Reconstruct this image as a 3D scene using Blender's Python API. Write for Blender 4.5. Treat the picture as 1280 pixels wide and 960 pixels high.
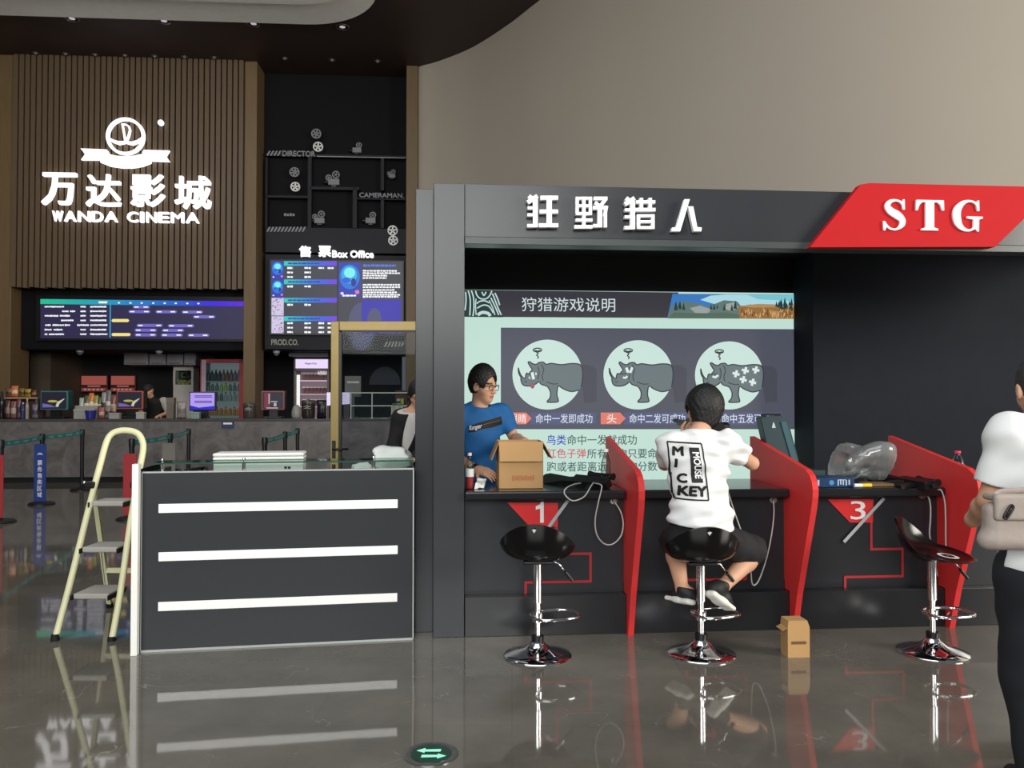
import bpy, bmesh, math, random
import numpy as np
from math import sin, cos, pi, radians, atan, atan2, sqrt
from mathutils import Vector, Matrix
from mathutils.bvhtree import BVHTree

for _o in list(bpy.data.objects):
    bpy.data.objects.remove(_o, do_unlink=True)
random.seed(7)
SC = bpy.context.scene
COL = SC.collection

# ------------------------------------------------------------------ camera
CAMZ = 1.45
FOC = 1000.0                      # focal length in pixels of the 1280x960 frame
PITCH = atan(0.020)
cam = bpy.data.cameras.new('camera')
cam.sensor_fit = 'HORIZONTAL'
cam.sensor_width = 36.0
cam.lens = 36.0 * FOC / 1280.0
cam.clip_start = 0.05
cam.clip_end = 200
camo = bpy.data.objects.new('camera', cam)
camo.location = (0, 0, CAMZ)
camo.rotation_euler = (pi / 2 + PITCH, 0, 0)
COL.objects.link(camo)
SC.camera = camo

# ------------------------------------------------------------------ world, daylight from the entrance behind the camera, plus added overhead lamps
SC.view_settings.view_transform = 'Standard'
SC.view_settings.look = 'None'
SC.view_settings.gamma = 1.0
SC.view_settings.use_curve_mapping = False
SC.view_settings.exposure = 0.0
w = bpy.data.worlds.new('world')
SC.world = w
w.use_nodes = True
WN = w.node_tree.nodes
WN['Background'].inputs['Color'].default_value = (0.80, 0.88, 1.0, 1)
WN['Background'].inputs['Strength'].default_value = 0.16


def area(name, loc, target, sx, sy, power, col):
    l = bpy.data.lights.new(name, 'AREA')
    l.shape = 'RECTANGLE'
    l.size, l.size_y = sx, sy
    l.energy = power
    l.color = col
    o = bpy.data.objects.new(name, l)
    o.location = loc
    d = Vector(target) - Vector(loc)
    o.rotation_euler = d.to_track_quat('-Z', 'Y').to_euler()
    COL.objects.link(o)
    return o


area('entrance_daylight', (-2.0, -9.0, 5.4), (0.5, 6, 1.6), 11.0, 5.2, 1500, (1.0, 1.0, 0.97))
area('side_daylight', (14.0, -1.5, 4.5), (4.0, 10.0, 3.0), 6.0, 4.5, 2200, (1.0, 0.94, 0.84))
area('hall_top_fill', (-1.0, 1.5, 8.4), (-0.5, 4.0, 0), 7.0, 5.0, 280, (0.95, 0.98, 1.0))  # unseen overhead lamp, added for top light on the hall
area('shop_fill', (-6.5, 9.5, 8.6), (-6.5, 14.0, 1.5), 7.0, 3.0, 330, (1.0, 0.96, 0.92))  # unseen lamp added to brighten the shop front and counter


# ------------------------------------------------------------------ projection helpers
def ray(px, py):
    u, v = px - 640.0, 480.0 - py
    return Vector((u, FOC * cos(PITCH) - v * sin(PITCH), FOC * sin(PITCH) + v * cos(PITCH)))


def at(px, py, Y):
    d = ray(px, py)
    return Vector((0, 0, CAMZ)) + d * (Y / d.y)


def gnd(px, py, z=0.0):
    d = ray(px, py)
    return Vector((0, 0, CAMZ)) + d * ((z - CAMZ) / d.z)


class Frame:
    def __init__(s, o, deg):
        s.o = Vector((o[0], o[1], 0))
        s.a = radians(deg)
        s.M = Matrix.Translation(s.o) @ Matrix.Rotation(s.a, 4, 'Z')
        s.I = s.M.inverted()

    def hit(s, px, py, yl):            # local x, z where the pixel ray meets the plane y = yl
        c = s.I @ Vector((0, 0, CAMZ))
        d = s.I.to_3x3() @ ray(px, py)
        p = c + d * ((yl - c.y) / d.y)
        return p.x, p.z

    def P(s, px, py, yl):
        x, z = s.hit(px, py, yl)
        return Vector((x, yl, z))

    def g(s, px, py, z=0.0):
        return s.I @ gnd(px, py, z)

    def l(s, p):
        return s.I @ Vector(p)


WF = Frame((0, 0), 0)
BF = Frame(gnd(541, 797.5)[:2], 4.5)       # game booth
DF = Frame(gnd(174.5, 815.7)[:2], 9.2)     # reception desk
SF = Frame((0, 0), 3.7)                    # cinema shop at the back


# ------------------------------------------------------------------ materials
def lin(c):
    out = []
    for v in c[:3]:
        v /= 255.0
        out.append(v / 12.92 if v <= 0.04045 else ((v + 0.055) / 1.055) ** 2.4)
    return (*out, 1.0)


MATS = {}


def mat(name, rgb, rough=0.5, metal=0.0, emit=0.0, spec=0.5, var=0.06, scale=9.0, bump=0.0, bscale=60.0,
        trans=0.0, ior=1.45, alpha=1.0, coat=0.0, stretch=None):
    if name in MATS:
        return MATS[name]
    m = bpy.data.materials.new(name)
    m.use_nodes = True
    nt = m.node_tree
    N, L = nt.nodes, nt.links
    b = N['Principled BSDF']
    c = lin(rgb)
    b.inputs['Base Color'].default_value = c
    b.inputs['Roughness'].default_value = rough
    b.inputs['Metallic'].default_value = metal
    b.inputs['Specular IOR Level'].default_value = spec
    b.inputs['IOR'].default_value = ior
    b.inputs['Transmission Weight'].default_value = trans
    b.inputs['Alpha'].default_value = alpha
    b.inputs['Coat Weight'].default_value = coat
    if emit > 0:
        b.inputs['Emission Color'].default_value = c
        b.inputs['Emission Strength'].default_value = emit
        b.inputs['Base Color'].default_value = (0.01, 0.01, 0.01, 1)
    if (var > 0 and emit == 0) or bump > 0:
        tc = N.new('ShaderNodeTexCoord')
        mp = N.new('ShaderNodeMapping')
        L.new(tc.outputs['Object'], mp.inputs['Vector'])
        if stretch:
            mp.inputs['Scale'].default_value = stretch
    if var > 0 and emit == 0:
        nz = N.new('ShaderNodeTexNoise')
        nz.inputs['Scale'].default_value = scale
        nz.inputs['Detail'].default_value = 4
        L.new(mp.outputs['Vector'], nz.inputs['Vector'])
        r = N.new('ShaderNodeMapRange')
        r.inputs['From Min'].default_value = 0.25
        r.inputs['From Max'].default_value = 0.75
        r.inputs['To Min'].default_value = 1 - var
        r.inputs['To Max'].default_value = 1 + var
        L.new(nz.outputs['Fac'], r.inputs['Value'])
        mx = N.new('ShaderNodeMix')
        mx.data_type = 'RGBA'
        mx.blend_type = 'MULTIPLY'
        mx.inputs['Factor'].default_value = 1
        mx.inputs['A'].default_value = c
        L.new(r.outputs['Result'], mx.inputs['B'])
        L.new(mx.outputs['Result'], b.inputs['Base Color'])
    if bump > 0:
        n2 = N.new('ShaderNodeTexNoise')
        n2.inputs['Scale'].default_value = bscale
        n2.inputs['Detail'].default_value = 5
        L.new(mp.outputs['Vector'], n2.inputs['Vector'])
        bp = N.new('ShaderNodeBump')
        bp.inputs['Strength'].default_value = bump
        bp.inputs['Distance'].default_value = 0.01
        L.new(n2.outputs['Fac'], bp.inputs['Height'])
        L.new(bp.outputs['Normal'], b.inputs['Normal'])
    MATS[name] = m
    return m


def glow(name, rgb, e=1.0):
    return mat('glow_' + name, rgb, emit=e, rough=0.4, var=0)


# ------------------------------------------------------------------ mesh building
OFF = {}


class MB:
    def __init__(s):
        s.bm = bmesh.new()
        s.mi = 0

    def _tag(s, faces):
        for f in faces:
            f.material_index = s.mi

    def face(s, pts):
        f = s.bm.faces.new([s.bm.verts.new(p) for p in pts])
        f.material_index = s.mi
        return f

    def box(s, a, b, bev=0.0, seg=2, M=None):
        x0, x1 = min(a[0], b[0]), max(a[0], b[0])
        y0, y1 = min(a[1], b[1]), max(a[1], b[1])
        z0, z1 = min(a[2], b[2]), max(a[2], b[2])
        co = [(x0, y0, z0), (x1, y0, z0), (x1, y1, z0), (x0, y1, z0), (x0, y0, z1), (x1, y0, z1), (x1, y1, z1), (x0, y1, z1)]
        v = [s.bm.verts.new(M @ Vector(c) if M else c) for c in co]
        fs = [s.bm.faces.new([v[i] for i in q]) for q in
              ((0, 3, 2, 1), (4, 5, 6, 7), (0, 1, 5, 4), (1, 2, 6, 5), (2, 3, 7, 6), (3, 0, 4, 7))]
        s._tag(fs)
        if bev > 0:
            es = list({e for f in fs for e in f.edges})
            r = bmesh.ops.bevel(s.bm, geom=es, offset=bev, segments=seg, affect='EDGES', profile=0.5)
            s._tag(r['faces'])
        return s

    def prism(s, poly, d0, d1, to=None, M=None):
        """poly of 2-D points extruded between depths d0 and d1. to(u, v, d) gives the 3-D point (default: x, y=d, z)"""
        to = to or (lambda u, v, d: Vector((u, d, v)))
        f = lambda p: M @ Vector(p) if M else Vector(p)
        A = [s.bm.verts.new(f(to(u, v, d0))) for u, v in poly]
        B = [s.bm.verts.new(f(to(u, v, d1))) for u, v in poly]
        n = len(poly)
        fs = [s.bm.faces.new(A), s.bm.faces.new(B[::-1])]
        for i in range(n):
            j = (i + 1) % n
            fs.append(s.bm.faces.new((A[j], A[i], B[i], B[j])))
        s._tag(fs)
        return s

    def tube(s, pts, r, n=10, closed=False, cap=True, squash=None):
        pts = [Vector(p) for p in pts]
        rs = r if isinstance(r, (list, tuple)) else [r] * len(pts)
        m = len(pts)
        T = []
        for i in range(m):
            if closed:
                t = pts[(i + 1) % m] - pts[i - 1]
            else:
                t = pts[min(i + 1, m - 1)] - pts[max(i - 1, 0)]
            T.append(t.normalized())
        up = Vector((0, 0, 1)) if abs(T[0].z) < 0.9 else Vector((0, 1, 0))
        nrm = (up - T[0] * up.dot(T[0])).normalized()
        rings = []
        for i in range(m):
            nrm = (nrm - T[i] * nrm.dot(T[i])).normalized()
            bi = T[i].cross(nrm)
            ring = []
            for k in range(n):
                a = 2 * pi * k / n
                q = squash or (1, 1)
                ring.append(s.bm.verts.new(pts[i] + (nrm * cos(a) * q[0] + bi * sin(a) * q[1]) * rs[i]))
            rings.append(ring)
        fs = []
        for i in range(m if closed else m - 1):
            A, B = rings[i], rings[(i + 1) % m]
            for k in range(n):
                fs.append(s.bm.faces.new((A[k], A[(k + 1) % n], B[(k + 1) % n], B[k])))
        if cap and not closed:
            fs.append(s.bm.faces.new(rings[0][::-1]))
            fs.append(s.bm.faces.new(rings[-1]))
        s._tag(fs)
        return s

    def bar(s, a, b, wx, wy, up=(0, 0, 1)):
        """rectangular bar from a to b"""
        a, b = Vector(a), Vector(b)
        t = (b - a).normalized()
        up = Vector(up)
        if abs(t.dot(up)) > 0.95:
            up = Vector((0, 1, 0))
        x = t.cross(up).normalized() * (wx / 2)
        y = x.cross(t).normalized() * (wy / 2)
        q = []
        for p in (a, b):
            q.append([s.bm.verts.new(p + x * i + y * j) for i, j in ((-1, -1), (1, -1), (1, 1), (-1, 1))])
        A, B = q
        fs = [s.bm.faces.new(A[::-1]), s.bm.faces.new(B)]
        for k in range(4):
            fs.append(s.bm.faces.new((A[k], A[(k + 1) % 4], B[(k + 1) % 4], B[k])))
        s._tag(fs)
        return s

    def lathe(s, prof, c=(0, 0, 0), n=24, M=None):
        c = Vector(c)
        rings = []
        for r, z in prof:
            if r < 1e-6:
                p = Vector((0, 0, z)) + c
                rings.append([s.bm.verts.new(M @ p if M else p)])
            else:
                ring = []
                for k in range(n):
                    a = 2 * pi * k / n
                    p = Vector((r * cos(a), r * sin(a), z)) + c
                    ring.append(s.bm.verts.new(M @ p if M else p))
                rings.append(ring)
        fs = []
        for A, B in zip(rings, rings[1:]):
            for k in range(n):
                j = (k + 1) % n
                if len(A) == 1 and len(B) == 1:
                    continue
                if len(A) == 1:
                    fs.append(s.bm.faces.new((A[0], B[k], B[j])))
                elif len(B) == 1:
                    fs.append(s.bm.faces.new((A[k], A[j], B[0])))
                else:
                    fs.append(s.bm.faces.new((A[k], A[j], B[j], B[k])))
        for R, fl in ((rings[0], True), (rings[-1], False)):
            if len(R) > 1:
                fs.append(s.bm.faces.new(R[::-1] if fl else R))
        s._tag(fs)
        return s

    def grid(s, fn, nu, nv, cu=False, cv=False):
        V = [[s.bm.verts.new(fn(i / (nu if cu else nu - 1), j / (nv if cv else nv - 1))) for j in range(nv)] for i in range(nu)]
        fs = []
        for i in range(nu if cu else nu - 1):
            for j in range(nv if cv else nv - 1):
                fs.append(s.bm.faces.new((V[i][j], V[(i + 1) % nu][j], V[(i + 1) % nu][(j + 1) % nv], V[i][(j + 1) % nv])))
        s._tag(fs)
        return V

    def ell(s, c, r, n=16, M=None):
        prof = [(sin(pi * i / (n // 2)), -cos(pi * i / (n // 2))) for i in range(n // 2 + 1)]
        prof[0] = (0, -1)
        prof[-1] = (0, 1)
        X = Matrix.Translation(Vector(c)) @ (M or Matrix()) @ Matrix.Diagonal((r[0], r[1], r[2], 1))
        return s.lathe(prof, n=n, M=X)

    def ribbon(s, pts, wd, d0, d1, M=None, to=None):
        """flat stroke of varying width along 2-D points, as a prism"""
        n = len(pts)
        ws = wd if isinstance(wd, (list, tuple)) else [wd] * n
        Lp, Rp = [], []
        for i in range(n):
            a, b = pts[max(i - 1, 0)], pts[min(i + 1, n - 1)]
            tx, ty = b[0] - a[0], b[1] - a[1]
            q = sqrt(tx * tx + ty * ty) or 1
            nx, ny = -ty / q * ws[i] / 2, tx / q * ws[i] / 2
            Lp.append((pts[i][0] + nx, pts[i][1] + ny))
            Rp.append((pts[i][0] - nx, pts[i][1] - ny))
        to = to or (lambda u, v, d: Vector((u, d, v)))
        f = lambda p: M @ Vector(p) if M else Vector(p)
        rows = [[s.bm.verts.new(f(to(*p, d))) for p in q] for q, d in ((Lp, d0), (Rp, d0), (Rp, d1), (Lp, d1))]
        fs = []
        for i in range(n - 1):
            for k in range(4):
                A, B = rows[k], rows[(k + 1) % 4]
                fs.append(s.bm.faces.new((A[i], A[i + 1], B[i + 1], B[i])))
        fs.append(s.bm.faces.new([rows[k][0] for k in range(4)]))
        fs.append(s.bm.faces.new([rows[k][-1] for k in (3, 2, 1, 0)]))
        s._tag(fs)
        return s

    def addmesh(s, me, fn):
        vs = [s.bm.verts.new(fn(v.co)) for v in me.vertices]
        fs = []
        for p in me.polygons:
            try:
                fs.append(s.bm.faces.new([vs[i] for i in p.vertices]))
            except ValueError:
                pass
        s._tag(fs)
        return s

    def build(s, name, mats, parent=None, smooth=False, base=None, frame=None, recalc=True, angle=None):
        off = OFF.get(parent.name, Vector()) if parent else Vector(base or (0, 0, 0))
        if off.length:
            bmesh.ops.translate(s.bm, verts=s.bm.verts, vec=-off)
        if recalc:
            bmesh.ops.recalc_face_normals(s.bm, faces=s.bm.faces)
        me = bpy.data.meshes.new(name)
        s.bm.to_mesh(me)
        s.bm.free()
        for m in (mats if isinstance(mats, (list, tuple)) else [mats]):
            me.materials.append(m)
        if smooth:
            me.shade_smooth()
            if angle:
                me.set_sharp_from_angle(angle=radians(angle))
        o = bpy.data.objects.new(name, me)
        COL.objects.link(o)
        if parent:
            o.parent = parent
            OFF[o.name] = off
        else:
            o.matrix_world = (frame or WF).M @ Matrix.Translation(off)
            OFF[o.name] = off
        return o


def tag(o, label=None, cat=None, group=None, kind=None):
    for k, v in (('label', label), ('category', cat), ('group', group), ('kind', kind)):
        if v:
            o[k] = v
    return o


def thing(name, label, cat, base=(0, 0, 0), frame=None, group=None, rz=None):
    """Empty at the thing's base. With rz given, parts are modelled round the origin; else in the frame's coordinates."""
    o = bpy.data.objects.new(name, None)
    o.empty_display_size = 0.1
    COL.objects.link(o)
    o.matrix_world = (frame or WF).M @ Matrix.Translation(Vector(base)) @ Matrix.Rotation(rz or 0, 4, 'Z')
    OFF[o.name] = Vector(base) if rz is None else Vector()
    return tag(o, label, cat, group)


def plabel(o, label):
    o['label'] = label
    return o


def struct(name, mb, m, frame=None, **k):
    o = mb.build(name, m, frame=frame, **k)
    o['kind'] = 'structure'
    return o


def copy_tree(o, parent=None):
    c = o.copy()
    COL.objects.link(c)
    if parent:
        c.parent = parent
    OFF[c.name] = OFF.get(o.name, Vector())
    for ch in [x for x in bpy.data.objects if x.parent == o]:
        copy_tree(ch, c)
    return c


# ------------------------------------------------------------------ lettering
def text_mesh(body, offset=0.0, res=3, spacing=1.0, shear=0.0):
    c = bpy.data.curves.new('t', 'FONT')
    c.body = body
    c.size = 1
    c.resolution_u = res
    c.offset = offset
    c.space_character = spacing
    c.shear = shear
    o = bpy.data.objects.new('t', c)
    COL.objects.link(o)
    dg = bpy.context.evaluated_depsgraph_get()
    me = bpy.data.meshes.new_from_object(o.evaluated_get(dg))
    bpy.data.objects.remove(o)
    bpy.data.curves.remove(c)
    bm = bmesh.new()
    bm.from_mesh(me)
    bmesh.ops.remove_doubles(bm, verts=bm.verts, dist=1e-5)
    bm.to_mesh(me)
    bm.free()
    return me


def fit_text(mb, body, x0, x1, z0, z1, y0, y1=None, offset=0.0, res=3, spacing=1.0, shear=0.0, to=None):
    """lettering filling the box x0..x1, z0..z1 in the plane y0; solid between y0 and y1 (a front sheet y0 nearer the viewer).
    offset thickens the strokes by laying shifted copies over each other"""
    me = text_mesh(body, 0.0, res, spacing, shear)
    co = np.array([v.co[:] for v in me.vertices])
    a, b = co.min(0) - offset, co.max(0) + offset
    sx = (x1 - x0) / max(b[0] - a[0], 1e-6)
    sz = (z1 - z0) / max(b[1] - a[1], 1e-6)
    to = to or (lambda x, z, y: Vector((x, y, z)))
    m2 = me
    if y1 is not None:
        bm = bmesh.new()
        bm.from_mesh(me)
        r = bmesh.ops.extrude_face_region(bm, geom=bm.faces[:])
        vs = [g for g in r['geom'] if isinstance(g, bmesh.types.BMVert)]
        bmesh.ops.translate(bm, verts=vs, vec=(0, 0, -1))
        m2 = bpy.data.meshes.new('t')
        bm.to_mesh(m2)
        bm.free()
    sh = [(0, 0)]
    if offset > .012:
        sh = [(offset * cos(q), offset * sin(q)) for q in [2 * pi * i / 8 for i in range(8)]]
    elif offset > 0:
        sh = [(-offset, -offset), (offset, offset), (-offset, offset), (offset, -offset)]
    for i, (dx, dz) in enumerate(sh):
        e = -.0003 * i if y1 is None else (y1 - y0) * .004 * i
        mb.addmesh(m2, lambda v: to(x0 + (v[0] + dx - a[0]) * sx, z0 + (v[1] + dz - a[1]) * sz, y0 + e + (0 if y1 is None else (y1 - y0) * (-v[2]))))
    if m2 is not me:
        bpy.data.meshes.remove(m2)
    bpy.data.meshes.remove(me)
    return mb


def px_text(mb, F, body, p0, p1, y, depth=None, **k):
    """lettering filling the pixel box p0 (left, top) .. p1 (right, bottom) on the plane y of frame F"""
    xa, za = F.hit(p0[0], p0[1], y)
    xb, zb = F.hit(p1[0], p1[1], y)
    return fit_text(mb, body, xa, xb, zb, za, y, None if depth is None else y + depth, **k)


def px_rect(mb, F, p0, p1, y0, y1, bev=0):
    xa, za = F.hit(p0[0], p0[1], y0)
    xb, zb = F.hit(p1[0], p1[1], y0)
    return mb.box((xa, y0, zb), (xb, y1, za), bev)


def px_poly(mb, F, pts, y0, y1):
    return mb.prism([F.hit(*p, y0) for p in pts], y0, y1)


def px_line(mb, F, pts, wpx, y0, y1):
    q = [F.hit(*p, y0) for p in pts]
    a = F.hit(pts[0][0], pts[0][1], y0)
    b = F.hit(pts[0][0] + 1, pts[0][1], y0)
    sc = abs(b[0] - a[0])
    ws = [v * sc for v in wpx] if isinstance(wpx, (list, tuple)) else wpx * sc
    return mb.ribbon(q, ws, y0, y1)


def oval(cx, cy, rx, ry, n=32, a0=0, a1=2 * pi):
    return [(cx + rx * cos(a0 + (a1 - a0) * i / n), cy + ry * sin(a0 + (a1 - a0) * i / n)) for i in range(n)]

# ------------------------------------------------------------------ shared materials
def glass_mat(name, tint, refl=0.5, rough=0.02, base=0.03, milk=0.0):
    m = bpy.data.materials.new(name)
    m.use_nodes = True
    nt = m.node_tree
    N, L = nt.nodes, nt.links
    N.remove(N['Principled BSDF'])
    t = N.new('ShaderNodeBsdfTransparent')
    t.inputs['Color'].default_value = lin(tint)
    g = N.new('ShaderNodeBsdfGlossy')
    g.inputs['Roughness'].default_value = rough
    lw = N.new('ShaderNodeLayerWeight')
    lw.inputs['Blend'].default_value = 0.25
    mr = N.new('ShaderNodeMapRange')
    mr.inputs['From Min'].default_value = 0.08
    mr.inputs['To Min'].default_value = base
    mr.inputs['To Max'].default_value = refl
    L.new(lw.outputs['Fresnel'], mr.inputs['Value'])
    mx = N.new('ShaderNodeMixShader')
    L.new(mr.outputs['Result'], mx.inputs['Fac'])
    L.new(t.outputs[0], mx.inputs[1])
    L.new(g.outputs[0], mx.inputs[2])
    if milk:
        df = N.new('ShaderNodeBsdfDiffuse')
        df.inputs['Color'].default_value = (0.85, 0.87, 0.86, 1)
        m2 = N.new('ShaderNodeMixShader')
        m2.inputs['Fac'].default_value = milk
        L.new(mx.outputs[0], m2.inputs[1])
        L.new(df.outputs[0], m2.inputs[2])
        mx = m2
    L.new(mx.outputs[0], N['Material Output'].inputs['Surface'])
    return m


def floor_mat():
    m = bpy.data.materials.new('polished_stone_tiles')
    m.use_nodes = True
    nt = m.node_tree
    N, L = nt.nodes, nt.links
    b = N['Principled BSDF']
    tc = N.new('ShaderNodeTexCoord')
    br = N.new('ShaderNodeTexBrick')
    br.offset = 0
    br.inputs['Scale'].default_value = 1.0
    br.inputs['Brick Width'].default_value = 0.9
    br.inputs['Row Height'].default_value = 0.9
    br.inputs['Mortar Size'].default_value = 0.0022
    br.inputs['Color1'].default_value = lin((102, 98, 90))
    br.inputs['Color2'].default_value = lin((106, 102, 94))
    br.inputs['Mortar'].default_value = lin((98, 94, 87))
    L.new(tc.outputs['Object'], br.inputs['Vector'])
    # cloudy stone
    nz = N.new('ShaderNodeTexNoise')
    nz.inputs['Scale'].default_value = 1.3
    nz.inputs['Detail'].default_value = 8
    nz.inputs['Roughness'].default_value = 0.65
    L.new(tc.outputs['Object'], nz.inputs['Vector'])
    r = N.new('ShaderNodeMapRange')
    r.inputs['From Min'].default_value = 0.3
    r.inputs['From Max'].default_value = 0.7
    r.inputs['To Min'].default_value = 0.72
    r.inputs['To Max'].default_value = 1.25
    L.new(nz.outputs['Fac'], r.inputs['Value'])
    mx = N.new('ShaderNodeMix')
    mx.data_type = 'RGBA'
    mx.blend_type = 'MULTIPLY'
    mx.inputs['Factor'].default_value = 1
    L.new(br.outputs['Color'], mx.inputs['A'])
    L.new(r.outputs['Result'], mx.inputs['B'])
    # thin pale veins
    wv = N.new('ShaderNodeTexNoise')
    wv.inputs['Scale'].default_value = 1.7
    wv.inputs['Detail'].default_value = 3
    wv.inputs['Distortion'].default_value = 1.6
    L.new(tc.outputs['Object'], wv.inputs['Vector'])
    sb = N.new('ShaderNodeMath')
    sb.operation = 'SUBTRACT'
    sb.inputs[1].default_value = 0.5
    L.new(wv.outputs['Fac'], sb.inputs[0])
    ab = N.new('ShaderNodeMath')
    ab.operation = 'ABSOLUTE'
    L.new(sb.outputs[0], ab.inputs[0])
    vr = N.new('ShaderNodeMapRange')
    vr.inputs['From Min'].default_value = 0.0
    vr.inputs['From Max'].default_value = 0.0035
    vr.inputs['To Min'].default_value = 1.0
    vr.inputs['To Max'].default_value = 0.0
    L.new(ab.outputs[0], vr.inputs['Value'])
    gate = N.new('ShaderNodeTexNoise')
    gate.inputs['Scale'].default_value = 3.1
    L.new(tc.outputs['Object'], gate.inputs['Vector'])
    gr = N.new('ShaderNodeMapRange')
    gr.inputs['From Min'].default_value = 0.52
    gr.inputs['From Max'].default_value = 0.72
    gr.inputs['To Max'].default_value = 0.55
    L.new(gate.outputs['Fac'], gr.inputs['Value'])
    mu = N.new('ShaderNodeMath')
    mu.operation = 'MULTIPLY'
    L.new(vr.outputs['Result'], mu.inputs[0])
    L.new(gr.outputs['Result'], mu.inputs[1])
    m2 = N.new('ShaderNodeMix')
    m2.data_type = 'RGBA'
    m2.inputs['B'].default_value = lin((190, 185, 175))
    L.new(mu.outputs[0], m2.inputs['Factor'])
    L.new(mx.outputs['Result'], m2.inputs['A'])
    L.new(m2.outputs['Result'], b.inputs['Base Color'])
    b.inputs['Roughness'].default_value = 0.045
    b.inputs['IOR'].default_value = 1.9
    b.inputs['Specular IOR Level'].default_value = 0.5
    n3 = N.new('ShaderNodeTexNoise')
    n3.inputs['Scale'].default_value = 2.2
    L.new(tc.outputs['Object'], n3.inputs['Vector'])
    bp = N.new('ShaderNodeBump')
    bp.inputs['Strength'].default_value = 0.03
    bp.inputs['Distance'].default_value = 0.02
    L.new(n3.outputs['Fac'], bp.inputs['Height'])
    L.new(bp.outputs['Normal'], b.inputs['Normal'])
    return m


M_floor = floor_mat()
M_soffit = mat('dark_brown_soffit', (52, 38, 34), rough=0.55, var=0.15, scale=1.5)
M_tray = mat('pale_ceiling_tray', (232, 232, 226), rough=0.8, var=0.04)
M_grey_wall = mat('grey_plaster_wall', (176, 167, 154), rough=0.85, var=0.025, scale=0.6, bump=0.03, bscale=6)
M_wood = mat('brown_wood', (106, 86, 58), rough=0.5, var=0.13, scale=4, stretch=(9, 9, 0.5))
M_wood_slat = mat('brown_wood_slats', (94, 78, 59), rough=0.5, var=0.15, scale=5, stretch=(12, 12, 0.4))
M_wood_dark = mat('dark_brown_wood', (86, 58, 36), rough=0.5, var=0.12, scale=4, stretch=(9, 9, 0.5))
M_black_panel = mat('dark_shop_panel', (15, 15, 19), rough=0.7, var=0.1, spec=0.2)
M_dark = mat('dark_back_wall', (26, 26, 30), rough=0.7, var=0.15)
M_black = mat('black_plastic', (20, 20, 22), rough=0.35, var=0.08)
M_black_matte = mat('black_matte', (16, 16, 17), rough=0.7, var=0.1)
M_chrome = mat('chrome', (225, 225, 228), rough=0.08, metal=1.0, var=0.02)
M_white = mat('white_plastic', (232, 232, 228), rough=0.45, var=0.02)
M_grey = mat('grey_plastic', (120, 120, 120), rough=0.5, var=0.05)
M_clear = glass_mat('clear_glass', (238, 246, 244), 0.6)
M_sign_white = glow('sign_white', (255, 252, 255), 1.35)
M_text_white = glow('text_white', (245, 245, 250), 1.0)

# ------------------------------------------------------------------ room shell
CEIL = 8.83
mb = MB()
mb.box((-30, -14, -0.1), (22, 24, 0))
struct('floor', mb, M_floor)

mb = MB()
mb.box((-30, 5.5, CEIL), (22, 24, CEIL + 0.2))
struct('ceiling', mb, M_soffit)

# rounded pale panel in the ceiling, its edge 12 cm proud
def tray():
    c = [gnd(455, 0, CEIL), gnd(330, 22, CEIL)]
    a = SF.l(gnd(0, 13, CEIL))
    b = SF.l(gnd(330, 22, CEIL))
    yb = (a.y + b.y) / 2
    xr = SF.l(gnd(452, 2, CEIL)).x + 0.35
    R = 1.5
    p = [(-22, yb), (xr - R, yb)]
    p += [(xr - R + R * sin(t), yb - R + R * cos(t)) for t in [i * pi / 24 for i in range(1, 13)]]
    p += [(xr, yb - 7), (-22, yb - 7)]
    m = MB()
    m.prism(p, CEIL - 0.10, CEIL + 0.01, to=lambda u, v, d: Vector((u, v, d)))
    struct('trim_1', m, M_tray, frame=SF)
    # slim step inside it
    m = MB()
    q = [(-22, yb - 0.9), (xr - R, yb - 0.9)]
    q += [(xr - R + (R - 0.6) * sin(t), yb - R + (R - 0.9) * cos(t)) for t in [i * pi / 24 for i in range(1, 13)]]
    q += [(xr - 0.6, yb - 6.2), (-22, yb - 6.2)]
    m.prism(q, CEIL - 0.16, CEIL - 0.10, to=lambda u, v, d: Vector((u, v, d)))
    struct('trim_2', m, M_tray, frame=SF)


tray()

# curved grey wall on the right, running from the shop front forward
wp = [(-2.13, 17.9), (-2.12, 17.62), (-1.62, 17.3), (-0.83, 16.6), (-0.05, 15.55), (0.5, 14.65), (1.5, 13.1), (3.0, 11.2), (5.0, 9.4), (8.0, 7.6), (11, 6.2), (13, 4.0)]
fine = []
for i in range(len(wp) - 1):
    p0, p1, p2, p3 = wp[max(i - 1, 0)], wp[i], wp[i + 1], wp[min(i + 2, len(wp) - 1)]
    for k in range(5):
        t = k / 5
        fine.append(tuple(0.5 * ((2 * p1[j]) + (-p0[j] + p2[j]) * t + (2 * p0[j] - 5 * p1[j] + 4 * p2[j] - p3[j]) * t * t
                                 + (-p0[j] + 3 * p1[j] - 3 * p2[j] + p3[j]) * t ** 3) for j in (0, 1)))
fine = wp[:1] + fine[5:] + [wp[-1]]
mb = MB()
mb.ribbon([(x + 0.1, y + 0.1) for x, y in fine], 0.28, 0, CEIL, to=lambda u, v, d: Vector((u, v, d)))
struct('wall_right', mb, M_grey_wall, smooth=True, angle=40)

# left side wall and the rear, both beyond the frame
mb = MB()
mb.box((-16.2, -14, 0), (-16, 20, CEIL))
struct('wall_left', mb, mat('brown_side_wall', (90, 74, 60), rough=0.7))

YS = 17.62          # slat and column front plane in the shop frame
YB = 18.02          # recessed display plane


def sx(px, y, py=300):
    return SF.hit(px, py, y)[0]


def sz(px, py, y):
    return SF.hit(px, py, y)[1]


z_slat = sz(160, 360, YS)
z_head = sz(170, 437, YB)
mb = MB()
mb.box((-16, 20.6, 0), (-1.5, 20.8, CEIL))
struct('wall_back', mb, M_dark, frame=SF)
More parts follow.
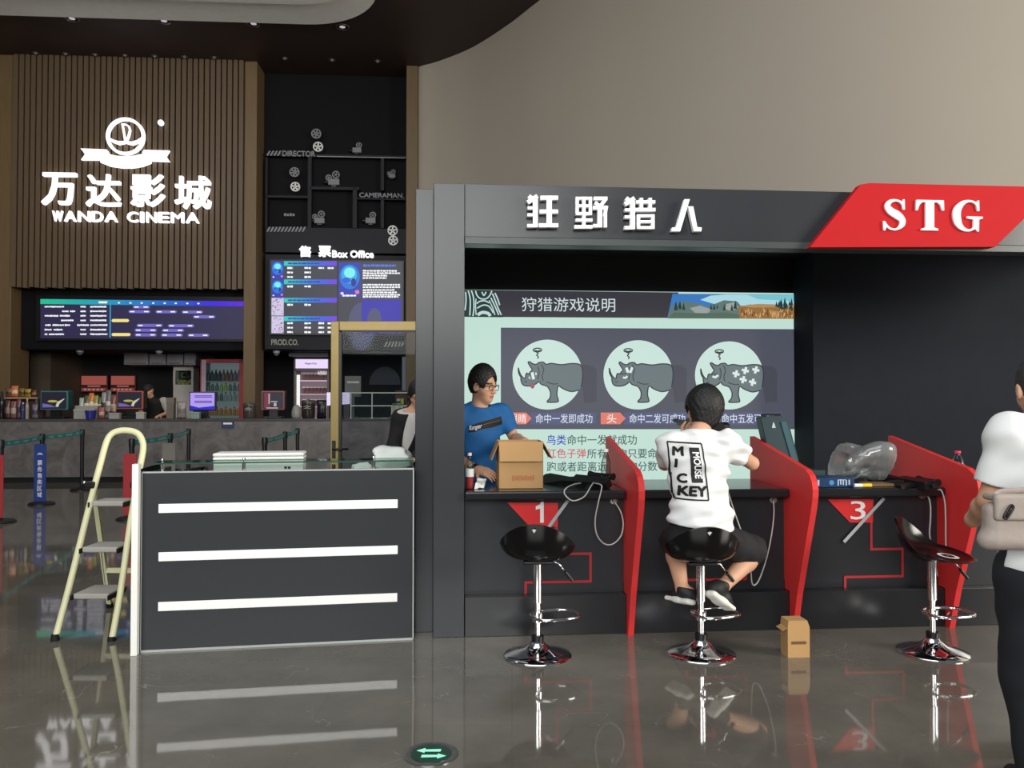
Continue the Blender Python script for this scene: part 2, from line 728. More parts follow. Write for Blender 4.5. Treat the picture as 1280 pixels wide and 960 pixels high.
# columns with wooden cladding
for i, (xa, xb) in enumerate(((-60, 14.5), (305, 320), (507.5, 522))):
    mb = MB()
    mb.box((sx(xa, YS), YS, 0), (sx(xb, YS), YS + 0.75, CEIL), 0.008)
    struct('trim_%d' % (i + 3), mb, M_wood, frame=SF)
# dark bulkhead carrying the timetable, and the panel wall over the ticket counter
mb = MB()
mb.box((sx(14, YB), YB, z_head), (sx(305, YB), 20.6, z_slat + 0.5))
struct('wall_bulkhead', mb, M_black_panel, frame=SF)
mb = MB()
mb.box((sx(320, YB), YB + 0.3, z_head), (sx(509, YB), 20.6, CEIL))
struct('wall_ticket', mb, M_black_panel, frame=SF)

# slatted wall panel
mb = MB()
xa, xb = sx(15, YS), sx(304.5, YS)
mb.box((xa, YS + 0.06, z_slat + 0.03), (xb, YS + 0.14, CEIL))
n = 40
for i in range(n):
    x = xa + (xb - xa) * (i + 0.5) / n
    wdt = (xb - xa) / n
    mb.box((x - wdt * 0.37, YS - 0.05, z_slat - 0.01 * (i % 3)), (x + wdt * 0.37, YS + 0.07, CEIL))
o = mb.build('slatted_wall_panel', M_wood_slat, frame=SF, base=((xa + xb) / 2, YS, z_slat))
tag(o, 'tall panel of vertical brown wooden slats behind the glowing white emblem sign', 'wall panel')

# ------------------------------------------------------------------ illuminated cinema sign
YG = YS - 0.16
sg = thing('illuminated_sign', 'large glowing white cinema emblem and lettering on the brown slatted wall', 'sign', SF.P(157, 215, YG), SF)


def E_(u, v):                                   # crop pixel to photo pixel
    return (u * 330 / 1280.0, 130 + v * 160 / 621.0)


def emblem():
    m = MB()
    c = SF.hit(*E_(606, 155), YG)
    e = SF.hit(*E_(701, 155), YG)
    R = e[0] - c[0]
    m.ribbon([(c[0] + R * 0.91 * cos(2 * pi * i / 48), c[1] + R * 0.91 * sin(2 * pi * i / 48)) for i in range(49)], R * 0.15, YG, YG + 0.08)
    m.build('emblem_ring', M_sign_white, sg)
    m = MB()
    s = 330 / 1280.0
    for pts, ws in (([(523, 160), (545, 178), (575, 188), (600, 185), (612, 178)], [8, 20, 24, 18, 10]),
                    ([(690, 160), (668, 180), (640, 190), (615, 186), (602, 176)], [8, 20, 24, 18, 10]),
                    ([(590, 95), (595, 120), (600, 150), (606, 182)], [8, 9, 9, 12]),
                    ([(588, 97), (606, 97), (622, 106), (628, 125), (622, 152), (608, 184)], [8, 9, 10, 10, 11, 12])):
        px_line(m, SF, [E_(*p) for p in pts], [q * s * .72 for q in ws], YG, YG + 0.07)
    m.build('boat_mark', M_sign_white, sg)
    m = MB()
    for poly in ([(390, 215), (515, 220), (525, 235), (490, 262), (488, 270), (392, 270), (412, 243)],
                 [(820, 225), (697, 222), (688, 236), (725, 262), (728, 275), (820, 278), (802, 252)],
                 [(486, 262), (525, 241), (560, 250), (606, 254), (650, 250), (690, 241), (729, 262), (729, 285), (690, 300), (640, 309), (590, 309), (530, 300), (485, 282)]):
        px_poly(m, SF, [E_(*p) for p in poly], YG, YG + 0.08)
    m.build('banner', M_sign_white, sg)
    m = MB()
    px_poly(m, SF, oval(200.5, 153, 3.6, 3.6, 16), YG, YG + 0.06)
    m.build('dot', M_sign_white, sg)


emblem()
for ch, a, b in (('万', (51.5, 215), (94, 256)), ('达', (107, 217), (150, 258)), ('影', (163, 217), (205, 258)), ('城', (218, 219), (263, 261))):
    mb = MB()
    px_text(mb, SF, ch, a, b, YG, 0.10, offset=0.012)
    mb.build('character', M_sign_white, sg)
x = 64.0
for wd, xs in (('WANDA', (64, 79, 96, 113.5, 129.5, 148)), ('CINEMA', (157.5, 173.5, 181.5, 196.5, 212.5, 231, 250))):
    for i, ch in enumerate(wd):
        a, b = xs[i] + 0.8, xs[i + 1] - 1.5
        if ch == 'I':
            a, b = a + 0.4, b - 0.8
        dy = (a - 64) / 186 * 2.4
        mb = MB()
        px_text(mb, SF, ch, (a, 263 + dy), (b, 276.5 + dy), YG, 0.07, offset=0.02)
        mb.build('letter', M_sign_white, sg)

# ------------------------------------------------------------------ LED timetable
YT = YB - 0.08
tt = thing('timetable_screen', 'wide low purple timetable screen under the slatted wall', 'screen', SF.P(178, 424, YT), SF)
mb = MB()
px_rect(mb, SF, (45, 369), (308, 427), YT, YT + 0.07)
mb.build('housing', M_black, tt)


def ramp(m, p0, p1, y, stops, y1):
    """a strip of vertical colour bands (a lit gradient shown on a screen)"""
    n = 24
    for k in range(n):
        t = (k + 0.5) / n
        for (ta, ca), (tb, cb) in zip(stops, stops[1:]):
            if ta <= t <= tb:
                f = (t - ta) / (tb - ta)
                c = tuple(int(ca[j] + (cb[j] - ca[j]) * f) for j in range(3))
        mm = glow('band_%d_%d_%d' % c, c, 1.0)
        if mm not in m.mats:
            m.mats.append(mm)
        m.mi = m.mats.index(mm)
        px_rect(m, SF, (p0[0] + (p1[0] - p0[0]) * k / n, p0[1] + (p1[2] if len(p1) > 2 else 0) * k / n),
                (p0[0] + (p1[0] - p0[0]) * (k + 1) / n, p1[1] + (p1[2] if len(p1) > 2 else 0) * k / n), y, y1)


mb = MB()
px_poly(mb, SF, [(50.5, 373.5), (305, 377), (305, 424), (50.5, 423)], YT - 0.006, YT)
mb.build('display', glow('timetable_ground', (40, 35, 72), 1.0), tt)
mb = MB()
mb.mats = []
ramp(mb, (50.5, 373.8), (305, 380, 3.0), YT - 0.012, [(0, (30, 190, 140)), (0.33, (25, 150, 190)), (0.68, (20, 90, 200)), (0.86, (60, 20, 220)), (1, (90, 20, 210))], YT - 0.006)
mats_ = mb.mats
mb.build('heading_band', mats_, tt)
mb = MB()
px_rect(mb, SF, (137.2, 375), (138.2, 422), YT - 0.012, YT - 0.006)
mb.build('divider_line', glow('teal_line', (50, 150, 190), 1.0), tt)


def T_(u, v):
    return (40 + u * 270 / 1280.0, 365 + v * 65 / 308.0)


mb = MB()
for y, xs in ((87, ((75, 190), (287, 318), (345, 440))), (114, ((178, 215), (225, 255), (287, 318), (345, 440))), (141, ((75, 155), (165, 225), (287, 318), (345, 440))),
              (168, ((172, 245), (287, 318), (345, 440))), (196, ((78, 110), (122, 190), (195, 225), (268, 335), (345, 446))), (223, ((75, 115), (128, 180), (287, 318), (345, 440))), (250, ((75, 90), (100, 188), (285, 322), (345, 446)))):
    for a, b in xs:
        u = a
        while u < b:
            v = min(u + random.uniform(5, 11), b)
            px_rect(mb, SF, T_(u, y - random.uniform(3.5, 5.5)), T_(v, y + random.uniform(3.5, 5.5)), YT - 0.012, YT - 0.006)
            u = v + 1.8
for i, u in enumerate((515, 583, 650, 718, 786, 852, 920, 986)):
    px_rect(mb, SF, T_(u - 6, 60 + i * 0.6), T_(u + 6, 68 + i * 0.6), YT - 0.016, YT - 0.010)
px_rect(mb, SF, T_(395, 55), T_(445, 67), YT - 0.016, YT - 0.010)
mb.build('timetable_text', M_text_white, tt)
for (a, b, y, colr) in ((595, 700, 89, 0), (570, 703, 116, 0), (730, 860, 117, 0), (885, 1015, 119, 0), (952, 1088, 147, 0), (470, 576, 169, 1), (618, 776, 198, 0), (803, 962, 200, 0),
                        (606, 742, 226, 0), (768, 903, 227, 0), (470, 585, 252, 1), (606, 740, 254, 0), (762, 895, 255, 0), (920, 1052, 256, 0)):
    mb = MB()
    q = [T_(a + 8 * (1 - cos(t)), y - 8 * sin(t) * 1.0) for t in (0,)]
    poly = [T_(*p) for p in [(a + 8, y - 9), (b - 8, y - 9), (b, y), (b - 8, y + 9), (a + 8, y + 9), (a, y)]]
    px_poly(mb, SF, poly, YT - 0.012, YT - 0.006)
    o = mb.build('show_slot', glow('slot_yellow', (240, 225, 130), 1.0) if colr else glow('slot_violet', (110, 100, 190), 1.0), tt)
    if not colr:
        mb = MB()
        for c in (a + 25, b - 25):
            px_rect(mb, SF, T_(c - 14, y - 3.5), T_(c + 12, y + 3.5), YT - 0.016, YT - 0.012)
        mb.build('slot_text', M_text_white, o)
    else:
        plabel(o, 'bright yellow slot bar')

# ------------------------------------------------------------------ ceiling downlights
M_lens = glow('downlight_lens', (190, 182, 190), 0.9)
M_ring = mat('downlight_ring', (110, 100, 95), rough=0.3, metal=0.6)


def downlight(px, py, r, label, group, row):
    p = gnd(px, py, CEIL)
    t = thing('downlight', label, 'ceiling light', (p.x, p.y, CEIL), rz=0, group=group)
    m = MB()
    m.lathe([(r, 0.0), (r, -0.012), (r * 0.82, -0.02), (r * 0.72, 0.0), (r * 0.6, 0.0)], n=24)
    m.build('trim_ring', M_ring, t, smooth=True)
    m = MB()
    m.lathe([(r * 0.42, -0.004), (r * 0.3, -0.012), (0, -0.014)], n=16)
    m.build('lens', M_lens if row == 0 else glow('downlight_lens_dim', (120, 112, 105), 0.7), t, smooth=True)


for i, (px, py) in enumerate(((90, 23), (205, 26), (317, 29.5), (428, 33.5))):
    downlight(px, py, 0.14, ['first', 'second', 'third', 'rightmost'][i] + ' of the four larger downlights below the pale ceiling panel, counted from the left', 'larger downlights', 0)
nm = ['leftmost', 'second from left', 'third from left', 'middle', 'third from right', 'second from right', 'rightmost']
for i in range(7):
    downlight(44.5 + i * 37.2, 66.3 + i * 0.95, 0.075, nm[i] + ' of the seven small downlights above the slatted wall', 'small downlights over the slats', 1)
for i, (px, py) in enumerate(((356, 73), (415, 75), (472, 76.5))):
    downlight(px, py, 0.075, ['left', 'middle', 'right'][i] + ' one of the three small downlights above the dark ticket wall', 'small downlights over the ticket wall', 1)

# ------------------------------------------------------------------ ticket wall: framed niches, lettering, props
YN = YB + 0.05
dw = thing('display_shelving', 'dark wall of framed niches with film lettering above the box office screen', 'shelving', SF.P(420, 322, YN), SF)
M_frame = mat('niche_frame', (28, 29, 36), rough=0.55, spec=0.3, var=0.08)
M_niche = mat('niche_back', (12, 12, 15), rough=0.7, spec=0.2, var=0.1)
mb = MB()
px_rect(mb, SF, (321, 76), (508, 300), YN + 0.2, YN + 0.24)
mb.build('back_panel', M_niche, dw)
for k, (a, b) in enumerate((((332, 191.5), (508, 197.5)), ((332, 244), (387, 247.5)), ((387, 233), (449, 237.5)), ((443, 247.5), (508, 250)), ((332, 284), (508, 317)), ((385, 196), (389, 285)), ((441, 235), (446, 285)),
                            ((476, 197), (480, 238)), ((476, 250), (480, 285)), ((332, 197), (334, 285)))):
    mb = MB()
    px_rect(mb, SF, a, b, YN, YN + 0.24)
    mb.build('shelf_board', M_frame, dw)
mb = MB()
px_rect(mb, SF, (396, 195.8), (507, 197), YN - 0.01, YN)
plabel(mb.build('edge_strip', mat('pale_edge', (150, 145, 150), rough=0.4), dw), 'pale shelf edge')
M_dimtext = mat('grey_lettering', (130, 130, 138), rough=0.5, var=0)
for body, a, b in (('DIRECTOR', (353, 188), (394, 196)), ('CAMERAMAN.', (449, 240.5), (505, 247.5)), ('PROD.CO.', (339, 424), (373, 431.5))):
    mb = MB()
    px_text(mb, SF, body, a, b, (YN if body != 'PROD.CO.' else YB + 0.25) - 0.012, 0.012, offset=0.02)
    if body == 'PROD.CO.':
        continue
    mb.build('lettering', M_dimtext, dw)
for a, b, y in ((333, 351, 188.5), (333, 382, 283.5)):
    mb = MB()
    k = a
    while k < b - 3:
        px_poly(mb, SF, [(k, y + 6), (k + 3.2, y), (k + 5.4, y), (k + 2.2, y + 6)], YN - 0.012, YN)
        k += 4.4
    mb.build('hatch_marks', M_dimtext, dw)
mb = MB()
for k in range(4):
    px_rect(mb, SF, (355 + k * 3.5, 266.5 + (k % 2) * .6), (357.6 + k * 3.5, 270), YN + 0.19, YN + 0.2)
mb.build('lettering', M_dimtext, dw)

M_reel = mat('silver_reel', (205, 205, 205), rough=0.4, metal=0.1)
M_reel_dim = mat('grey_reel', (120, 120, 124), rough=0.5)


def reel(px, py, rpx, label, m, holes=6):
    y = YN - 0.03
    c = SF.P(px, py, y)
    r = SF.hit(px + rpx, py, y)[0] - c.x
    b = MB()
    b.ribbon([(c.x + r * 0.88 * cos(2 * pi * i / 32), c.z + r * 0.88 * sin(2 * pi * i / 32)) for i in range(33)], r * 0.24, y, y + 0.05)
    b.prism(oval(c.x, c.z, r * 0.3, r * 0.3, 20), y, y + 0.05)
    for i in range(holes):
        t = 2 * pi * i / holes + 0.3
        b.ribbon([(c.x + r * 0.2 * cos(t), c.z + r * 0.2 * sin(t)), (c.x + r * 0.9 * cos(t), c.z + r * 0.9 * sin(t))], r * 0.3, y + 0.01, y + 0.04)
    b.mi = 1
    b.prism(oval(c.x, c.z, r * 0.1, r * 0.1, 12), y - 0.01, y)
    o = b.build('film_reel', [m, M_black], frame=SF, base=c)
    tag(o, label, 'film reel', 'film reels on the ticket wall')


reel(395.2, 167, 6.3, 'grey film reel, upper of the pair above the DIRECTOR lettering', M_reel_dim)
reel(397.5, 183.3, 6.3, 'pale film reel, lower of the pair above the DIRECTOR lettering', M_reel, 5)
reel(368, 215, 6.2, 'grey film reel, upper of the pair below the DIRECTOR lettering', M_reel_dim)
reel(369, 233.3, 6.0, 'pale film reel, lower of the pair below the DIRECTOR lettering', M_reel, 5)
reel(490.8, 288, 6.4, 'bright white film reel, upper of the pair at the right end of the ticket wall', M_reel, 5)
reel(491.4, 300.5, 6.2, 'bright white film reel, lower of the pair at the right end of the ticket wall', M_reel, 5)


def cine_camera(px, py, s, label, two=True):
    """old film camera prop: body, lens, magazine reels, tripod head"""
    y = YN + 0.08
    c = SF.P(px, py, y)
    k = (SF.hit(px + 1, py, y)[0] - c.x) * s
    t = thing('film_camera', label, 'camera', c, SF, 'camera props in the niches')
    b = MB()
    b.box(c + Vector((-7 * k, 0, 0)), c + Vector((7 * k, 0.12, 8 * k)), 0.6 * k)
    b.build('body', M_reel_dim, t)
    b = MB()
    b.lathe([(2.2 * k, 0), (2.2 * k, 4 * k), (3 * k, 5 * k), (0, 5 * k)], n=14, M=Matrix.Translation(c + Vector((-7 * k, 0.06, 4 * k))) @ Matrix.Rotation(-pi / 2, 4, 'Y'))
    b.build('lens', M_black, t)
    for q, hq, rq in (((-6.5, 9.5, 3.4), (2.5, 13.5, 4.2)) if two else ((3, 12, 4.0),)):
        b = MB()
        R_ = [(c.x + q * k + rq * k * cos(2 * pi * i / 20), c.z + hq * k + rq * k * sin(2 * pi * i / 20)) for i in range(21)]
        b.ribbon(R_, 1.3 * k, y + 0.03, y + 0.07)
        b.prism(oval(c.x + q * k, c.z + hq * k, 1.3 * k, 1.3 * k, 12), y + 0.02, y + 0.07)
        for i in range(5):
            t_ = 2 * pi * i / 5
            b.ribbon([(c.x + q * k, c.z + hq * k), (c.x + (q + rq * cos(t_)) * k, c.z + (hq + rq * sin(t_)) * k)], .8 * k, y + 0.035, y + 0.065)
        b.build('magazine_reel', M_reel_dim, t)
    b = MB()
    b.box(c + Vector((-3 * k, 0.02, -2 * k)), c + Vector((3 * k, 0.1, 0)))
    b.build('mount', M_black, t)


cine_camera(417, 231, 1.0, 'old film camera with two reels in the niche below the long pale shelf edge')
cine_camera(446, 190.5, 0.8, 'small grey film camera standing on the long pale shelf edge', False)
cine_camera(399, 279, 0.9, 'old film camera with twin reels in the niche above the box office sign')
cine_camera(463, 279, 0.9, 'grey film camera under the CAMERAMAN lettering', False)
cine_camera(490, 222, 0.6, 'tiny film camera in the rightmost niche beside the wood strip', True)

# ------------------------------------------------------------------ box office sign and screens
YO = YB + 0.22
bo = thing('box_office_sign', 'glowing white box office lettering above the bright ticket screens', 'sign', SF.P(420, 322, YN - 0.05), SF)
for body, a, b, n_ in (('售', (373.5, 307), (388.5, 321), 'character'), ('票', (398, 307), (413.5, 321), 'character'), ('Box Office', (415, 312.5), (467, 322.3), 'lettering')):
    mb = MB()
    px_text(mb, SF, body, a, b, YN - 0.06, 0.05, offset=0.03)
    mb.build(n_, M_sign_white, bo)

YD = YB - 0.02
mb = MB()
px_rect(mb, SF, (332, 318), (508, 437), YD + 0.094, YD + 0.3)
px_text(mb, SF, 'PROD.CO.', (339, 424), (373, 431.5), YD + 0.08, 0.01, offset=0.02)
o = mb.build('fascia_panel', M_frame, frame=SF, base=SF.P(420, 437, YD + 0.09))
tag(o, 'dark fascia panel with film company lettering under the ticket screens', 'panel')
mb = MB()
px_text(mb, SF, 'PROD.CO.', (339, 424), (373, 431.5), YD + 0.078, 0.01, offset=0.02)
k = 480.0
while k < 504:
    px_poly(mb, SF, [(k, 433.5), (k + 2.5, 427), (k + 4.7, 427), (k + 2.2, 433.5)], YD + 0.078, YD + 0.088)
    k += 4.2
mb.build('lettering', mat('pale_lettering', (150, 150, 140), rough=0.5, var=0), o)


def ticket_screen(a, b, label):
    t = thing('ticket_screen', label, 'screen', SF.P((a[0] + b[0]) / 2, b[1], YD), SF, 'ticket screens')
    m = MB()
    px_rect(m, SF, (a[0] - (2 if a[0] < 400 else .9), a[1] - 2), (b[0] + (2 if a[0] > 400 else .9), b[1] + 2), YD, YD + 0.09)
    m.build('housing', M_black, t)
    m = MB()
    px_rect(m, SF, a, b, YD - 0.006, YD)
    m.build('display', glow('slate', (52, 54, 66), 1.0), t)
    return t


def bits(m, x0, x1, y, h, yy, step=(3, 6)):
    u = x0
    while u < x1:
        v = min(u + random.uniform(*step), x1)
        px_rect(m, SF, (u, y - h / 2 * random.uniform(0.8, 1.1)), (v, y + h / 2 * random.uniform(0.8, 1.1)), yy, yy + 0.005)
        u = v + 0.7


def poster(t, x0, y0, x1, y1, kind):
    m = MB()
    if kind == 'blue':
        px_rect(m, SF, (x0, y0), (x1, y1), YD - 0.010, YD - 0.006)
        o = m.build('poster', glow('poster_blue', (20, 50, 170), 1.0), t)
        w_, h_ = x1 - x0, y1 - y0
        for q, (cx, cy, rx, ry, c) in enumerate(((.5, .42, .47, .36, (10, 110, 210)), (.48, .36, .36, .26, (20, 170, 220)), (.5, .30, .26, .15, (120, 235, 235)), (.35, .52, .2, .08, (30, 80, 220)), (.68, .58, .12, .12, (15, 30, 140)), (.85, .86, .1, .06, (230, 110, 170)), (.15, .9, .08, .04, (240, 200, 230)))):
            m = MB()
            px_poly(m, SF, oval(x0 + cx * w_, y0 + cy * h_, rx * w_, ry * h_, 20), YD - 0.012 - q * 0.001, YD - 0.010)
            m.build('poster_shape', glow('poster_%d' % q, c, 1.0), o)
    else:
        px_rect(m, SF, (x0, y0), (x1, y1), YD - 0.010, YD - 0.006)
        o = m.build('poster', glow('poster_pale', (205, 195, 225), 1.0), t)
        m = MB()
        rr = random.Random(int(y0))
        for _ in range(34):
            u, v = rr.uniform(x0, x1 - 1.6), rr.uniform(y0, y1 - 1.2)
            px_rect(m, SF, (u, v), (u + rr.uniform(.7, 1.6), v + rr.uniform(.5, 1.2)), YD - 0.012, YD - 0.010)
        m.build('poster_print', glow('poster_ink', (70, 60, 100), 1.0), o)


ts = ticket_screen((339, 326), (421, 417), 'left ticket screen listing four films with small posters')
for y0, y1, nrow, kd in ((326, 348.5, 3, 'blue'), (349, 371.5, 1, 'blue'), (372, 394.5, 1, 'pale'), (395, 416.5, 3, 'pale')):
    mb = MB()
    mb.mats = []
    ramp(mb, (355, y0 + 0.3), (421, y0 + 6.2), YD - 0.010, [(0, (25, 200, 190)), (0.5, (20, 120, 220)), (1, (110, 50, 220))], YD - 0.006)
    mm_ = mb.mats
    o = mb.build('title_bar', mm_, ts)
    mb = MB()
    bits(mb, 360, 400, y0 + 3.3, 2, YD - 0.014)
    mb.build('title_text', glow('title_ink', (20, 60, 130), 1.0), o)
    mb = MB()
    for r_ in range(nrow):
        for u, v in ((359, 366), (380.5, 388.5)) + (((398, 405), (409.5, 417)) if (nrow == 3 and (r_ == 0 or y0 > 390)) else ()):
            bits(mb, u, v, y0 + 9 + r_ * 5.6, 2.4, YD - 0.010)
    mb.build('times_text', M_text_white, ts)
    poster(ts, 339.5, y0 + 0.3, 354.5, y1, kd)
ts = ticket_screen((423, 327), (502.5, 417), 'right ticket screen showing one large blue film poster')
poster(ts, 423.5, 328, 450.5, 371, 'blue')
mb = MB()
bits(mb, 454, 495, 332, 3, YD - 0.010)
mb.build('title_text', glow('film_title', (70, 110, 215), 1.0), ts)
mb = MB()
for y, x1 in ((338.5, 496), (341.5, 500), (344.5, 484), (347.5, 483), (356, 500), (359, 500), (362.5, 493), (365.5, 496), (368.5, 500), (371, 498)):
    bits(mb, 453.5, x1, y, 2.1, YD - 0.010, (2, 5))
bits(mb, 428, 445, 369.5, 2.2, YD - 0.022)
mb.build('film_text', M_text_white, ts)
mb = MB()
px_rect(mb, SF, (452, 374), (501.5, 417), YD - 0.010, YD - 0.006)
o = mb.build('trailer_picture', glow('trailer_blue', (40, 30, 165), 1.0), ts)
mb = MB()
px_poly(mb, SF, oval(452, 408, 17, 30, 24), YD - 0.009, YD - 0.0065)
px_poly(mb, SF, oval(468, 400, 9, 15, 20), YD - 0.013, YD - 0.011)
mb.build('trailer_shape', glow('trailer_shape', (70, 72, 110), 1.0), o)

# ------------------------------------------------------------------ concession counter at the back
def marble_mat():
    m = mat('grey_marble', (106, 102, 101), rough=0.22, var=0.5, scale=2.6)
    nt = m.node_tree
    for n in nt.nodes:
        if n.type == 'TEX_NOISE':
            n.inputs['Detail'].default_value = 9
            n.inputs['Roughness'].default_value = 0.7
            n.inputs['Distortion'].default_value = 1.2
    return m


M_marble = marble_mat()
YC = SF.g(100, 603.6).y
ZT = SF.hit(100, 523.8, YC)[1]
xl, xr = -14.5, sx(540, YC)
ct = thing('concession_counter', 'long grey marble counter with snacks and tills on top', 'counter', ((xl + xr) / 2, YC, 0), SF)
mb = MB()
mb.box((xl, YC, 0.10), (xr, YC + 0.72, ZT - 0.04), 0.004)
mb.build('counter_body', M_marble, ct)
mb = MB()
mb.box((xl, YC - 0.015, ZT - 0.04), (xr, YC + 0.75, ZT), 0.005)
mb.build('countertop', mat('dark_stone_top', (74, 72, 72), rough=0.2, var=0.15), ct)
mb = MB()
mb.box((xl, YC + 0.05, 0), (xr, YC + 0.7, 0.10))
mb.build('plinth', M_black_matte, ct)
mb = MB()
px_rect(mb, SF, (277, 527), (292, 535), YC - 0.03, YC - 0.016)
mb.mi = 1
px_rect(mb, SF, (279, 528.2), (290, 530.5), YC - 0.034, YC - 0.03)
tag(mb.build('counter_notice', [mat('navy_notice', (40, 52, 95), rough=0.4), M_white], frame=SF, base=SF.P(284, 535, YC - 0.03)),
    'small navy notice plate fixed to the front of the marble counter', 'sign')

YM = YC + 0.35


def xz(x0, y0, x1, y1, y):
    a = SF.hit(x0, y0, y)
    b = SF.hit(x1, y1, y)
    return a[0], b[0], b[1], a[1]


def pouch(name, x0, yt, x1, yb, y, rgb, label, group, rgb2=None, cat='snack bag'):
    """pillow bag with crimped top and bottom seals, standing"""
    xa, xb, z0, z1 = xz(x0, yt, x1, yb, y)
    if yb > 520:
        z0 = ZT
    cx, w_, h_ = (xa + xb) / 2, xb - xa, z1 - z0
    m = MB()

    def fn(u, v, s):
        prof = max(0.0, sin(pi * min(max((v - 0.06) / 0.88, 0), 1))) ** 0.55
        bul = 0.30 * w_ * prof * (1 - (2 * u - 1) ** 2) ** 0.6 if 0 < u < 1 else 0
        wv = 0.012 * w_ * sin(40 * v + 9 * u)
        return Vector((cx + (u - 0.5) * w_ * (1 - 0.06 * prof), y + s * bul + wv, z0 + v * h_))
    for s in (-1, 1):
        m.mi = 0
        m.grid(lambda u, v: fn(u, v, s), 9, 11)
    bmesh.ops.remove_doubles(m.bm, verts=m.bm.verts, dist=1e-4)
    for f in m.bm.faces:
        c = f.calc_center_median()
        t = (c.z - z0) / h_
        if 0.3 < t < 0.62:
            f.material_index = 1
    o = m.build(name, [mat('bag_%d_%d_%d' % rgb, rgb, rough=0.25, var=0.15, scale=25), mat('bag_%d_%d_%d' % (rgb2 or (225, 215, 190)), rgb2 or (225, 215, 190), rough=0.3, var=0.1)],
                smooth=True, frame=SF, base=(cx, y, z0))
    return tag(o, label, cat, group)


def bottle(x0, yt, x1, yb, y, rgb, cap, label, group, F=SF, band=None):
    a, b = F.hit(x0, yt, y), F.hit(x1, yb, y)
    r, z0, z1 = abs(b[0] - a[0]) / 2, b[1], a[1]
    if F is SF and yb > 520:
        z0 = ZT
    h = z1 - z0
    c = Vector(((a[0] + b[0]) / 2, y, z0))
    t = thing('bottle', label, 'bottle', c, F, group)
    m = MB()
    m.lathe([(r * .9, 0), (r, h * .03), (r, h * .58), (r * .92, h * .66), (r * .45, h * .82), (r * .36, h * .9)], c, 14)
    m.build('bottle_body', mat('bottle_%d_%d_%d' % rgb, rgb, rough=0.15, var=0.05), t, smooth=True, angle=50)
    m = MB()
    m.lathe([(r * .42, h * .89), (r * .42, h)], c, 12)
    m.build('cap', mat('cap_%d_%d_%d' % cap, cap, rough=0.4, var=0.02), t, smooth=True, angle=40)
    if band:
        m = MB()
        m.lathe([(r * 1.02, h * .2), (r * 1.02, h * .52)], c, 14)
        m.build('label_band', mat('band_%d_%d_%d' % band, band, rough=0.5), t, smooth=True, angle=40)
    return t


# two-tier snack stand on the left end
xa, xb, z0, z1 = xz(5, 497, 47, 522, YM)
st = thing('snack_stand', 'two-tier snack stand on the left end of the marble counter', 'stand', ((xa + xb) / 2, YM, ZT), SF)
mb = MB()
mb.box((xa, YM - 0.02, z1 - 0.025), (xb, YM + 0.28, z1 + 0.01))
mb.build('shelf', mat('tan_shelf', (150, 120, 95), rough=0.6), st)
mb = MB()
mb.box((xa, YM + 0.24, ZT), (xb, YM + 0.28, z1 - 0.02))
mb.build('back_panel', mat('brown_panel', (92, 76, 72), rough=0.6), st)
for x in (xa, xb - 0.03):
    mb = MB()
    mb.box((x, YM - 0.02, ZT), (x + 0.03, YM + 0.28, z1 - 0.02))
    mb.build('side_panel', mat('brown_panel', (92, 76, 72), rough=0.6), st)
for i, (a, t_, b, c, c2, lb) in enumerate(((7, 485, 15, (120, 80, 50), (60, 50, 45), 'brown snack bag leaning at the left on the stand\'s top shelf'),
                                         (14, 482, 23, (196, 112, 72), (230, 190, 160), 'orange snack bag on the stand\'s top shelf'),
                                         (23.5, 485, 31, (120, 100, 40), (60, 55, 30), 'olive snack bag between orange and yellow ones on the stand'),
                                         (31, 486, 39, (168, 135, 48), (90, 75, 40), 'mustard yellow snack bag on the stand\'s top shelf'),
                                         (39.5, 487, 46, (92, 56, 40), (150, 120, 90), 'dark brown snack bag at the right of the stand\'s top shelf'))):
    pouch('snack_bag', a, t_, b, 496.3, YM + 0.12, c, lb, 'snack bags on the stand', c2)
for i, (a, t_, b, c, c2, lb) in enumerate(((6, 500, 13, (92, 62, 60), (140, 120, 110), 'maroon snack bag at the left in front of the snack stand'),
                                         (13.5, 501, 20.5, (128, 84, 84), (180, 160, 150), 'dull pink snack bag in front of the snack stand'),
                                         (21, 499, 26, (110, 78, 84), (60, 50, 60), 'plum snack bag in front of the snack stand'),
                                         (40, 505, 47.5, (110, 104, 112), (70, 64, 74), 'grey snack bag at the right in front of the snack stand'))):
    pouch('snack_bag', a, t_, b, 522, YM - 0.12, c, lb, 'snack bags below the stand', c2)
bottle(-1, 489, 5.5, 522, YM - 0.2, (26, 22, 24), (20, 20, 20), 'tall black bottle at the frame\'s left edge on the counter', None)
bottle(26.5, 503, 31, 522, YM - 0.2, (52, 58, 110), (190, 190, 200), 'small blue bottle in front of the snack stand', None)
bottle(32, 498, 36, 522, YM - 0.2, (150, 140, 120), (200, 190, 160), 'small cream bottle in front of the snack stand', None)


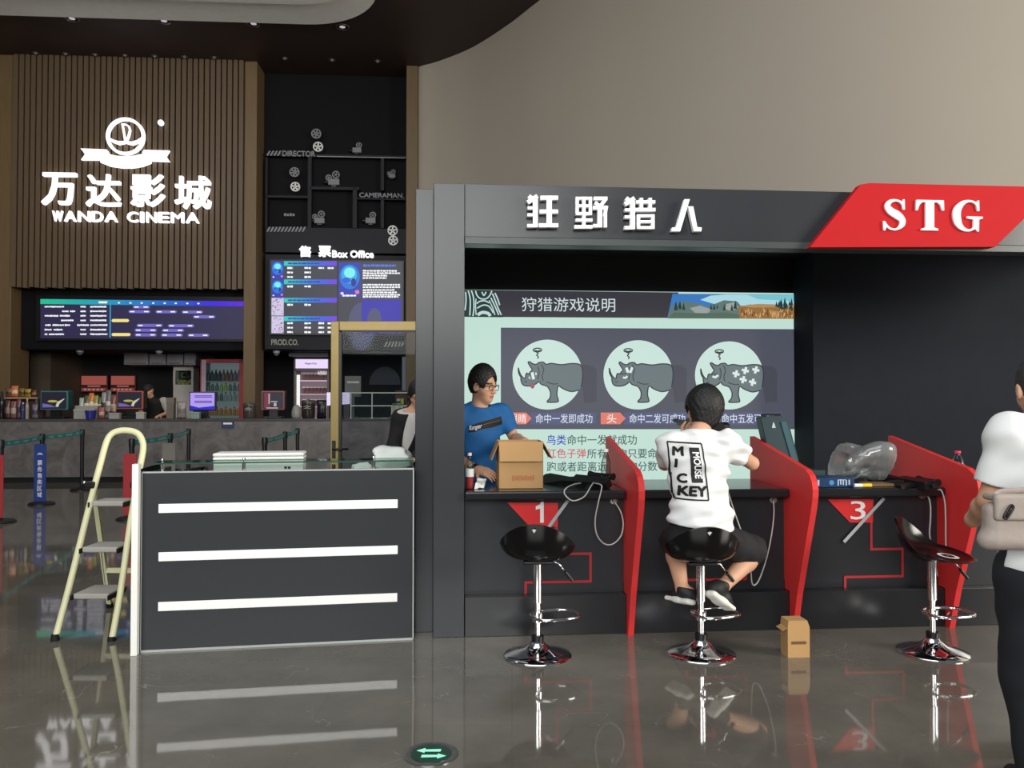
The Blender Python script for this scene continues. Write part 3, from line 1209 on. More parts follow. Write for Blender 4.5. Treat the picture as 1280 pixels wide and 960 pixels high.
def till(x0, y0, x1, y1, side, yb, edge, art, label, bodyx):
    """till monitor, its screen turned to the customer: casing, display, artwork, column and foot"""
    y = YM - 0.05
    xa, xb, z0, z1 = xz(x0, y0, x1, y1, y)
    xs = SF.hit(bodyx, y0, y + 0.25)[0]
    t = thing('till_monitor', label, 'monitor', ((xa + xb) / 2, y + 0.1, ZT), SF, 'till monitors on the marble counter')
    m = MB()
    m.box((xa - 0.02, y, z0 - 0.02), (xb + 0.02, y + 0.05, z1 + 0.02), 0.008)
    m.build('casing', edge, t)
    m = MB()
    m.box((xa, y - 0.006, z0), (xb, y, z1))
    d = m.build('display', glow('till_dark', (24, 20, 40), 1.0), t)
    w_, h_ = xb - xa, z1 - z0
    m = MB()
    Y2 = y - 0.009
    if art == 'film':
        m.prism([(xa + .05 * w_, z0 + .08 * h_), (xa + .6 * w_, z0 + .1 * h_), (xa + .35 * w_, z0 + .25 * h_), (xa + .05 * w_, z0 + .32 * h_)], Y2, y - .006)
        m.build('screen_art', glow('till_violet', (105, 90, 160), 1.0), d)
        m = MB()
        m.prism(oval(xa + .45 * w_, z0 + .45 * h_, .2 * w_, .07 * h_, 14), Y2, y - .006)
        m.build('screen_art', glow('till_yellow', (170, 165, 60), 1.0), d)
        m = MB()
        m.ribbon([(xa + .62 * w_, z0 + .12 * h_), (xa + .68 * w_, z0 + .35 * h_), (xa + .92 * w_, z0 + .6 * h_)], [.1 * w_, .12 * w_, .02 * w_], Y2, y - .006)
        m.build('screen_art', glow('till_pale', (190, 190, 170), 1.0), d)
    else:
        m.box((xa + .1 * w_, Y2, z0 + .05 * h_), (xa + .38 * w_, y - .006, z0 + .95 * h_))
        m.build('screen_art', glow('till_red', (110, 35, 45), 1.0), d)
        for a in ((.42, .72, .4, .46), (.55, .68, .15, .35), (.2, .75, .02, .08), (.3, .36, .3, .9)):
            m = MB()
            m.box((xa + a[0] * w_, Y2 - .001, z0 + a[2] * h_), (xa + a[1] * w_, y - .006, z0 + a[3] * h_))
            m.build('screen_art', glow('till_grey', (170, 165, 175), 1.0), d)
    m = MB()
    m.prism([(xb + 0.02, z0), (xb + 0.02, z1 + 0.01), (xs, z1 + 0.03), (xs - 0.03, z0 + 0.03)], y + 0.05, y + 0.2)
    m.box((xa + 0.1 * w_, y + 0.05, z0), (xb + 0.01, y + 0.14, z1 - 0.01), 0.01)
    m.build('rear_housing', side, t)
    m = MB()
    m.box((xa + .3 * w_, y + .05, ZT + 0.03), (xa + .7 * w_, y + .12, z0 + .02))
    m.box((xa + .05 * w_, y - .04, ZT), (xa + .95 * w_, y + .2, ZT + .035), .01)
    m.build('stand', M_black, t)


till(52, 490, 83, 511, mat('dark_teal', (34, 76, 76), rough=0.4), 520, mat('teal_casing', (60, 118, 116), rough=0.4), 'film', 'till monitor with teal casing right of the snack stand', 91)
till(147, 490, 177, 510, M_black, 520, mat('orange_red_casing', (176, 84, 66), rough=0.4), 'film', 'till monitor with orange-red casing left of the black-clad staff member', 186)
till(328, 490, 354, 511, M_black, 516, mat('dusty_red_casing', (150, 80, 78), rough=0.4), 'snack', 'till monitor with dusty red casing beside the wooden column', 360)

# customer price tablet
xa, xb, z0, z1 = xz(238, 491, 268, 512, YM)
pt = thing('price_tablet', 'glowing violet and blue price tablet on the marble counter', 'tablet', ((xa + xb) / 2, YM, ZT), SF)
mb = MB()
mb.box((xa - 0.02, YM, z0 - 0.02), (xb + 0.03, YM + 0.04, z1 + 0.02), 0.01)
mb.build('casing', mat('navy_casing', (24, 26, 60), rough=0.3), pt)
mb = MB()
mb.box((xa, YM - 0.006, z0), (xb, YM, z1))
d = mb.build('display', glow('tablet_violet', (175, 150, 235), 1.0), pt)
mb = MB()
mb.prism([(xa, z0), (xb, z0), (xb, z0 + .22 * (z1 - z0)), (xa + .35 * (xb - xa), z0 + .12 * (z1 - z0)), (xa, z0 + .25 * (z1 - z0))], YM - 0.009, YM - 0.006)
mb.build('blue_wave', glow('tablet_blue', (25, 25, 190), 1.0), d)
mb = MB()
for q in (.82, .74, .5, .42):
    mb.box((xa + .18 * (xb - xa), YM - 0.009, z0 + (q - .025) * (z1 - z0)), (xa + .9 * (xb - xa), YM - 0.006, z0 + (q + .025) * (z1 - z0)))
mb.build('tablet_text', glow('tablet_ink', (80, 60, 150), 1.0), d)
mb = MB()
mb.box(((xa + xb) / 2 - .08, YM + .03, ZT), ((xa + xb) / 2 + .08, YM + .1, z0 + .05))
mb.build('stand', M_black, pt)

# basket of sweets and loose goods between the first two tills
xa, xb, z0, z1 = xz(97, 507, 127, 522, YM)
bk = thing('snack_basket', 'pale tray of bright sweets between the teal and orange till monitors', 'basket', ((xa + xb) / 2, YM, ZT), SF)
mb = MB()
mb.box((xa, YM - .12, ZT), (xb, YM + .2, ZT + .015))
for a, b in (((xa, YM - .12), (xb, YM - .1)), ((xa, YM + .18), (xb, YM + .2)), ((xa, YM - .12), (xa + .02, YM + .2)), ((xb - .02, YM - .12), (xb, YM + .2))):
    mb.box((*a, ZT), (*b, z1))
mb.build('tray', mat('pale_tray', (150, 148, 140), rough=0.5), bk)
for i, (a, t_, b, c, lb) in enumerate(((99, 497, 105, (170, 175, 170), 'silvery white packet at the left of the sweets tray'), (105, 494, 112, (86, 88, 60), 'olive packet in the sweets tray'),
                                     (111, 491, 117.5, (205, 120, 60), 'bright orange packet in the sweets tray'), (117, 494, 123, (150, 145, 70), 'yellow green packet in the sweets tray'),
                                     (122, 496, 127, (90, 100, 60), 'dark green packet at the right of the sweets tray'))):
    pouch('sweet_packet', a, t_, b, 519, YM + .04, c, lb, 'sweets in the tray', cat='packet')
for i, (a, t_, b, c, c2, lb) in enumerate(((127, 490, 133, (150, 150, 150), (60, 50, 55), 'silver and dark packet left in the pile beside the orange till'), (132, 487, 139, (110, 105, 105), (200, 195, 190), 'tall grey packet in the pile beside the orange till'),
                                         (138, 493, 145.5, (120, 80, 70), (180, 160, 140), 'russet packet right in the pile beside the orange till'), (123, 509, 131, (160, 90, 84), (200, 160, 150), 'small red packet lying in front of the grey pile'),
                                         (131, 507, 139, (130, 122, 110), (70, 60, 60), 'small tan packet lying in front of the grey pile'))):
    pouch('snack_packet', a, t_, b, 522, YM - .18 + (.14 if t_ < 500 else 0), c, lb, 'packets beside the orange till', c2, 'packet')


def carton(x0, y0, x1, y1, y, d, rgb, label, cat='box', name='small_carton', lid=None, group=None, F=SF):
    xa, za = F.hit(x0, y0, y)
    xb, zb = F.hit(x1, y1, y)
    if F is SF and y1 > 520:
        zb = ZT
    t = thing(name, label, cat, ((xa + xb) / 2, y, zb), F, group)
    m = MB()
    m.box((xa, y, zb), (xb, y + d, za - (za - zb) * .3), .004)
    m.build('box_body', mat('carton_%d_%d_%d' % rgb, rgb, rough=0.6), t)
    m = MB()
    m.box((xa - .004, y - .004, za - (za - zb) * .3), (xb + .004, y + d + .004, za), .004)
    m.build('lid', mat('carton_lid_%d_%d_%d' % (lid or rgb), lid or rgb, rough=0.5), t)
    return t


carton(92, 511, 118, 522, YM - .3, .14, (150, 152, 145), 'flat pale box in front of the sweets tray')
carton(136, 516, 149, 522.5, YM - .33, .1, (150, 146, 142), 'small pale box in front of the orange till')
carton(170, 515, 180, 522.5, YM - .33, .1, (165, 165, 158), 'small pale grey box at the right foot of the orange till')
carton(239, 515, 249, 522.5, YM - .3, .1, (130, 150, 140), 'small greenish box in front of the price tablet')
carton(208, 497, 217, 522.5, YM + .1, .12, (112, 104, 96), 'upright brown grey box left of the wrapped parcel')
mb = MB()
a, b = SF.hit(107, 513, YM - .32), SF.hit(121, 522, YM - .32)
r = (b[0] - a[0]) / 2
mb.lathe([(r * .75, ZT), (r, a[1]), (r * .95, a[1] - .003), (r * .7, ZT + .01), (0, ZT + .01)], ((a[0] + b[0]) / 2, YM - .34, 0), 18)
tag(mb.build('bowl', mat('royal_blue', (40, 44, 130), rough=0.3), smooth=True, angle=40, frame=SF, base=((a[0] + b[0]) / 2, YM - .34, ZT)), 'deep blue bowl in front of the sweets tray', 'bowl')
pouch('wrapped_parcel', 221, 502, 233, 522, YM - .1, (150, 140, 135), 'shiny wrapped parcel left of the violet price tablet', None, (120, 112, 108), 'parcel')


def canister(x0, y0, x1, y1, y, rgb, label, name='canister', stripe=True):
    a, b = SF.hit(x0, y0, y), SF.hit(x1, y1, y)
    r, h = (b[0] - a[0]) / 2, a[1] - ZT
    c = Vector(((a[0] + b[0]) / 2, y, ZT))
    t = thing(name, label, 'canister', c, SF, 'dark canisters on the marble counter')
    m = MB()
    m.lathe([(r * .86, 0), (r * .96, h * .1), (r, h * .78)], c, 24)
    m.build('container', mat('canister_%d_%d_%d' % rgb, rgb, rough=0.25), t, smooth=True, angle=40)
    m = MB()
    m.lathe([(r * 1.04, h * .78), (r * 1.04, h * .86), (r * .9, h * .95), (r * .2, h * .97), (r * .15, h), (0, h)], c, 24)
    m.build('lid', mat('canister_lid', (70, 66, 62), rough=0.25), t, smooth=True, angle=40)
    for q in (.6, .5):
        m = MB()
        m.ribbon([(c.x - r * .55, ZT + h * q), (c.x, ZT + h * (q + .06)), (c.x + r * .55, ZT + h * q)], [.004, .02, .004], y - r * 1.05, y - r * .7)
        m.build('emblem', mat('pale_emblem', (150, 146, 138), rough=0.5), t)


canister(304, 503, 321, 522, YM, (66, 62, 56), 'dark canister with pale emblem at the foot of the wooden column')
canister(377, 499, 394, 522, YM - .1, (44, 38, 36), 'dark canister with pale emblem in front of the lit freezer')
mb = MB()
a, b = SF.hit(364.5, 506, YM - .2), SF.hit(376.5, 522, YM - .2)
r = (b[0] - a[0]) / 2
h = a[1] - ZT
mb.lathe([(r * .8, 0), (r, h * .15), (r, h * .5), (r * .7, h * .85), (r * .3, h), (0, h)], ((a[0] + b[0]) / 2, YM - .2, ZT), 20)
tag(mb.build('sugar_pot', mat('pot_grey', (140, 138, 136), rough=0.4), smooth=True, frame=SF, base=((a[0] + b[0]) / 2, YM - .2, ZT)), 'round grey pot left of the canister by the lit freezer', 'pot')
# white screen seen past the door stile
xa, xb, z0, z1 = xz(408.5, 490.5, 437, 507, YM)
ws = thing('counter_screen', 'glowing white counter screen partly behind the golden door stile', 'screen', ((xa + xb) / 2, YM, ZT), SF)
mb = MB()
mb.prism([(xa, z0), (xb, z0 + .03), (xb, z1), (xa, z1)], YM, YM + .03)
mb.build('display', glow('white_screen', (225, 215, 245), 1.0), ws)
mb = MB()
for q in (.3, .55, .75):
    mb.box((xa + .52 * (xb - xa), YM - .003, z0 + (q - .02) * (z1 - z0)), (xa + .85 * (xb - xa), YM, z0 + (q + .02) * (z1 - z0)))
mb.build('screen_text', glow('screen_pink', (200, 165, 205), 1.0), ws)
mb = MB()
mb.box((xa + .3, YM + .03, ZT), (xa + .4, YM + .1, z1 - .02))
mb.box((xa + .15, YM - .02, ZT), (xb - .1, YM + .14, ZT + .03), .01)
mb.build('stand', M_black, ws)
pouch('bin_bag', 396, 500, 408, 522, YM - .1, (24, 22, 30), 'crumpled black bag on the counter left of the door stile', None, (30, 28, 38), 'bag')
# glass display case seen through the door
xa, xb, z0, z1 = xz(440, 491, 512, 522, YM)
gc = thing('glass_display_case', 'glass case with pale edges on the counter seen through the glass door', 'display case', ((xa + xb) / 2, YM, ZT), SF)
mb = MB()
mb.box((xa, YM - .2, ZT), (xb, YM - .19, z1))
mb.box((xa, YM + .2, ZT), (xb, YM + .21, z1))
mb.build('glass_panel', M_clear, gc)
M_edge = mat('pale_case_edge', (190, 188, 180), rough=0.3)
z5 = SF.hit(470, 507, YM)[1]
for q in (z1, z5):
    mb = MB()
    mb.box((xa, YM - .22, q - .012), (xb, YM - .19, q + .008))
    mb.build('edge_rail', M_edge, gc)
for x in (xa, xa + (xb - xa) * .36, xb - .02):
    mb = MB()
    mb.box((x, YM - .215, ZT), (x + .018, YM - .195, z1))
    mb.build('edge_post', M_edge, gc)
mb = MB()
mb.box((xa, YM - .19, z5 - .012), (xb, YM + .2, z5))
mb.build('shelf', M_clear, gc)
# things in / behind the case
carton(494, 488, 508, 506.5, YM - .12, .16, (120, 62, 56), 'red brown snack box inside the glass case at its right end', group=None, lid=(60, 40, 38))
pouch('sweet_packet', 500, 498, 505, 506.5, YM - .17, (210, 200, 80), 'yellow packet in front of the red brown box in the glass case', None, (200, 190, 60), 'packet')
pouch('sweet_packet', 495.5, 498, 500, 506.5, YM - .17, (215, 210, 200), 'white packet beside the yellow one in the glass case', None, (90, 60, 80), 'packet')
mb = MB()
xa, xb, z0, z1 = xz(489, 508, 503, 521.5, YC - .02)
mb.box((xa, YC - .02, z0), (xb, YC - .016, z1))
mb.mi = 1
for i in range(7):
    for j in (0, 1):
        mb.box((xa + .02 + j * (xb - xa) * .5, YC - .022, z0 + .02 + i * .035), (xa + (xb - xa) * (.42 + j * .5), YC - .02, z0 + .035 + i * .035))
tag(mb.build('printed_notice', [mat('newsprint', (190, 188, 176), rough=0.8), mat('newsprint_ink', (130, 128, 120), rough=0.8)], frame=SF, base=((xa + xb) / 2, YC - .02, z0)),
    'printed paper notice on the counter front beside the dark-clad woman', 'notice')

# ------------------------------------------------------------------ behind the counter
YK = 19.6
mb = MB()
xa, xb = sx(84, YK), sx(246, YK)
mb.box((xa, YK - .1, 0), (xb, YK + .5, .88))
mb.mi = 1
mb.box((xa, YK - .13, .88), (xb, YK + .5, .92))
tag(mb.build('back_worktop', [M_black_panel, M_grey], frame=SF, base=((xa + xb) / 2, YK, 0)), 'dark back worktop behind the marble counter', 'worktop')
mb = MB()
px_rect(mb, SF, (38, 436), (62, 560), 19.0, 20.6)
struct('wall_partition', mb, mat('olive_brown_partition', (74, 64, 52), rough=0.7), frame=SF)

for a, b, lb in (((102, 470), (133, 489), 'left'), ((139, 470), (168, 489), 'right')):
    y = 20.46
    xa, xb, z0, z1 = xz(*a, *b, y)
    t = thing('menu_lightbox', lb + ' one of the two dim red menu lightboxes behind the sweets tray', 'menu board', ((xa + xb) / 2, y, z0), SF, 'red menu lightboxes')
    mb = MB()
    mb.box((xa - .03, y, z0 - .03), (xb + .03, y + .1, z1 + .03), .01)
    mb.build('casing', mat('menu_casing', (70, 24, 24), rough=0.5), t)
    mb = MB()
    mb.box((xa, y - .006, z0 + (z1 - z0) * .42), (xb, y, z1))
    d = mb.build('panel', glow('menu_red', (165, 84, 74), 0.75), t)
    mb = MB()
    mb.box((xa, y - .006, z0), (xb, y, z0 + (z1 - z0) * .22))
    mb.build('panel', glow('menu_red_low', (120, 62, 60), 0.75), t)
    mb = MB()
    mb.box((xa + .25 * (xb - xa), y - .006, z0 + (z1 - z0) * .3), (xa + .75 * (xb - xa), y, z0 + (z1 - z0) * .36))
    for i in range(5):
        mb.box((xa + (.1 + i * .17) * (xb - xa), y - .009, z0 + (z1 - z0) * .06), (xa + (.2 + i * .17) * (xb - xa), y - .006, z0 + (z1 - z0) * .16))
    mb.build('menu_text', glow('menu_text', (190, 130, 115), 0.75), t)
M_cab = mat('grey_cabinet', (132, 130, 134), rough=0.4)
for a, b, lb in (((155, 437), (185, 456), 'widest of the four grey wall cabinets, leftmost of the row'), ((186.5, 442), (207, 456), 'second grey wall cabinet from the left, right of the widest one'),
                 ((208.5, 442), (228.5, 456), 'third grey wall cabinet from the left, above the popcorn machine'), ((230, 437), (244.5, 456.5), 'narrow rightmost grey wall cabinet, tallest of the row')):
    y = 19.2
    xa, xb, z0, z1 = xz(*a, *b, y)
    t = thing('wall_cabinet', lb, 'cabinet', ((xa + xb) / 2, y, z0), SF, 'grey wall cabinets')
    mb = MB()
    mb.box((xa, y, z0), (xb, 20.6, z1), .004)
    mb.build('cabinet_body', M_cab, t)
    mb = MB()
    mb.box((xa + .02, y - .018, z0 + .02), (xb - .02, y, z1 - .02), .004)
    d = mb.build('door', M_cab, t)
    mb = MB()
    mb.box((xa + .05, y - .03, z0 + .03), (xb - .05, y - .018, z0 + .045))
    mb.build('handle', M_chrome, d)

# popcorn machine
y = YK
xa, xb, z0, z1 = xz(216.5, 458, 241.5, 488, y)
pm = thing('popcorn_machine', 'white popcorn machine with glass front below the grey cabinets', 'popcorn machine', ((xa + xb) / 2, y, .92), SF)
M_pale = mat('pale_metal', (196, 190, 184), rough=0.4)
mb = MB()
mb.box((xa, y, z1 - .1), (xb, y + .45, z1), .01)
mb.build('roof', M_pale, pm)
mb = MB()
mb.box((xa, y, .92), (xb, y + .45, z0 + .14), .01)
mb.build('base_cabinet', M_pale, pm)
for x in (xa, xb - .05):
    mb = MB()
    mb.box((x, y, z0 + .14), (x + .05, y + .45, z1 - .1))
    mb.build('side_panel', M_pale, pm)
mb = MB()
mb.box((xa + .05, y + .4, z0 + .14), (xb - .05, y + .44, z1 - .1))
mb.build('back_panel', mat('popcorn_back', (76, 66, 50), rough=0.5), pm)
mb = MB()
mb.lathe([(0, z1 - .12), (.09, z1 - .13), (.11, z1 - .24), (.08, z1 - .28), (0, z1 - .28)], ((xa + xb) / 2 - .02, y + .2, 0), 18)
mb.build('kettle', M_chrome, pm, smooth=True, angle=40)
mb = MB()
rr = random.Random(3)
for _ in range(70):
    r = rr.uniform(.02, .035)
    mb.ell((rr.uniform(xa + .08, xb - .08), y + rr.uniform(.04, .36), z0 + .15 + rr.uniform(0, .10)), (r, r, r), 6)
tag(mb.build('popcorn', mat('popcorn', (205, 190, 130), rough=0.8), pm), kind='stuff')
mb = MB()
mb.box((xa + .05, y + .005, z0 + .14), (xb - .05, y + .012, z1 - .1))
mb.build('glass_door', M_clear, pm)

# red drinks cooler
y = 19.0
xa, xb, z0, z1 = xz(251, 449, 305, 560, y)
z0 = 0
dc = thing('drinks_cooler', 'red framed glass drinks cooler beside the wooden column', 'fridge', ((xa + xb) / 2, y, 0), SF)
M_red_fr = mat('cooler_red', (170, 52, 56), rough=0.4)
mb = MB()
mb.box((xa, y + .6, 0), (xb, y + .66, z1))
mb.box((xa, y + .02, 0), (xa + .04, y + .6, z1))
mb.box((xb - .04, y + .02, 0), (xb, y + .6, z1))
mb.box((xa, y + .02, z1 - .04), (xb, y + .6, z1))
mb.box((xa, y + .02, 0), (xb, y + .6, .3))
mb.build('cooler_body', mat('cooler_body', (150, 140, 150), rough=0.5), dc)
mb = MB()
for a, b in (((xa, z1 - .09), (xb, z1)), ((xa, .3), (xa + .03, z1)), ((xb - .11, .3), (xb, z1)), ((xa, .3), (xb, .42))):
    mb.box((a[0], y - .03, a[1]), (b[0], y + .01, b[1]))
d = mb.build('door_frame', M_red_fr, dc)
mb = MB()
mb.box((xa + .03, y - .02, .42), (xb - .11, y - .012, z1 - .09))
mb.build('door_glass', M_clear, dc)
mb = MB()
mb.box((xa + .03, y - .035, .6), (xa + .13, y - .02, z1 - .02))
plabel(mb.build('door_seal', mat('pale_seal', (178, 165, 178), rough=0.5), dc), 'pale edge strip of the cooler door')
mb = MB()
mb.box((xa + .05, y + .56, .3), (xb - .05, y + .59, z1 - .06))
mb.build('back_light', glow('cooler_light', (122, 130, 134), 0.55), dc)
rows = (476.5, 489, 501, 519)
for q in rows:
    z = SF.hit(275, q, y + .2)[1]
    mb = MB()
    mb.box((xa + .04, y + .04, z - .02), (xb - .04, y + .56, z))
    mb.build('shelf', mat('shelf_wire', (160, 165, 165), rough=0.4), dc)
protos = {}


def shelf_bottle(x, y, z, h, r, rgb, cap, label, group, tub=False):
    k = (rgb, cap, tub)
    if k not in protos:
        m = MB()
        if tub:
            m.lathe([(.8, 0), (1, .82), (1.04, .83), (1.04, 1), (0, 1)], n=12)
        else:
            m.lathe([(.92, 0), (1, .04), (1, .6), (.45, .82), (.4, .9), (.46, .9), (.46, 1), (0, 1)], n=10)
        for f in m.bm.faces:
            f.material_index = 1 if f.calc_center_median().z > (.82 if tub else .88) else 0
        o = m.build('ice_cream_tub' if tub else 'drink_bottle', [mat('drink_%d_%d_%d' % rgb, rgb, rough=0.2), mat('cap_%d_%d_%d' % cap, cap, rough=0.4, var=0.02)], smooth=True, angle=40)
        protos[k] = o
    else:
        o = protos[k].copy()
        COL.objects.link(o)
    o.matrix_world = SF.M @ Matrix.Translation((x, y, z)) @ Matrix.Diagonal((r, r, h, 1))
    return tag(o, label, 'tub' if tub else 'bottle', group)


for q, cols, lb, hh in ((476.5, [(40, 44, 46)] * 4 + [(120, 70, 66)] * 3 + [(110, 100, 130)] * 2, 'top', .27), (489, [(90, 110, 100)] * 3 + [(150, 170, 80)] * 2 + [(100, 120, 120)] * 3, 'second', .19),
                        (501, [(90, 110, 112)] * 4 + [(150, 160, 165)] * 4, 'third', .2), (519, [(200, 130, 60)] * 8, 'lowest visible', .2)):
    z = SF.hit(275, q, y + .2)[1]
    n_ = len(cols)
    cnt = {}
    for i, c in enumerate(cols):
        nmc = {(40, 44, 46): 'dark', (120, 70, 66): 'dull red', (110, 100, 130): 'mauve', (90, 110, 100): 'grey green', (150, 170, 80): 'lime green', (100, 120, 120): 'blue grey', (90, 110, 112): 'teal grey', (150, 160, 165): 'pale', (200, 130, 60): 'orange'}[c]
        lab = '%s bottle on the %s shelf of the red drinks cooler' % (nmc, lb)
        shelf_bottle(xa + .13 + i * (xb - xa - .29) / (n_ - 1), y + .14, z, hh, .042, c, (210, 210, 210) if i % 2 else (60, 60, 60), lab, nmc + ' bottles on the %s shelf of the drinks cooler' % lb)

# lit ice-cream freezer
y = 18.9
xa, xb, z0, z1 = xz(367.5, 448, 411, 560, y)
fz = thing('upright_freezer', 'upright ice cream freezer with glowing white header above the counter', 'freezer', ((xa + xb) / 2, y, 0), SF)
zh = SF.hit(390, 461, y)[1]
M_fz = mat('freezer_body', (96, 84, 84), rough=0.4)
mb = MB()
mb.box((xa, y + .6, 0), (xb, y + .66, z1))
mb.box((xa, y, 0), (xa + .05, y + .6, z1))
mb.box((xb - .05, y, 0), (xb, y + .6, z1))
mb.box((xa, y, zh - .04), (xb, y + .6, zh))
mb.box((xa, y, z1 - .03), (xb, y + .6, z1))
mb.box((xa, y, 0), (xb, y + .6, .3))
mb.build('freezer_body', M_fz, fz)
mb = MB()
mb.box((xa + .04, y - .01, zh + .01), (xb - .03, y, z1 - .02))
d = mb.build('header', glow('freezer_header', (222, 205, 240), 1.1), fz)
mb = MB()
px_text(mb, SF, 'Häagen-Dazs', (381, 453.0), (396, 456.2), y - .014, offset=0.02)
mb.build('lettering', glow('header_ink', (70, 50, 80), 1.0), d)
mb = MB()
mb.box((xa + .05, y + .54, .3), (xb - .05, y + .58, zh - .05))
mb.build('back_light', glow('freezer_light', (150, 110, 122), 0.8), fz)
mb = MB()
mb.box((xa + .06, y + .02, .5), (xa + .13, y + .06, zh - .14))
plabel(mb.build('tube_lamp', glow('freezer_tube', (255, 240, 240), 1.3), fz), 'bright white tube lamp')
for q, lb in ((475.5, 'top'), (492.5, 'middle'), (508, 'lower')):
    z = SF.hit(390, q, y + .2)[1]
    mb = MB()
    mb.box((xa + .05, y + .05, z - .015), (xb - .05, y + .54, z))
    mb.build('shelf', glow('freezer_shelf', (225, 205, 220), 0.9), fz)
    for i in range(7):
        shelf_bottle(xa + .2 + i * (xb - xa - .29) / 6, y + .18, z, .17, .045, (140, 84, 92), (230, 215, 220), 'small pink and white tub on the %s shelf of the lit freezer' % lb, 'tubs on the %s freezer shelf' % lb, True)
mb = MB()
mb.box((xa + .05, y - .02, .35), (xb - .05, y - .012, zh - .05))
mb.build('door_glass', M_clear, fz)
mb = MB()
px_rect(mb, SF, (361, 441), (364, 445.5), 18.7, 18.75)
px_rect(mb, SF, (364, 437.5), (401, 446), 18.7, 19.3)
px_rect(mb, SF, (401, 437.5), (410, 446), 18.72, 19.3)
tag(mb.build('air_curtain', mat('vent_grey', (70, 70, 78), rough=0.5), frame=SF, base=SF.P(385, 446, 18.9)), 'long grey air unit hanging just above the lit freezer', 'air unit')

# door-glass reflection modelled as an arch, and small board seen through the door
mb = MB()
pts = [SF.hit(px, py, 20.5) for px, py in [(462, 481)] + [(481 + 19.5 * cos(pi - pi * i / 20), 480 - 21.5 * sin(pi * i / 20)) for i in range(21)] + [(501, 481)]]
mb.prism(pts, 20.5, 20.596)
tag(mb.build('arch_reflection', mat('slate_arch', (72, 80, 94), rough=0.5), frame=SF, base=SF.P(481, 481, 20.5)), 'slate grey arched board standing for a reflection in the glass door', 'board')
mb = MB()
YH = YC + .45
px_rect(mb, SF, (431, 470), (451, 496), YH, YH + .04)
a, b = SF.hit(439, 496, YH), SF.hit(443, 496, YH)
mb.box((a[0], YH + .01, ZT), (b[0], YH + .03, a[1]))
mb.box((a[0] - .08, YH - .05, ZT), (b[0] + .08, YH + .09, ZT + .02))
mb.mi = 1
px_rect(mb, SF, (434, 476.5), (449, 479), YH - .006, YH)
tag(mb.build('hanging_notice', [mat('notice_grey', (112, 112, 108), rough=0.6), mat('notice_ink', (190, 190, 186), rough=0.6)], frame=SF, base=(a[0], YH, ZT)), 'grey notice board seen through the left part of the glass door', 'notice')

for px, py, lb in ((100, 436.5, 'dome camera over the left menu lightbox, under the timetable'), (199, 436.5, 'dome camera between the grey wall cabinets, under the timetable'), (345.5, 436, 'dome camera right of the wooden column under the ticket screens')):
    y = YB + .25
    c = SF.P(px, 434, y)
    c.z = z_head
    t = thing('dome_camera', lb, 'security camera', c, SF, 'dome cameras')
    mb = MB()
    mb.lathe([(.075, 0), (.075, -.05), (.06, -.055)], c, 18)
    mb.build('mount', mat('camera_white', (150, 150, 155), rough=0.4), t, smooth=True, angle=40)
    mb = MB()
    mb.lathe([(.06, -.05), (.056, -.085), (.035, -.11), (0, -.12)], c, 18)
    mb.build('dome', mat('camera_dome', (90, 90, 98), rough=0.15), t, smooth=True)

# ------------------------------------------------------------------ queue barrier posts
M_post = mat('barrier_black', (24, 25, 27), rough=0.4)
M_belt = mat('belt_teal', (52, 170, 166), rough=0.6, var=0.1)
PZ = 0.98


def post(px, py_top, Y, label, panel=None, ztop=PZ):
    p = at(px, py_top, Y)
    t = thing('barrier_post', label, 'barrier post', (p.x, Y, 0), rz=0, group='queue barrier posts')
    m = MB()
    m.lathe([(.17, 0), (.17, .015), (.15, .03), (.03, .05), (0, .05)], n=28)
    m.build('foot', M_post, t, smooth=True, angle=40)
    m = MB()
    m.lathe([(.03, .04), (.03, ztop - .1)], n=16)
    m.build('pole', M_post, t, smooth=True, angle=40)
    m = MB()
    m.lathe([(.036, ztop - .1), (.038, ztop - .02), (.03, ztop), (0, ztop)], n=16)
    m.build('belt_head', M_post, t, smooth=True, angle=40)
    if panel:
        rgb, wd, z0, z1, words_ = panel
        m = MB()
        m.box((-wd / 2, -.05, z0), (wd / 2, -.036, z1), .004)
        q = m.build('sign_panel', mat('panel_%d_%d_%d' % rgb, rgb, rough=0.5), t)
        if words_:
            n_ = len(words_)
            for i, ch in enumerate(words_):
                zc = z1 - .26 - i * (z1 - z0 - .36) / max(n_ - 1, 1)
                m = MB()
                fit_text(m, ch, -.034, .034, zc - .036, zc + .036, -.052, offset=0.02)
                m.build('lettering', mat('panel_text', (225, 228, 240), rough=0.5, var=0), q)
            m = MB()
            m.prism([(-.045, z1 - .155), (-.012, z1 - .118), (0, z1 - .13), (.012, z1 - .118), (.045, z1 - .155), (.012, z1 - .14), (0, z1 - .15), (-.012, z1 - .14)], -.053, -.051)
            m.build('emblem', mat('panel_text', (225, 228, 240), rough=0.5, var=0), q)
    return Vector((p.x, Y, ztop - .05))


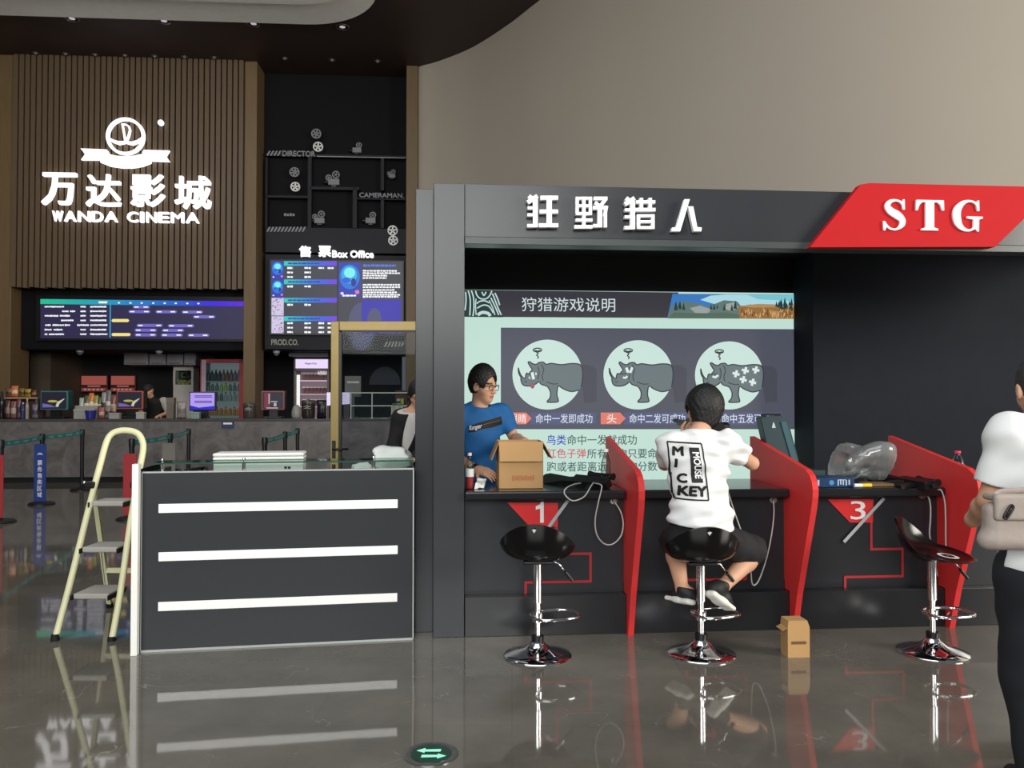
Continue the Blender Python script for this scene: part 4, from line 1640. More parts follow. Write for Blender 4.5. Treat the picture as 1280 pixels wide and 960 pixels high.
def belt(a, b, sag, label):
    a, b = Vector(a), Vector(b)
    d = (b - a).normalized()
    a, b = a + d * .036, b - d * .036
    t = thing('barrier_belt', label, 'barrier belt', (a + b) / 2, group='barrier belts')
    m = MB()
    n = 14
    side = d.cross(Vector((0, 0, 1))) * .002

    def pt(u):
        p = a.lerp(b, u)
        p.z -= sag * 4 * u * (1 - u)
        return p
    for s in (-1, 1):
        m.grid(lambda u, v: pt(u) + side * s + Vector((0, 0, (v - .5) * .06)), n, 2)
    m.build('strap', M_belt, t)
    m = MB()
    L_ = (b - a).length
    u = .12
    rr = random.Random(int(L_ * 100))
    while u < .9:
        v = u + rr.uniform(.015, .03)
        q = [pt(u), pt(v)]
        for s in (side * -1.7, side * 1.7):
          m.face([q[0] + s - Vector((0, 0, .013)), q[1] + s - Vector((0, 0, .013)), q[1] + s + Vector((0, 0, .013)), q[0] + s + Vector((0, 0, .013))])
        u = v + rr.uniform(.008, .012) + (.1 if rr.random() < .18 else 0)
    m.build('belt_print', mat('belt_print', (190, 225, 222), rough=0.5, var=0), t)


pA = post(1.5, 550, 9.5, 'barrier post with red sign panel at the left edge of the photo', ((176, 52, 58), .12, .06, .80, None))
pB = post(53, 541, 11.15, 'barrier post with blue vertical sign panel left of the ladder', ((42, 66, 140), .165, .04, .84, '票务售卖区域'))
pC = post(103, 536, 12.9, 'slim black barrier post at the marble counter left of the ladder')
belt(pA, pB, .012, 'teal belt between the red panel post and the blue panel post')
belt(pB, pC, .012, 'teal belt from the blue panel post to the counter')
pD = post(165, 548, 9.75, 'barrier post with red sign panel behind the ladder', ((176, 52, 58), .16, .06, .80, None))
pE = post(213, 540, 11.4, 'barrier post with grey sign panel behind the reception desk', ((128, 124, 116), .19, .04, .84, None))
pF = post(236, 534.5, 13.2, 'slim black barrier post nearest the counter behind the reception desk')
belt(pD, pE, .012, 'teal belt from behind the ladder to the grey panel post')
belt(pE, pF, .012, 'short teal belt right of the grey panel post')
pG = post(331, 546, 10.1, 'front one of the three barrier posts left of the golden door')
pH = post(356.5, 538, 12.0, 'middle one of the three barrier posts left of the golden door')
pI = post(372, 533.5, 13.4, 'rear one of the three barrier posts left of the golden door')
belt(pG, pH, .012, 'teal belt between the front two posts left of the golden door')
belt(pH, pI, .012, 'teal belt between the rear two posts left of the golden door')

# ------------------------------------------------------------------ glass door leaf
YDR = 7.75
M_gold = mat('golden_door_frame', (150, 130, 80), rough=0.38, metal=0.35, var=0.05)
L_ = at(413, 500, YDR).x
R_ = L_ + 0.94
zt_ = at(440, 401.5, YDR).z
gd = thing('glass_door', 'golden framed glass door standing behind the reception desk', 'door', ((L_ + R_) / 2, YDR, 0))
fw = .082
mb = MB()
mb.box((L_, YDR, 0), (L_ + fw, YDR + .06, zt_), .006)
mb.build('stile', M_gold, gd)
mb = MB()
mb.box((R_ - fw, YDR, 0), (R_, YDR + .06, zt_), .006)
mb.build('stile', M_gold, gd)
mb = MB()
mb.box((L_ + fw, YDR, zt_ - fw - .01), (R_ - fw, YDR + .06, zt_), .006)
mb.build('rail', M_gold, gd)
mb = MB()
mb.box((L_ + fw, YDR, 0), (R_ - fw, YDR + .06, .15), .006)
mb.build('rail', M_gold, gd)
mb = MB()
for a, b in (((L_ + fw, .15), (L_ + fw + .022, zt_ - fw)), ((R_ - fw - .022, .15), (R_ - fw, zt_ - fw)), ((L_ + fw, zt_ - fw - .022), (R_ - fw, zt_ - fw)), ((L_ + fw, .15), (R_ - fw, .172))):
    mb.box((a[0], YDR + .008, a[1]), (b[0], YDR + .05, b[1]))
mb.build('gasket', M_black, gd)
mb = MB()
mb.box((L_ + fw, YDR + .024, .15), (R_ - fw, YDR + .032, zt_ - fw))
mb.build('pane', glass_mat('door_glass_dark', (222, 226, 228), 0.4, base=0.006), gd)
hz = at(430, 561, YDR).z
mb = MB()
mb.box((L_ + .018, YDR - .012, hz - .09), (L_ + .052, YDR, hz + .08), .004)
mb.box((L_ + .018, YDR - .012, hz - .24), (L_ + .052, YDR, hz - .15), .004)
h_ = mb.build('lock_plate', M_black, gd)
mb = MB()
mb.tube([(L_ + .035, YDR - .005, hz), (L_ + .035, YDR - .05, hz), (L_ + .06, YDR - .058, hz), (L_ + .185, YDR - .055, hz)], .011, 10)
mb.build('handle', M_black, h_, smooth=True)
for q, e in ((446, .03), (500, .11)):
    mb = MB()
    z = at(517, q, YDR).z
    mb.box((R_ - .075, YDR - .02, z - e), (R_ - .03, YDR, z + e), .006)
    mb.build('hinge', M_black, gd)

# ------------------------------------------------------------------ shooting game booth
M_booth = mat('booth_black_laminate', (46, 48, 52), rough=0.27, var=0.06, scale=3)
M_booth_in = mat('booth_inner_black', (20, 21, 23), rough=0.5, var=0.1)
M_red = mat('booth_red', (212, 54, 54), rough=0.48, var=0.04, spec=0.35)
ZB = BF.hit(560, 229.3, 0)[1]            # top of the portal
ZO = BF.hit(640, 306, 0)[1]              # underside of the beam
XP = BF.hit(580.5, 500, 0)[0]            # right edge of the left post
XE = 5.7
DEPTH = 2.15
bt = thing('shooting_booth', 'large black game booth with white Chinese sign characters and red corner sign', 'game booth', (0, 0, 0), BF)
mb = MB()
mb.box((0, 0, 0), (XP, .12, ZB), .003)
mb.build('portal_post', M_booth, bt)
mb = MB()
mb.box((XP + .001, 0, ZO + .045), (XE, .12, ZB), .003)
mb.build('portal_beam', M_booth, bt)
mb = MB()
mb.box((XP + .001, -.012, ZO), (XE, .12, ZO + .044), .003)
mb.build('beam_lip', mat('booth_lip', (62, 68, 68), rough=0.35, var=0.04), bt)
mb = MB()
mb.box((-.115, .125, 0), (-.002, DEPTH + .08, ZB - .005), .003)
mb.build('side_wall', M_booth, bt)
mb = MB()
mb.box((XE - .1, 1.45, 0), (XE, DEPTH + .08, ZB - .005))
mb.build('side_wall', M_booth_in, bt)
mb = MB()
mb.box((0, DEPTH, 0), (XE - .1, DEPTH + .08, ZB - .05))
mb.build('back_wall', M_booth_in, bt)
mb = MB()
mb.box((0, .125, ZB - .05), (XE - .1, DEPTH + .08, ZB - .005))
mb.build('roof_panel', M_booth_in, bt)
YPT = DEPTH - .42
xp_ = BF.hit(1017, 480, YPT)[0]
mb = MB()
mb.box((xp_, YPT, 0), (XE - .1, DEPTH, ZB - .05))
mb.build('inner_partition', mat('booth_partition', (34, 37, 43), rough=0.7, var=0.06, spec=0.08), bt)

# white characters on the beam
M_char = mat('sign_white_acrylic', (244, 244, 246), rough=0.35, var=0.01)


def C_(u, v):
    return (640 + u / 4.0, 220 + v / 4.0)


def R_c(x0, y0, x1, y1):
    return [(x0, y0), (x1, y0), (x1, y1), (x0, y1)]


def L_c(a, b, w_):
    dx, dy = b[0] - a[0], b[1] - a[1]
    q = sqrt(dx * dx + dy * dy)
    nx, ny = -dy / q * w_ / 2, dx / q * w_ / 2
    return [(a[0] + nx, a[1] + ny), (b[0] + nx, b[1] + ny), (b[0] - nx, b[1] - ny), (a[0] - nx, a[1] - ny)]


def quan(dx, dy, sc=1.0):
    return [L_c((84 + dx, 100 + dy), (114 + dx, 126 + dy), 21), L_c((127 + dx, 100 + dy), (78 + dx, 132 + dy), 21), R_c(105 + dx, 116 + dy, 129 + dx, 257 + dy),
            R_c(76 + dx, 240 + dy, 129 + dx, 257 + dy), R_c(78 + dx, 152 + dy, 112 + dx, 167 + dy), R_c(77 + dx, 187 + dy, 112 + dx, 202 + dy)]


chars = {
    '狂': quan(0, 0) + [R_c(142, 99, 230, 119), R_c(138, 168, 230, 187), R_c(134, 237, 231, 257), R_c(173, 99, 199, 257)],
    '野': [R_c(318, 104, 400, 118), R_c(318, 104, 334, 195), R_c(385, 104, 400, 195), R_c(318, 142, 400, 156), R_c(318, 181, 400, 195), R_c(351, 104, 368, 262), R_c(318, 212, 402, 227), R_c(312, 246, 402, 263),
         R_c(408, 104, 477, 121), L_c((470, 112), (443, 150), 18), L_c((414, 132), (440, 152), 17), R_c(404, 150, 476, 168), R_c(428, 160, 450, 258), R_c(405, 241, 450, 258), L_c((472, 150), (462, 202), 17), R_c(458, 170, 474, 258)],
    '猎': [[(x, y) for x, y in p] for p in quan(486, 10)] + [R_c(620, 122, 716, 138), R_c(638, 110, 655, 165), R_c(682, 110, 699, 165), R_c(612, 160, 717, 178),
                                                          R_c(624, 192, 712, 206), R_c(624, 192, 640, 266), R_c(696, 192, 712, 266), R_c(624, 222, 712, 235), R_c(624, 251, 712, 266)],
    '人': [[(862, 116), (889, 116), (841, 277), (797, 277), (800, 258), (820, 256)], [(880, 152), (906, 152), (926, 255), (949, 258), (946, 277), (909, 277)]],
}
for ch, polys in chars.items():
    mb = MB()
    k = 0
    for p in polys:
        y0 = -.052 - k * .0004
        mb.prism([BF.hit(*C_(*q), -.05) for q in p], y0, -.015 if True else 0)
        k += 1
    for q in (0.3, 0.7):
        xs_ = [BF.hit(*C_(*v), -.05) for p in polys for v in p]
        x = min(v[0] for v in xs_) * (1 - q) + max(v[0] for v in xs_) * q
        z = max(v[1] for v in xs_) - .03
    mb.build('character', M_char, bt)
    mb = MB()
    for p in polys[2:4] if len(polys) > 2 else polys:
        v = [BF.hit(*C_(*q), -.05) for q in p]
        cx, cz = sum(a for a, _ in v) / len(v), sum(b for _, b in v) / len(v)
        mb.tube([(cx, -.02, cz), (cx, .002, cz)], .005, 8)
    mb.build('sign_standoff', M_chrome, bt)

# red parallelogram with STG
YR = -.075
mb = MB()
mb.prism([BF.hit(px, py, YR) for px, py in ((1012.5, 309), (1076, 230.5), (1087, 228.8), (1300, 233.5), (1292, 262), (1244, 308.5))], YR, -.012)
rs = mb.build('red_sign', mat('sign_red', (180, 34, 38), rough=0.6, var=0.02, spec=0.08), bt)
M_stg = mat('stg_white', (250, 232, 236), rough=0.4, var=0.01)


def G_(u, v):
    return (880 + u / 3.2, 220 + v / 3.2)


def stroke(m, pts, ws):
    px_line(m, BF, [G_(*p) for p in pts], [q / 3.2 for q in ws], YR - .014, YR)


def smooth_pts(pts, n=5):
    out = []
    for i in range(len(pts) - 1):
        p0, p1, p2, p3 = pts[max(i - 1, 0)], pts[i], pts[i + 1], pts[min(i + 2, len(pts) - 1)]
        for k in range(n):
            t = k / n
            out.append(tuple(0.5 * (2 * b + (-a + c) * t + (2 * a - 5 * b + 4 * c - d) * t * t + (-a + 3 * b - 3 * c + d) * t ** 3) for a, b, c, d in zip(p0, p1, p2, p3)))
    out.append(tuple(pts[-1]))
    return out


def curve_stroke(m, pts):                     # (x, y, width)
    q = smooth_pts(pts)
    stroke(m, [p[:2] for p in q], [max(p[2], .5) for p in q])


mb = MB()
curve_stroke(mb, [(797, 118, 5), (786, 103, 8), (766, 97, 8), (744, 103, 16), (735, 121, 22), (748, 140, 28), (774, 156, 30), (793, 174, 25), (793, 194, 20), (776, 210, 9), (756, 213, 7), (736, 203, 8), (724, 184, 5)])
px_poly(mb, BF, [G_(*p) for p in ((797, 93), (803, 93), (804, 134), (797, 134), (791, 112))], YR - .013, YR)
px_poly(mb, BF, [G_(*p) for p in ((717, 180), (724, 180), (731, 198), (726, 217), (719, 217))], YR - .013, YR)
mb.build('letter', M_stg, rs)
mb = MB()
px_poly(mb, BF, [G_(*p) for p in ((850, 95), (960, 97), (961, 138), (954, 138), (946, 116), (936, 106), (921, 105), (921, 206), (937, 211), (937, 218), (870, 217), (870, 210), (887, 206), (887, 104), (873, 105), (863, 114), (855, 137), (848, 137))], YR - .014, YR)
mb.build('letter', M_stg, rs)
mb = MB()
curve_stroke(mb, [(1095, 122, 4), (1085, 107, 8), (1062, 100, 8), (1036, 108, 17), (1016, 132, 28), (1012, 160, 31), (1019, 190, 27), (1038, 211, 15), (1062, 217, 8), (1082, 208, 9), (1089, 196, 10)])
px_poly(mb, BF, [G_(*p) for p in ((1095, 98), (1101, 98), (1102, 140), (1095, 140), (1089, 116))], YR - .013, YR)
px_poly(mb, BF, [G_(*p) for p in ((1053, 161), (1116, 163), (1115, 170), (1101, 174), (1100, 222), (1094, 222), (1087, 212), (1078, 208), (1078, 174), (1053, 169))], YR - .0135, YR)
mb.build('letter', M_stg, rs)

# ------------------------------------------------------------------ game counter: one unit per bay between the red fins
YP = .075                         # counter front panel plane
YT0, YT1 = -.035, .63             # counter top front and back edge
ZC = BF.hit(640, 614.2, YT0)[1]
TH = .056
FX = [BF.hit(783, 790, .0)[0], BF.hit(987, 787, .0)[0], BF.hit(1187, 783, .0)[0]]
FX = [FX[0], FX[1], FX[1] + (FX[1] - FX[0]) * .985]
FT = .036
M_ctop = mat('counter_black_gloss', (30, 31, 33), rough=0.16, var=0.05)
M_cpan = mat('counter_panel', (36, 38, 42), rough=0.3, var=0.06)
M_plinth = mat('counter_plinth', (34, 35, 38), rough=0.22, var=0.06)
M_num = mat('number_white', (226, 222, 224), rough=0.4, var=0.02)
M_slash = mat('slash_grey', (170, 172, 175), rough=0.35, var=0.02)
M_tile_red = mat('badge_red', (205, 44, 46), rough=0.35, var=0.03)
M_line_red = mat('line_red', (168, 40, 48), rough=0.4, var=0.03)
bays = [(XP + .004, FX[0] - .001), (FX[0] + FT + .001, FX[1] - .001), (FX[1] + FT + .001, FX[2] - .001), (FX[2] + FT + .001, XE - .101)]
nms = ['first', 'second', 'third', 'fourth']
lbl = ['black game counter bay with red number 1 badge, next to the grey post', 'black game counter bay behind the seated player in white T-shirt', 'black game counter bay with red number 3 badge', 'black game counter bay at the right end, right of the third red fin']
for i, (xa, xb) in enumerate(bays):
    t = thing('game_counter', lbl[i], 'counter', ((xa + xb) / 2, 0, 0), BF, 'game counter bays')
    zp = .24
    mb = MB()
    mb.box((xa, .0, 0), (xb, .5, zp), .003)
    mb.build('plinth', M_plinth, t)
    mb = MB()
    mb.box((xa, YP, zp + .001), (xb, YP + .03, ZC - TH))
    front = mb.build('front_panel', M_cpan, t)
    mb = MB()
    mb.box((xa, YT0, ZC - TH), (xb - (.006 if i < 3 else 0), YT1, ZC), .012, 3)
    mb.build('counter_top', M_ctop, t)
    mb = MB()
    mb.box((xa, YT1 - .06, zp), (xb, YT1 - .03, ZC - TH))
    mb.build('rear_panel', M_cpan, t)
    if i < 3:
        # badge, digit, slash and circuit line, laid out from the first and the third bay of the photo
        if i == 0:
            B = lambda px, py: BF.hit(px, py, YP)
        else:
            x3 = bays[2][0] if i == 2 else bays[1][0]
            sh = 0 if i == 2 else bays[1][0] - bays[2][0]
            B = lambda px, py, s=sh: (BF.hit(px, py, YP)[0] + s, BF.hit(px, py, YP)[1])
        quad = ((634, 628), (697.5, 628.5), (697, 658), (662, 658)) if i == 0 else ((1034, 624), (1091, 624), (1090.5, 653), (1062, 653))
        mb = MB()
        mb.prism([B(*q) for q in quad], YP - .006, YP)
        bd = mb.build('number_badge', M_tile_red, t)
        mb = MB()
        a, b = (B(669.5, 627), B(680, 653)) if i == 0 else (B(1062, 626), B(1081, 649))
        if i == 0:
            w1, h1 = b[0] - a[0], a[1] - b[1]
            mb.prism([(a[0] + u * w1, b[1] + v * h1) for u, v in ((.52, 0), (.95, 0), (.95, 1), (.62, 1), (.45, .86), (.0, .78), (.0, .62), (.52, .68))], YP - .012, YP - .006)
        else:
            fit_text(mb, str(i + 1), a[0], b[0], b[1], a[1], YP - .012, YP - .006, offset=0.0)
        mb.build('digit', M_num, bd)
        mb = MB()
        sl = ((710, 624.5), (683, 662)) if i == 0 else ((1103.5, 622.5), (1053.5, 677))
        a, b = B(*sl[0]), B(*sl[1])
        mb.ribbon([a, b], .02, YP - .016, YP - .0125)
        mb.build('slash_bar', M_slash, t)
        pts = ((695.5, 658), (695.5, 692.5), (738, 692.5), (738, 726.5), (657, 726.5), (657, 750)) if i == 0 else ((1088.5, 653), (1088.5, 686.5), (1127.5, 687), (1127.5, 720), (1056, 720), (1056, 742))
        q = [B(*p) for p in pts]
        mb = MB()
        w_ = .0155
        for a, b in zip(q, q[1:]):
            if abs(a[0] - b[0]) > abs(a[1] - b[1]):
                mb.box((min(a[0], b[0]) - w_ / 2, YP - .005, a[1] - w_ / 2), (max(a[0], b[0]) + w_ / 2, YP, a[1] + w_ / 2))
            else:
                mb.box((a[0] - w_ / 2, YP - .0055, min(a[1], b[1])), (a[0] + w_ / 2, YP, max(a[1], b[1])))
        mb.build('circuit_line', M_line_red, t)
        # cable outlet at the right of the panel
        mb = MB()
        a = BF.hit(767, 625.5, YP) if i == 0 else ((BF.hit(966, 624.5, YP)) if i == 1 else BF.hit(1152, 618.5, YP))
        sk = Vector((min(a[0], xb - .05), YP, a[1]))
        mb.lathe([(.024, 0), (.024, .012), (.014, .014), (.012, .03), (0, .03)], n=16, M=Matrix.Translation(sk) @ Matrix.Rotation(pi / 2, 4, 'X'))
        mb.build('cable_outlet', mat('outlet_grey', (150, 150, 150), rough=0.35, metal=0.6), t, smooth=True, angle=40)

# red fins
def fin(i, label):
    x = FX[i]
    prof = [(YT1 + .02, zf_rear), (YT1 + .02, .3), (.07, .3), (.07, .243), (-.002, .243), (-.002, 0.0), (-.045, 0.0)]
    prof += [(-.115, .25), (-.25, .62), (-.315, .80)]
    prof += [(-.335, .87), (-.338, .92), (-.325, .965), (-.295, 1.0), (-.24, 1.03)]
    t = MB()
    t.prism(prof, x, x + FT, to=lambda u, v, d: Vector((d, u, v)))
    o = t.build('divider_fin', M_red, frame=BF, base=(x, 0, 0))
    return tag(o, label, 'divider', 'red divider fins')


zf_rear = BF.hit(755, 546, YT1 + .02)[1]
fin(0, 'red fin between the number 1 bay and the seated player')
fin(1, 'red fin beside the seated player\'s right elbow')
fin(2, 'red fin at the right of the number 3 bay')

# ------------------------------------------------------------------ projection screen
YSC = DEPTH - .03
sc = thing('projection_screen', 'large glowing projection screen with rhinos and Chinese game rules', 'screen', BF.P(790, 600, YSC), BF)
xa, za = BF.hit(578.5, 362, YSC)
xb, zb = BF.hit(994, 599.5, YSC)
zb -= .06
mb = MB()
mb.box((xa, YSC, zb), (xb, YSC + .03, za))
mb.build('screen_panel', glow('screen_mint', (196, 226, 214), 0.95), sc)
SL = [YSC]


def lay(k):
    return YSC - .0022 * k


def S_rect(m, p0, p1, k):
    px_rect(m, BF, p0, p1, lay(k), lay(k - 1))


def S_poly(m, pts, k):
    px_poly(m, BF, pts, lay(k), lay(k - 1))


def D_(u, v):                                  # header crop
    return (580 + u * 420 / 1280.0, 355 + v * 125 / 381.0)


mb = MB()
S_poly(mb, [(578.5, 362.2), (848, 365.5), (848, 397.5), (578.5, 396)], 1)
hd = mb.build('header_band', glow('screen_header', (58, 56, 64), 1.0), sc)
mb = MB()
px_text(mb, BF, '狩猎游戏说明', (652, 371.5), (769, 390), lay(2), None)
mb.build('title_text', glow('screen_title', (205, 222, 222), 1.0), hd)
# striped hide at the left of the header
mb = MB()
S_poly(mb, [(579, 362.3), (614, 363), (629, 396.6), (579, 396)], 2)
zbk = mb.build('hide_picture', glow('hide_dark', (38, 58, 58), 1.0), sc)
mb = MB()
for pts, wd in (([(6, 30), (8, 60), (4, 100)], 5), ([(16, 25), (24, 60), (22, 120)], 5), ([(28, 25), (36, 50), (38, 90), (34, 122)], 5), ([(44, 26), (50, 44), (64, 56), (84, 56), (98, 44), (106, 26)], 5),
                ([(48, 75), (60, 66), (80, 64), (96, 72)], 5), ([(50, 92), (74, 80), (96, 86), (112, 110)], 5), ([(52, 118), (70, 108), (92, 112), (100, 122)], 12), ([(108, 36), (118, 60), (130, 92), (142, 118)], 5),
                ([(102, 52), (112, 72), (124, 98), (132, 118)], 5), ([(96, 62), (108, 88), (118, 118)], 4), ([(68, 30), (76, 44), (84, 30)], 5), ([(118, 34), (128, 56), (136, 80)], 5), ([(46, 56), (44, 80), (46, 118)], 4)):
    px_line(mb, BF, [D_(*p) for p in smooth_pts(pts, 3)], wd * .328, lay(3), lay(2))
mb.build('hide_stripes', glow('hide_pale', (190, 215, 210), 1.0), zbk)
# landscape at the right of the header
mb = MB()
S_poly(mb, [D_(795, 37), D_(1262, 40), D_(1262, 133), D_(775, 130)], 2)
ls = mb.build('landscape_picture', glow('land_sky', (60, 120, 190), 1.0), sc)
rr = random.Random(11)
for k, (c, pts) in enumerate((((170, 215, 225), [(900, 60), (940, 44), (1000, 40), (1262, 41), (1262, 90), (1050, 84), (960, 78)]),
                              ((120, 195, 205), [(1080, 41), (1262, 41), (1262, 66), (1120, 58)]),
                              ((96, 118, 112), [(790, 85), (830, 66), (870, 70), (930, 86), (990, 62), (1040, 66), (1060, 90), (1050, 131), (775, 130)]),
                              ((150, 160, 158), [(860, 92), (900, 82), (940, 96), (930, 112), (880, 110)]), ((160, 165, 160), [(1000, 76), (1030, 70), (1046, 90), (1020, 104), (996, 96)]),
                              ((84, 104, 92), [(775, 131), (800, 108), (900, 112), (1000, 108), (1050, 118), (1050, 132)]),
                              ((150, 108, 62), [(1045, 86), (1090, 78), (1180, 84), (1262, 80), (1262, 133), (1050, 132)]), ((176, 140, 92), [(1045, 84), (1120, 76), (1262, 80), (1262, 88), (1100, 90)]))):
    mb = MB()
    S_poly(mb, [D_(*p) for p in pts], 3)
    for v in mb.bm.verts:
        v.co.y -= k * .0004
    mb.build('landscape_layer', glow('land_%d' % k, c, 1.0), ls)
mb = MB()
for i in range(26):
    u = rr.choice([rr.uniform(800, 870), rr.uniform(930, 1040), rr.uniform(1190, 1258)])
    h = rr.uniform(16, 36)
    b = rr.uniform(80, 104)
    S_poly(mb, [D_(u - h * .22, b), D_(u + h * .22, b), D_(u, max(b - h, 42))], 5)
mb.build('tree_shapes', glow('land_tree', (34, 62, 66), 1.0), ls)
mb = MB()
for i in range(40):
    u = rr.uniform(1055, 1250)
    b = rr.uniform(104, 131)
    px_line(mb, BF, [D_(u, b), D_(u + rr.uniform(-4, 4), b - rr.uniform(8, 18))], rr.uniform(.6, 1.3), lay(6), lay(5))
mb.build('grass_strokes', glow('land_grass', (205, 165, 110), 1.0), ls)
mb = MB()
for i in range(30):
    u = rr.uniform(1055, 1250)
    b = rr.uniform(104, 131)
    px_line(mb, BF, [D_(u, b), D_(u + rr.uniform(-4, 4), b - rr.uniform(8, 16))], rr.uniform(.6, 1.3), lay(6), lay(5))
mb.build('grass_strokes', glow('land_grass_dark', (104, 66, 40), 1.0), ls)

# dark information panel with three rhinos in discs
mb = MB()
S_poly(mb, [(626, 409.5), (994, 411.5), (994, 536.5), (626, 536.5)], 1)
ip = mb.build('information_panel', glow('screen_slate', (80, 83, 97), 0.9), sc)

OUT = [(422, 80), (430, 108), (443, 132), (462, 145), (466, 128), (472, 113), (484, 117), (492, 108), (505, 92), (495, 75), (481, 50), (490, 44), (508, 56), (530, 60), (545, 50), (572, 47), (590, 60), (620, 54), (680, 62), (740, 55), (790, 60), (806, 85), (809, 122), (806, 160),
       (800, 196), (788, 214), (740, 224), (690, 206), (662, 190), (654, 240), (661, 270), (658, 286), (600, 288), (597, 280), (612, 262), (615, 228), (602, 200), (590, 190), (560, 180), (545, 165), (530, 176), (505, 188), (470, 190), (447, 180), (438, 155), (437, 138), (424, 112)]
CC, CR = (597.0, 122.0), 210.0


def rhino(cx, cy, r, kind):
    f = lambda p: (cx + (p[0] - CC[0]) / CR * r, cy + (p[1] - CC[1]) / CR * r)
    m = MB()
    S_poly(m, oval(cx, cy, r, r, 56), 2)
    disc = m.build('rhino_picture', glow('disc_mint', (204, 230, 221), 0.95), sc)
    m = MB()
    S_poly(m, [f(p) for p in ((800, 60), (860, 66), (892, 90), (892, 285), (820, 292), (808, 200))], 2)
    m.build('faded_rump', glow('rump', (70, 72, 84), 0.9), disc)
    m = MB()
    S_poly(m, [f(p) for p in OUT], 3)
    m.build('rhino_body', glow('rhino_grey', (106, 120, 124), 0.9), disc)
    m = MB()

    def ln(pts, wd=6, k=4, sm=True):
        px_line(m, BF, [f(p) for p in (smooth_pts(pts, 3) if sm else pts)], wd / CR * r, lay(k), lay(k - 1))
    ln(OUT[:25], 7)
    ln(OUT[25:] + [OUT[0]], 7)
    ln([(560, 60), (575, 90), (565, 130), (572, 160)], 5)
    ln([(540, 75), (548, 110), (538, 150)], 5)
    ln([(590, 165), (630, 178), (660, 176)], 5)
    ln([(490, 120), (515, 112), (530, 118)], 5)
    ln([(458, 160), (466, 166), (474, 160)], 5)
    # dizzy ring over the head
    R = [(537 + 26 * cos(t), -26 + 11 * sin(t)) for t in [i * pi / 8 for i in range(17)]]
    ln(R, 7, sm=False)
    ln([(519, -26), (537, -20), (555, -26)], 6)
    ln([(530, -14), (542, -6), (532, 4), (542, 14), (538, 26)], 7)
    m.build('rhino_outline', glow('rhino_ink', (46, 54, 58), 0.9), disc)
    m = MB()
    if kind == 0:
        for pts, wd in (([(505, 108), (514, 150)], 17), ([(486, 142), (492, 140)], 15), ([(524, 118), (532, 116)], 15)):
            px_line(m, BF, [f(p) for p in pts], wd / CR * r, lay(5), lay(4))
    elif kind == 1:
        for pts, wd in (([(526, 78), (536, 108)], 16), ([(562, 76), (548, 110)], 14), ([(505, 138), (520, 140), (532, 130)], 12)):
            px_line(m, BF, [f(p) for p in pts], wd / CR * r, lay(5), lay(4))
    else:
        for x, y in ((640, 112), (697, 92), (762, 88), (684, 148), (742, 164)):
            for a in (0.25, 0.25 + pi / 2):
                px_line(m, BF, [f((x - 22 * cos(a), y - 22 * sin(a))), f((x + 22 * cos(a), y + 22 * sin(a)))], 15 / CR * r, lay(5), lay(4))
        px_line(m, BF, [f(p) for p in ((495, 128), (512, 134), (530, 120))], 13 / CR * r, lay(5), lay(4))
    m.build('pale_plasters', glow('plaster', (222, 236, 232), 0.95), disc)
    if kind == 0:
        m = MB()
        S_poly(m, [f(p) for p in ((490, 178), (516, 166), (520, 196), (508, 208), (495, 198))], 5)
        m.build('tongue', glow('tongue', (150, 90, 98), 0.9), disc)


rhino(684.3, 468.3, 43.7, 0)
rhino(797.7, 468.6, 43.3, 1)
rhino(911.4, 469.3, 42.6, 2)
for (x0, x1, word_, wx0, wx1), (c0, c1, cap_, t0, t1) in (((630, 664.5, '眼睛', 636.5, 658), (664.5, 745, '命中一发即成功', 669.5, 740.5)), ((751, 782, '头', 758.5, 770.5), (782, 862, '命中二发可成功', 786.5, 856.5)), ((866, 897, '身体', 869, 890), (897, 978, '命中五发可成功', 902, 972))):
    mb = MB()
    S_rect(mb, (c0 - 2, 515.7), (c1, 530.5), 2)
    o = mb.build('caption_strip', glow('caption_blue', (84, 90, 128), 0.9), sc)
    mb = MB()
    px_text(mb, BF, cap_, (t0, 517.3), (t1, 529), lay(3), None, offset=0.004)
    mb.build('caption_text', glow('caption_pale', (215, 225, 238), 0.95), o)
    mb = MB()
    S_poly(mb, [(x0, 515.7), (x1 - 7, 515.7), (x1, 523), (x1 - 7, 530.3), (x0, 530.3)], 3)
    o = mb.build('label_tag', glow('tag_salmon', (226, 122, 108), 0.95), sc)
    mb = MB()
    px_text(mb, BF, word_, (wx0, 517.5), (wx1, 529), lay(4), None, offset=0.006)
    mb.build('tag_text', glow('tag_white', (240, 236, 230), 0.95), o)
for body, x0, x1, y0, y1, c in (('鸟类', 683.5, 707.5, 543.5, 556, (54, 60, 190)), ('命中一发就成功', 708.7, 796, 543.5, 556, (70, 100, 98)), ('红色子弹', 683.5, 732.5, 560.8, 572.5, (205, 92, 104)),
                                ('所有动物只要命中即成功', 733.8, 871, 560.8, 572.5, (70, 100, 98)), ('跑或者距离远的动物分数', 683.5, 821.5, 577.2, 588.8, (70, 100, 98))):
    mb = MB()
    px_text(mb, BF, body, (x0, y0), (x1, y1), lay(1), None, offset=0.008)
    mb.build('rule_text', glow('rule_%d_%d_%d' % c, c, 0.95), sc)

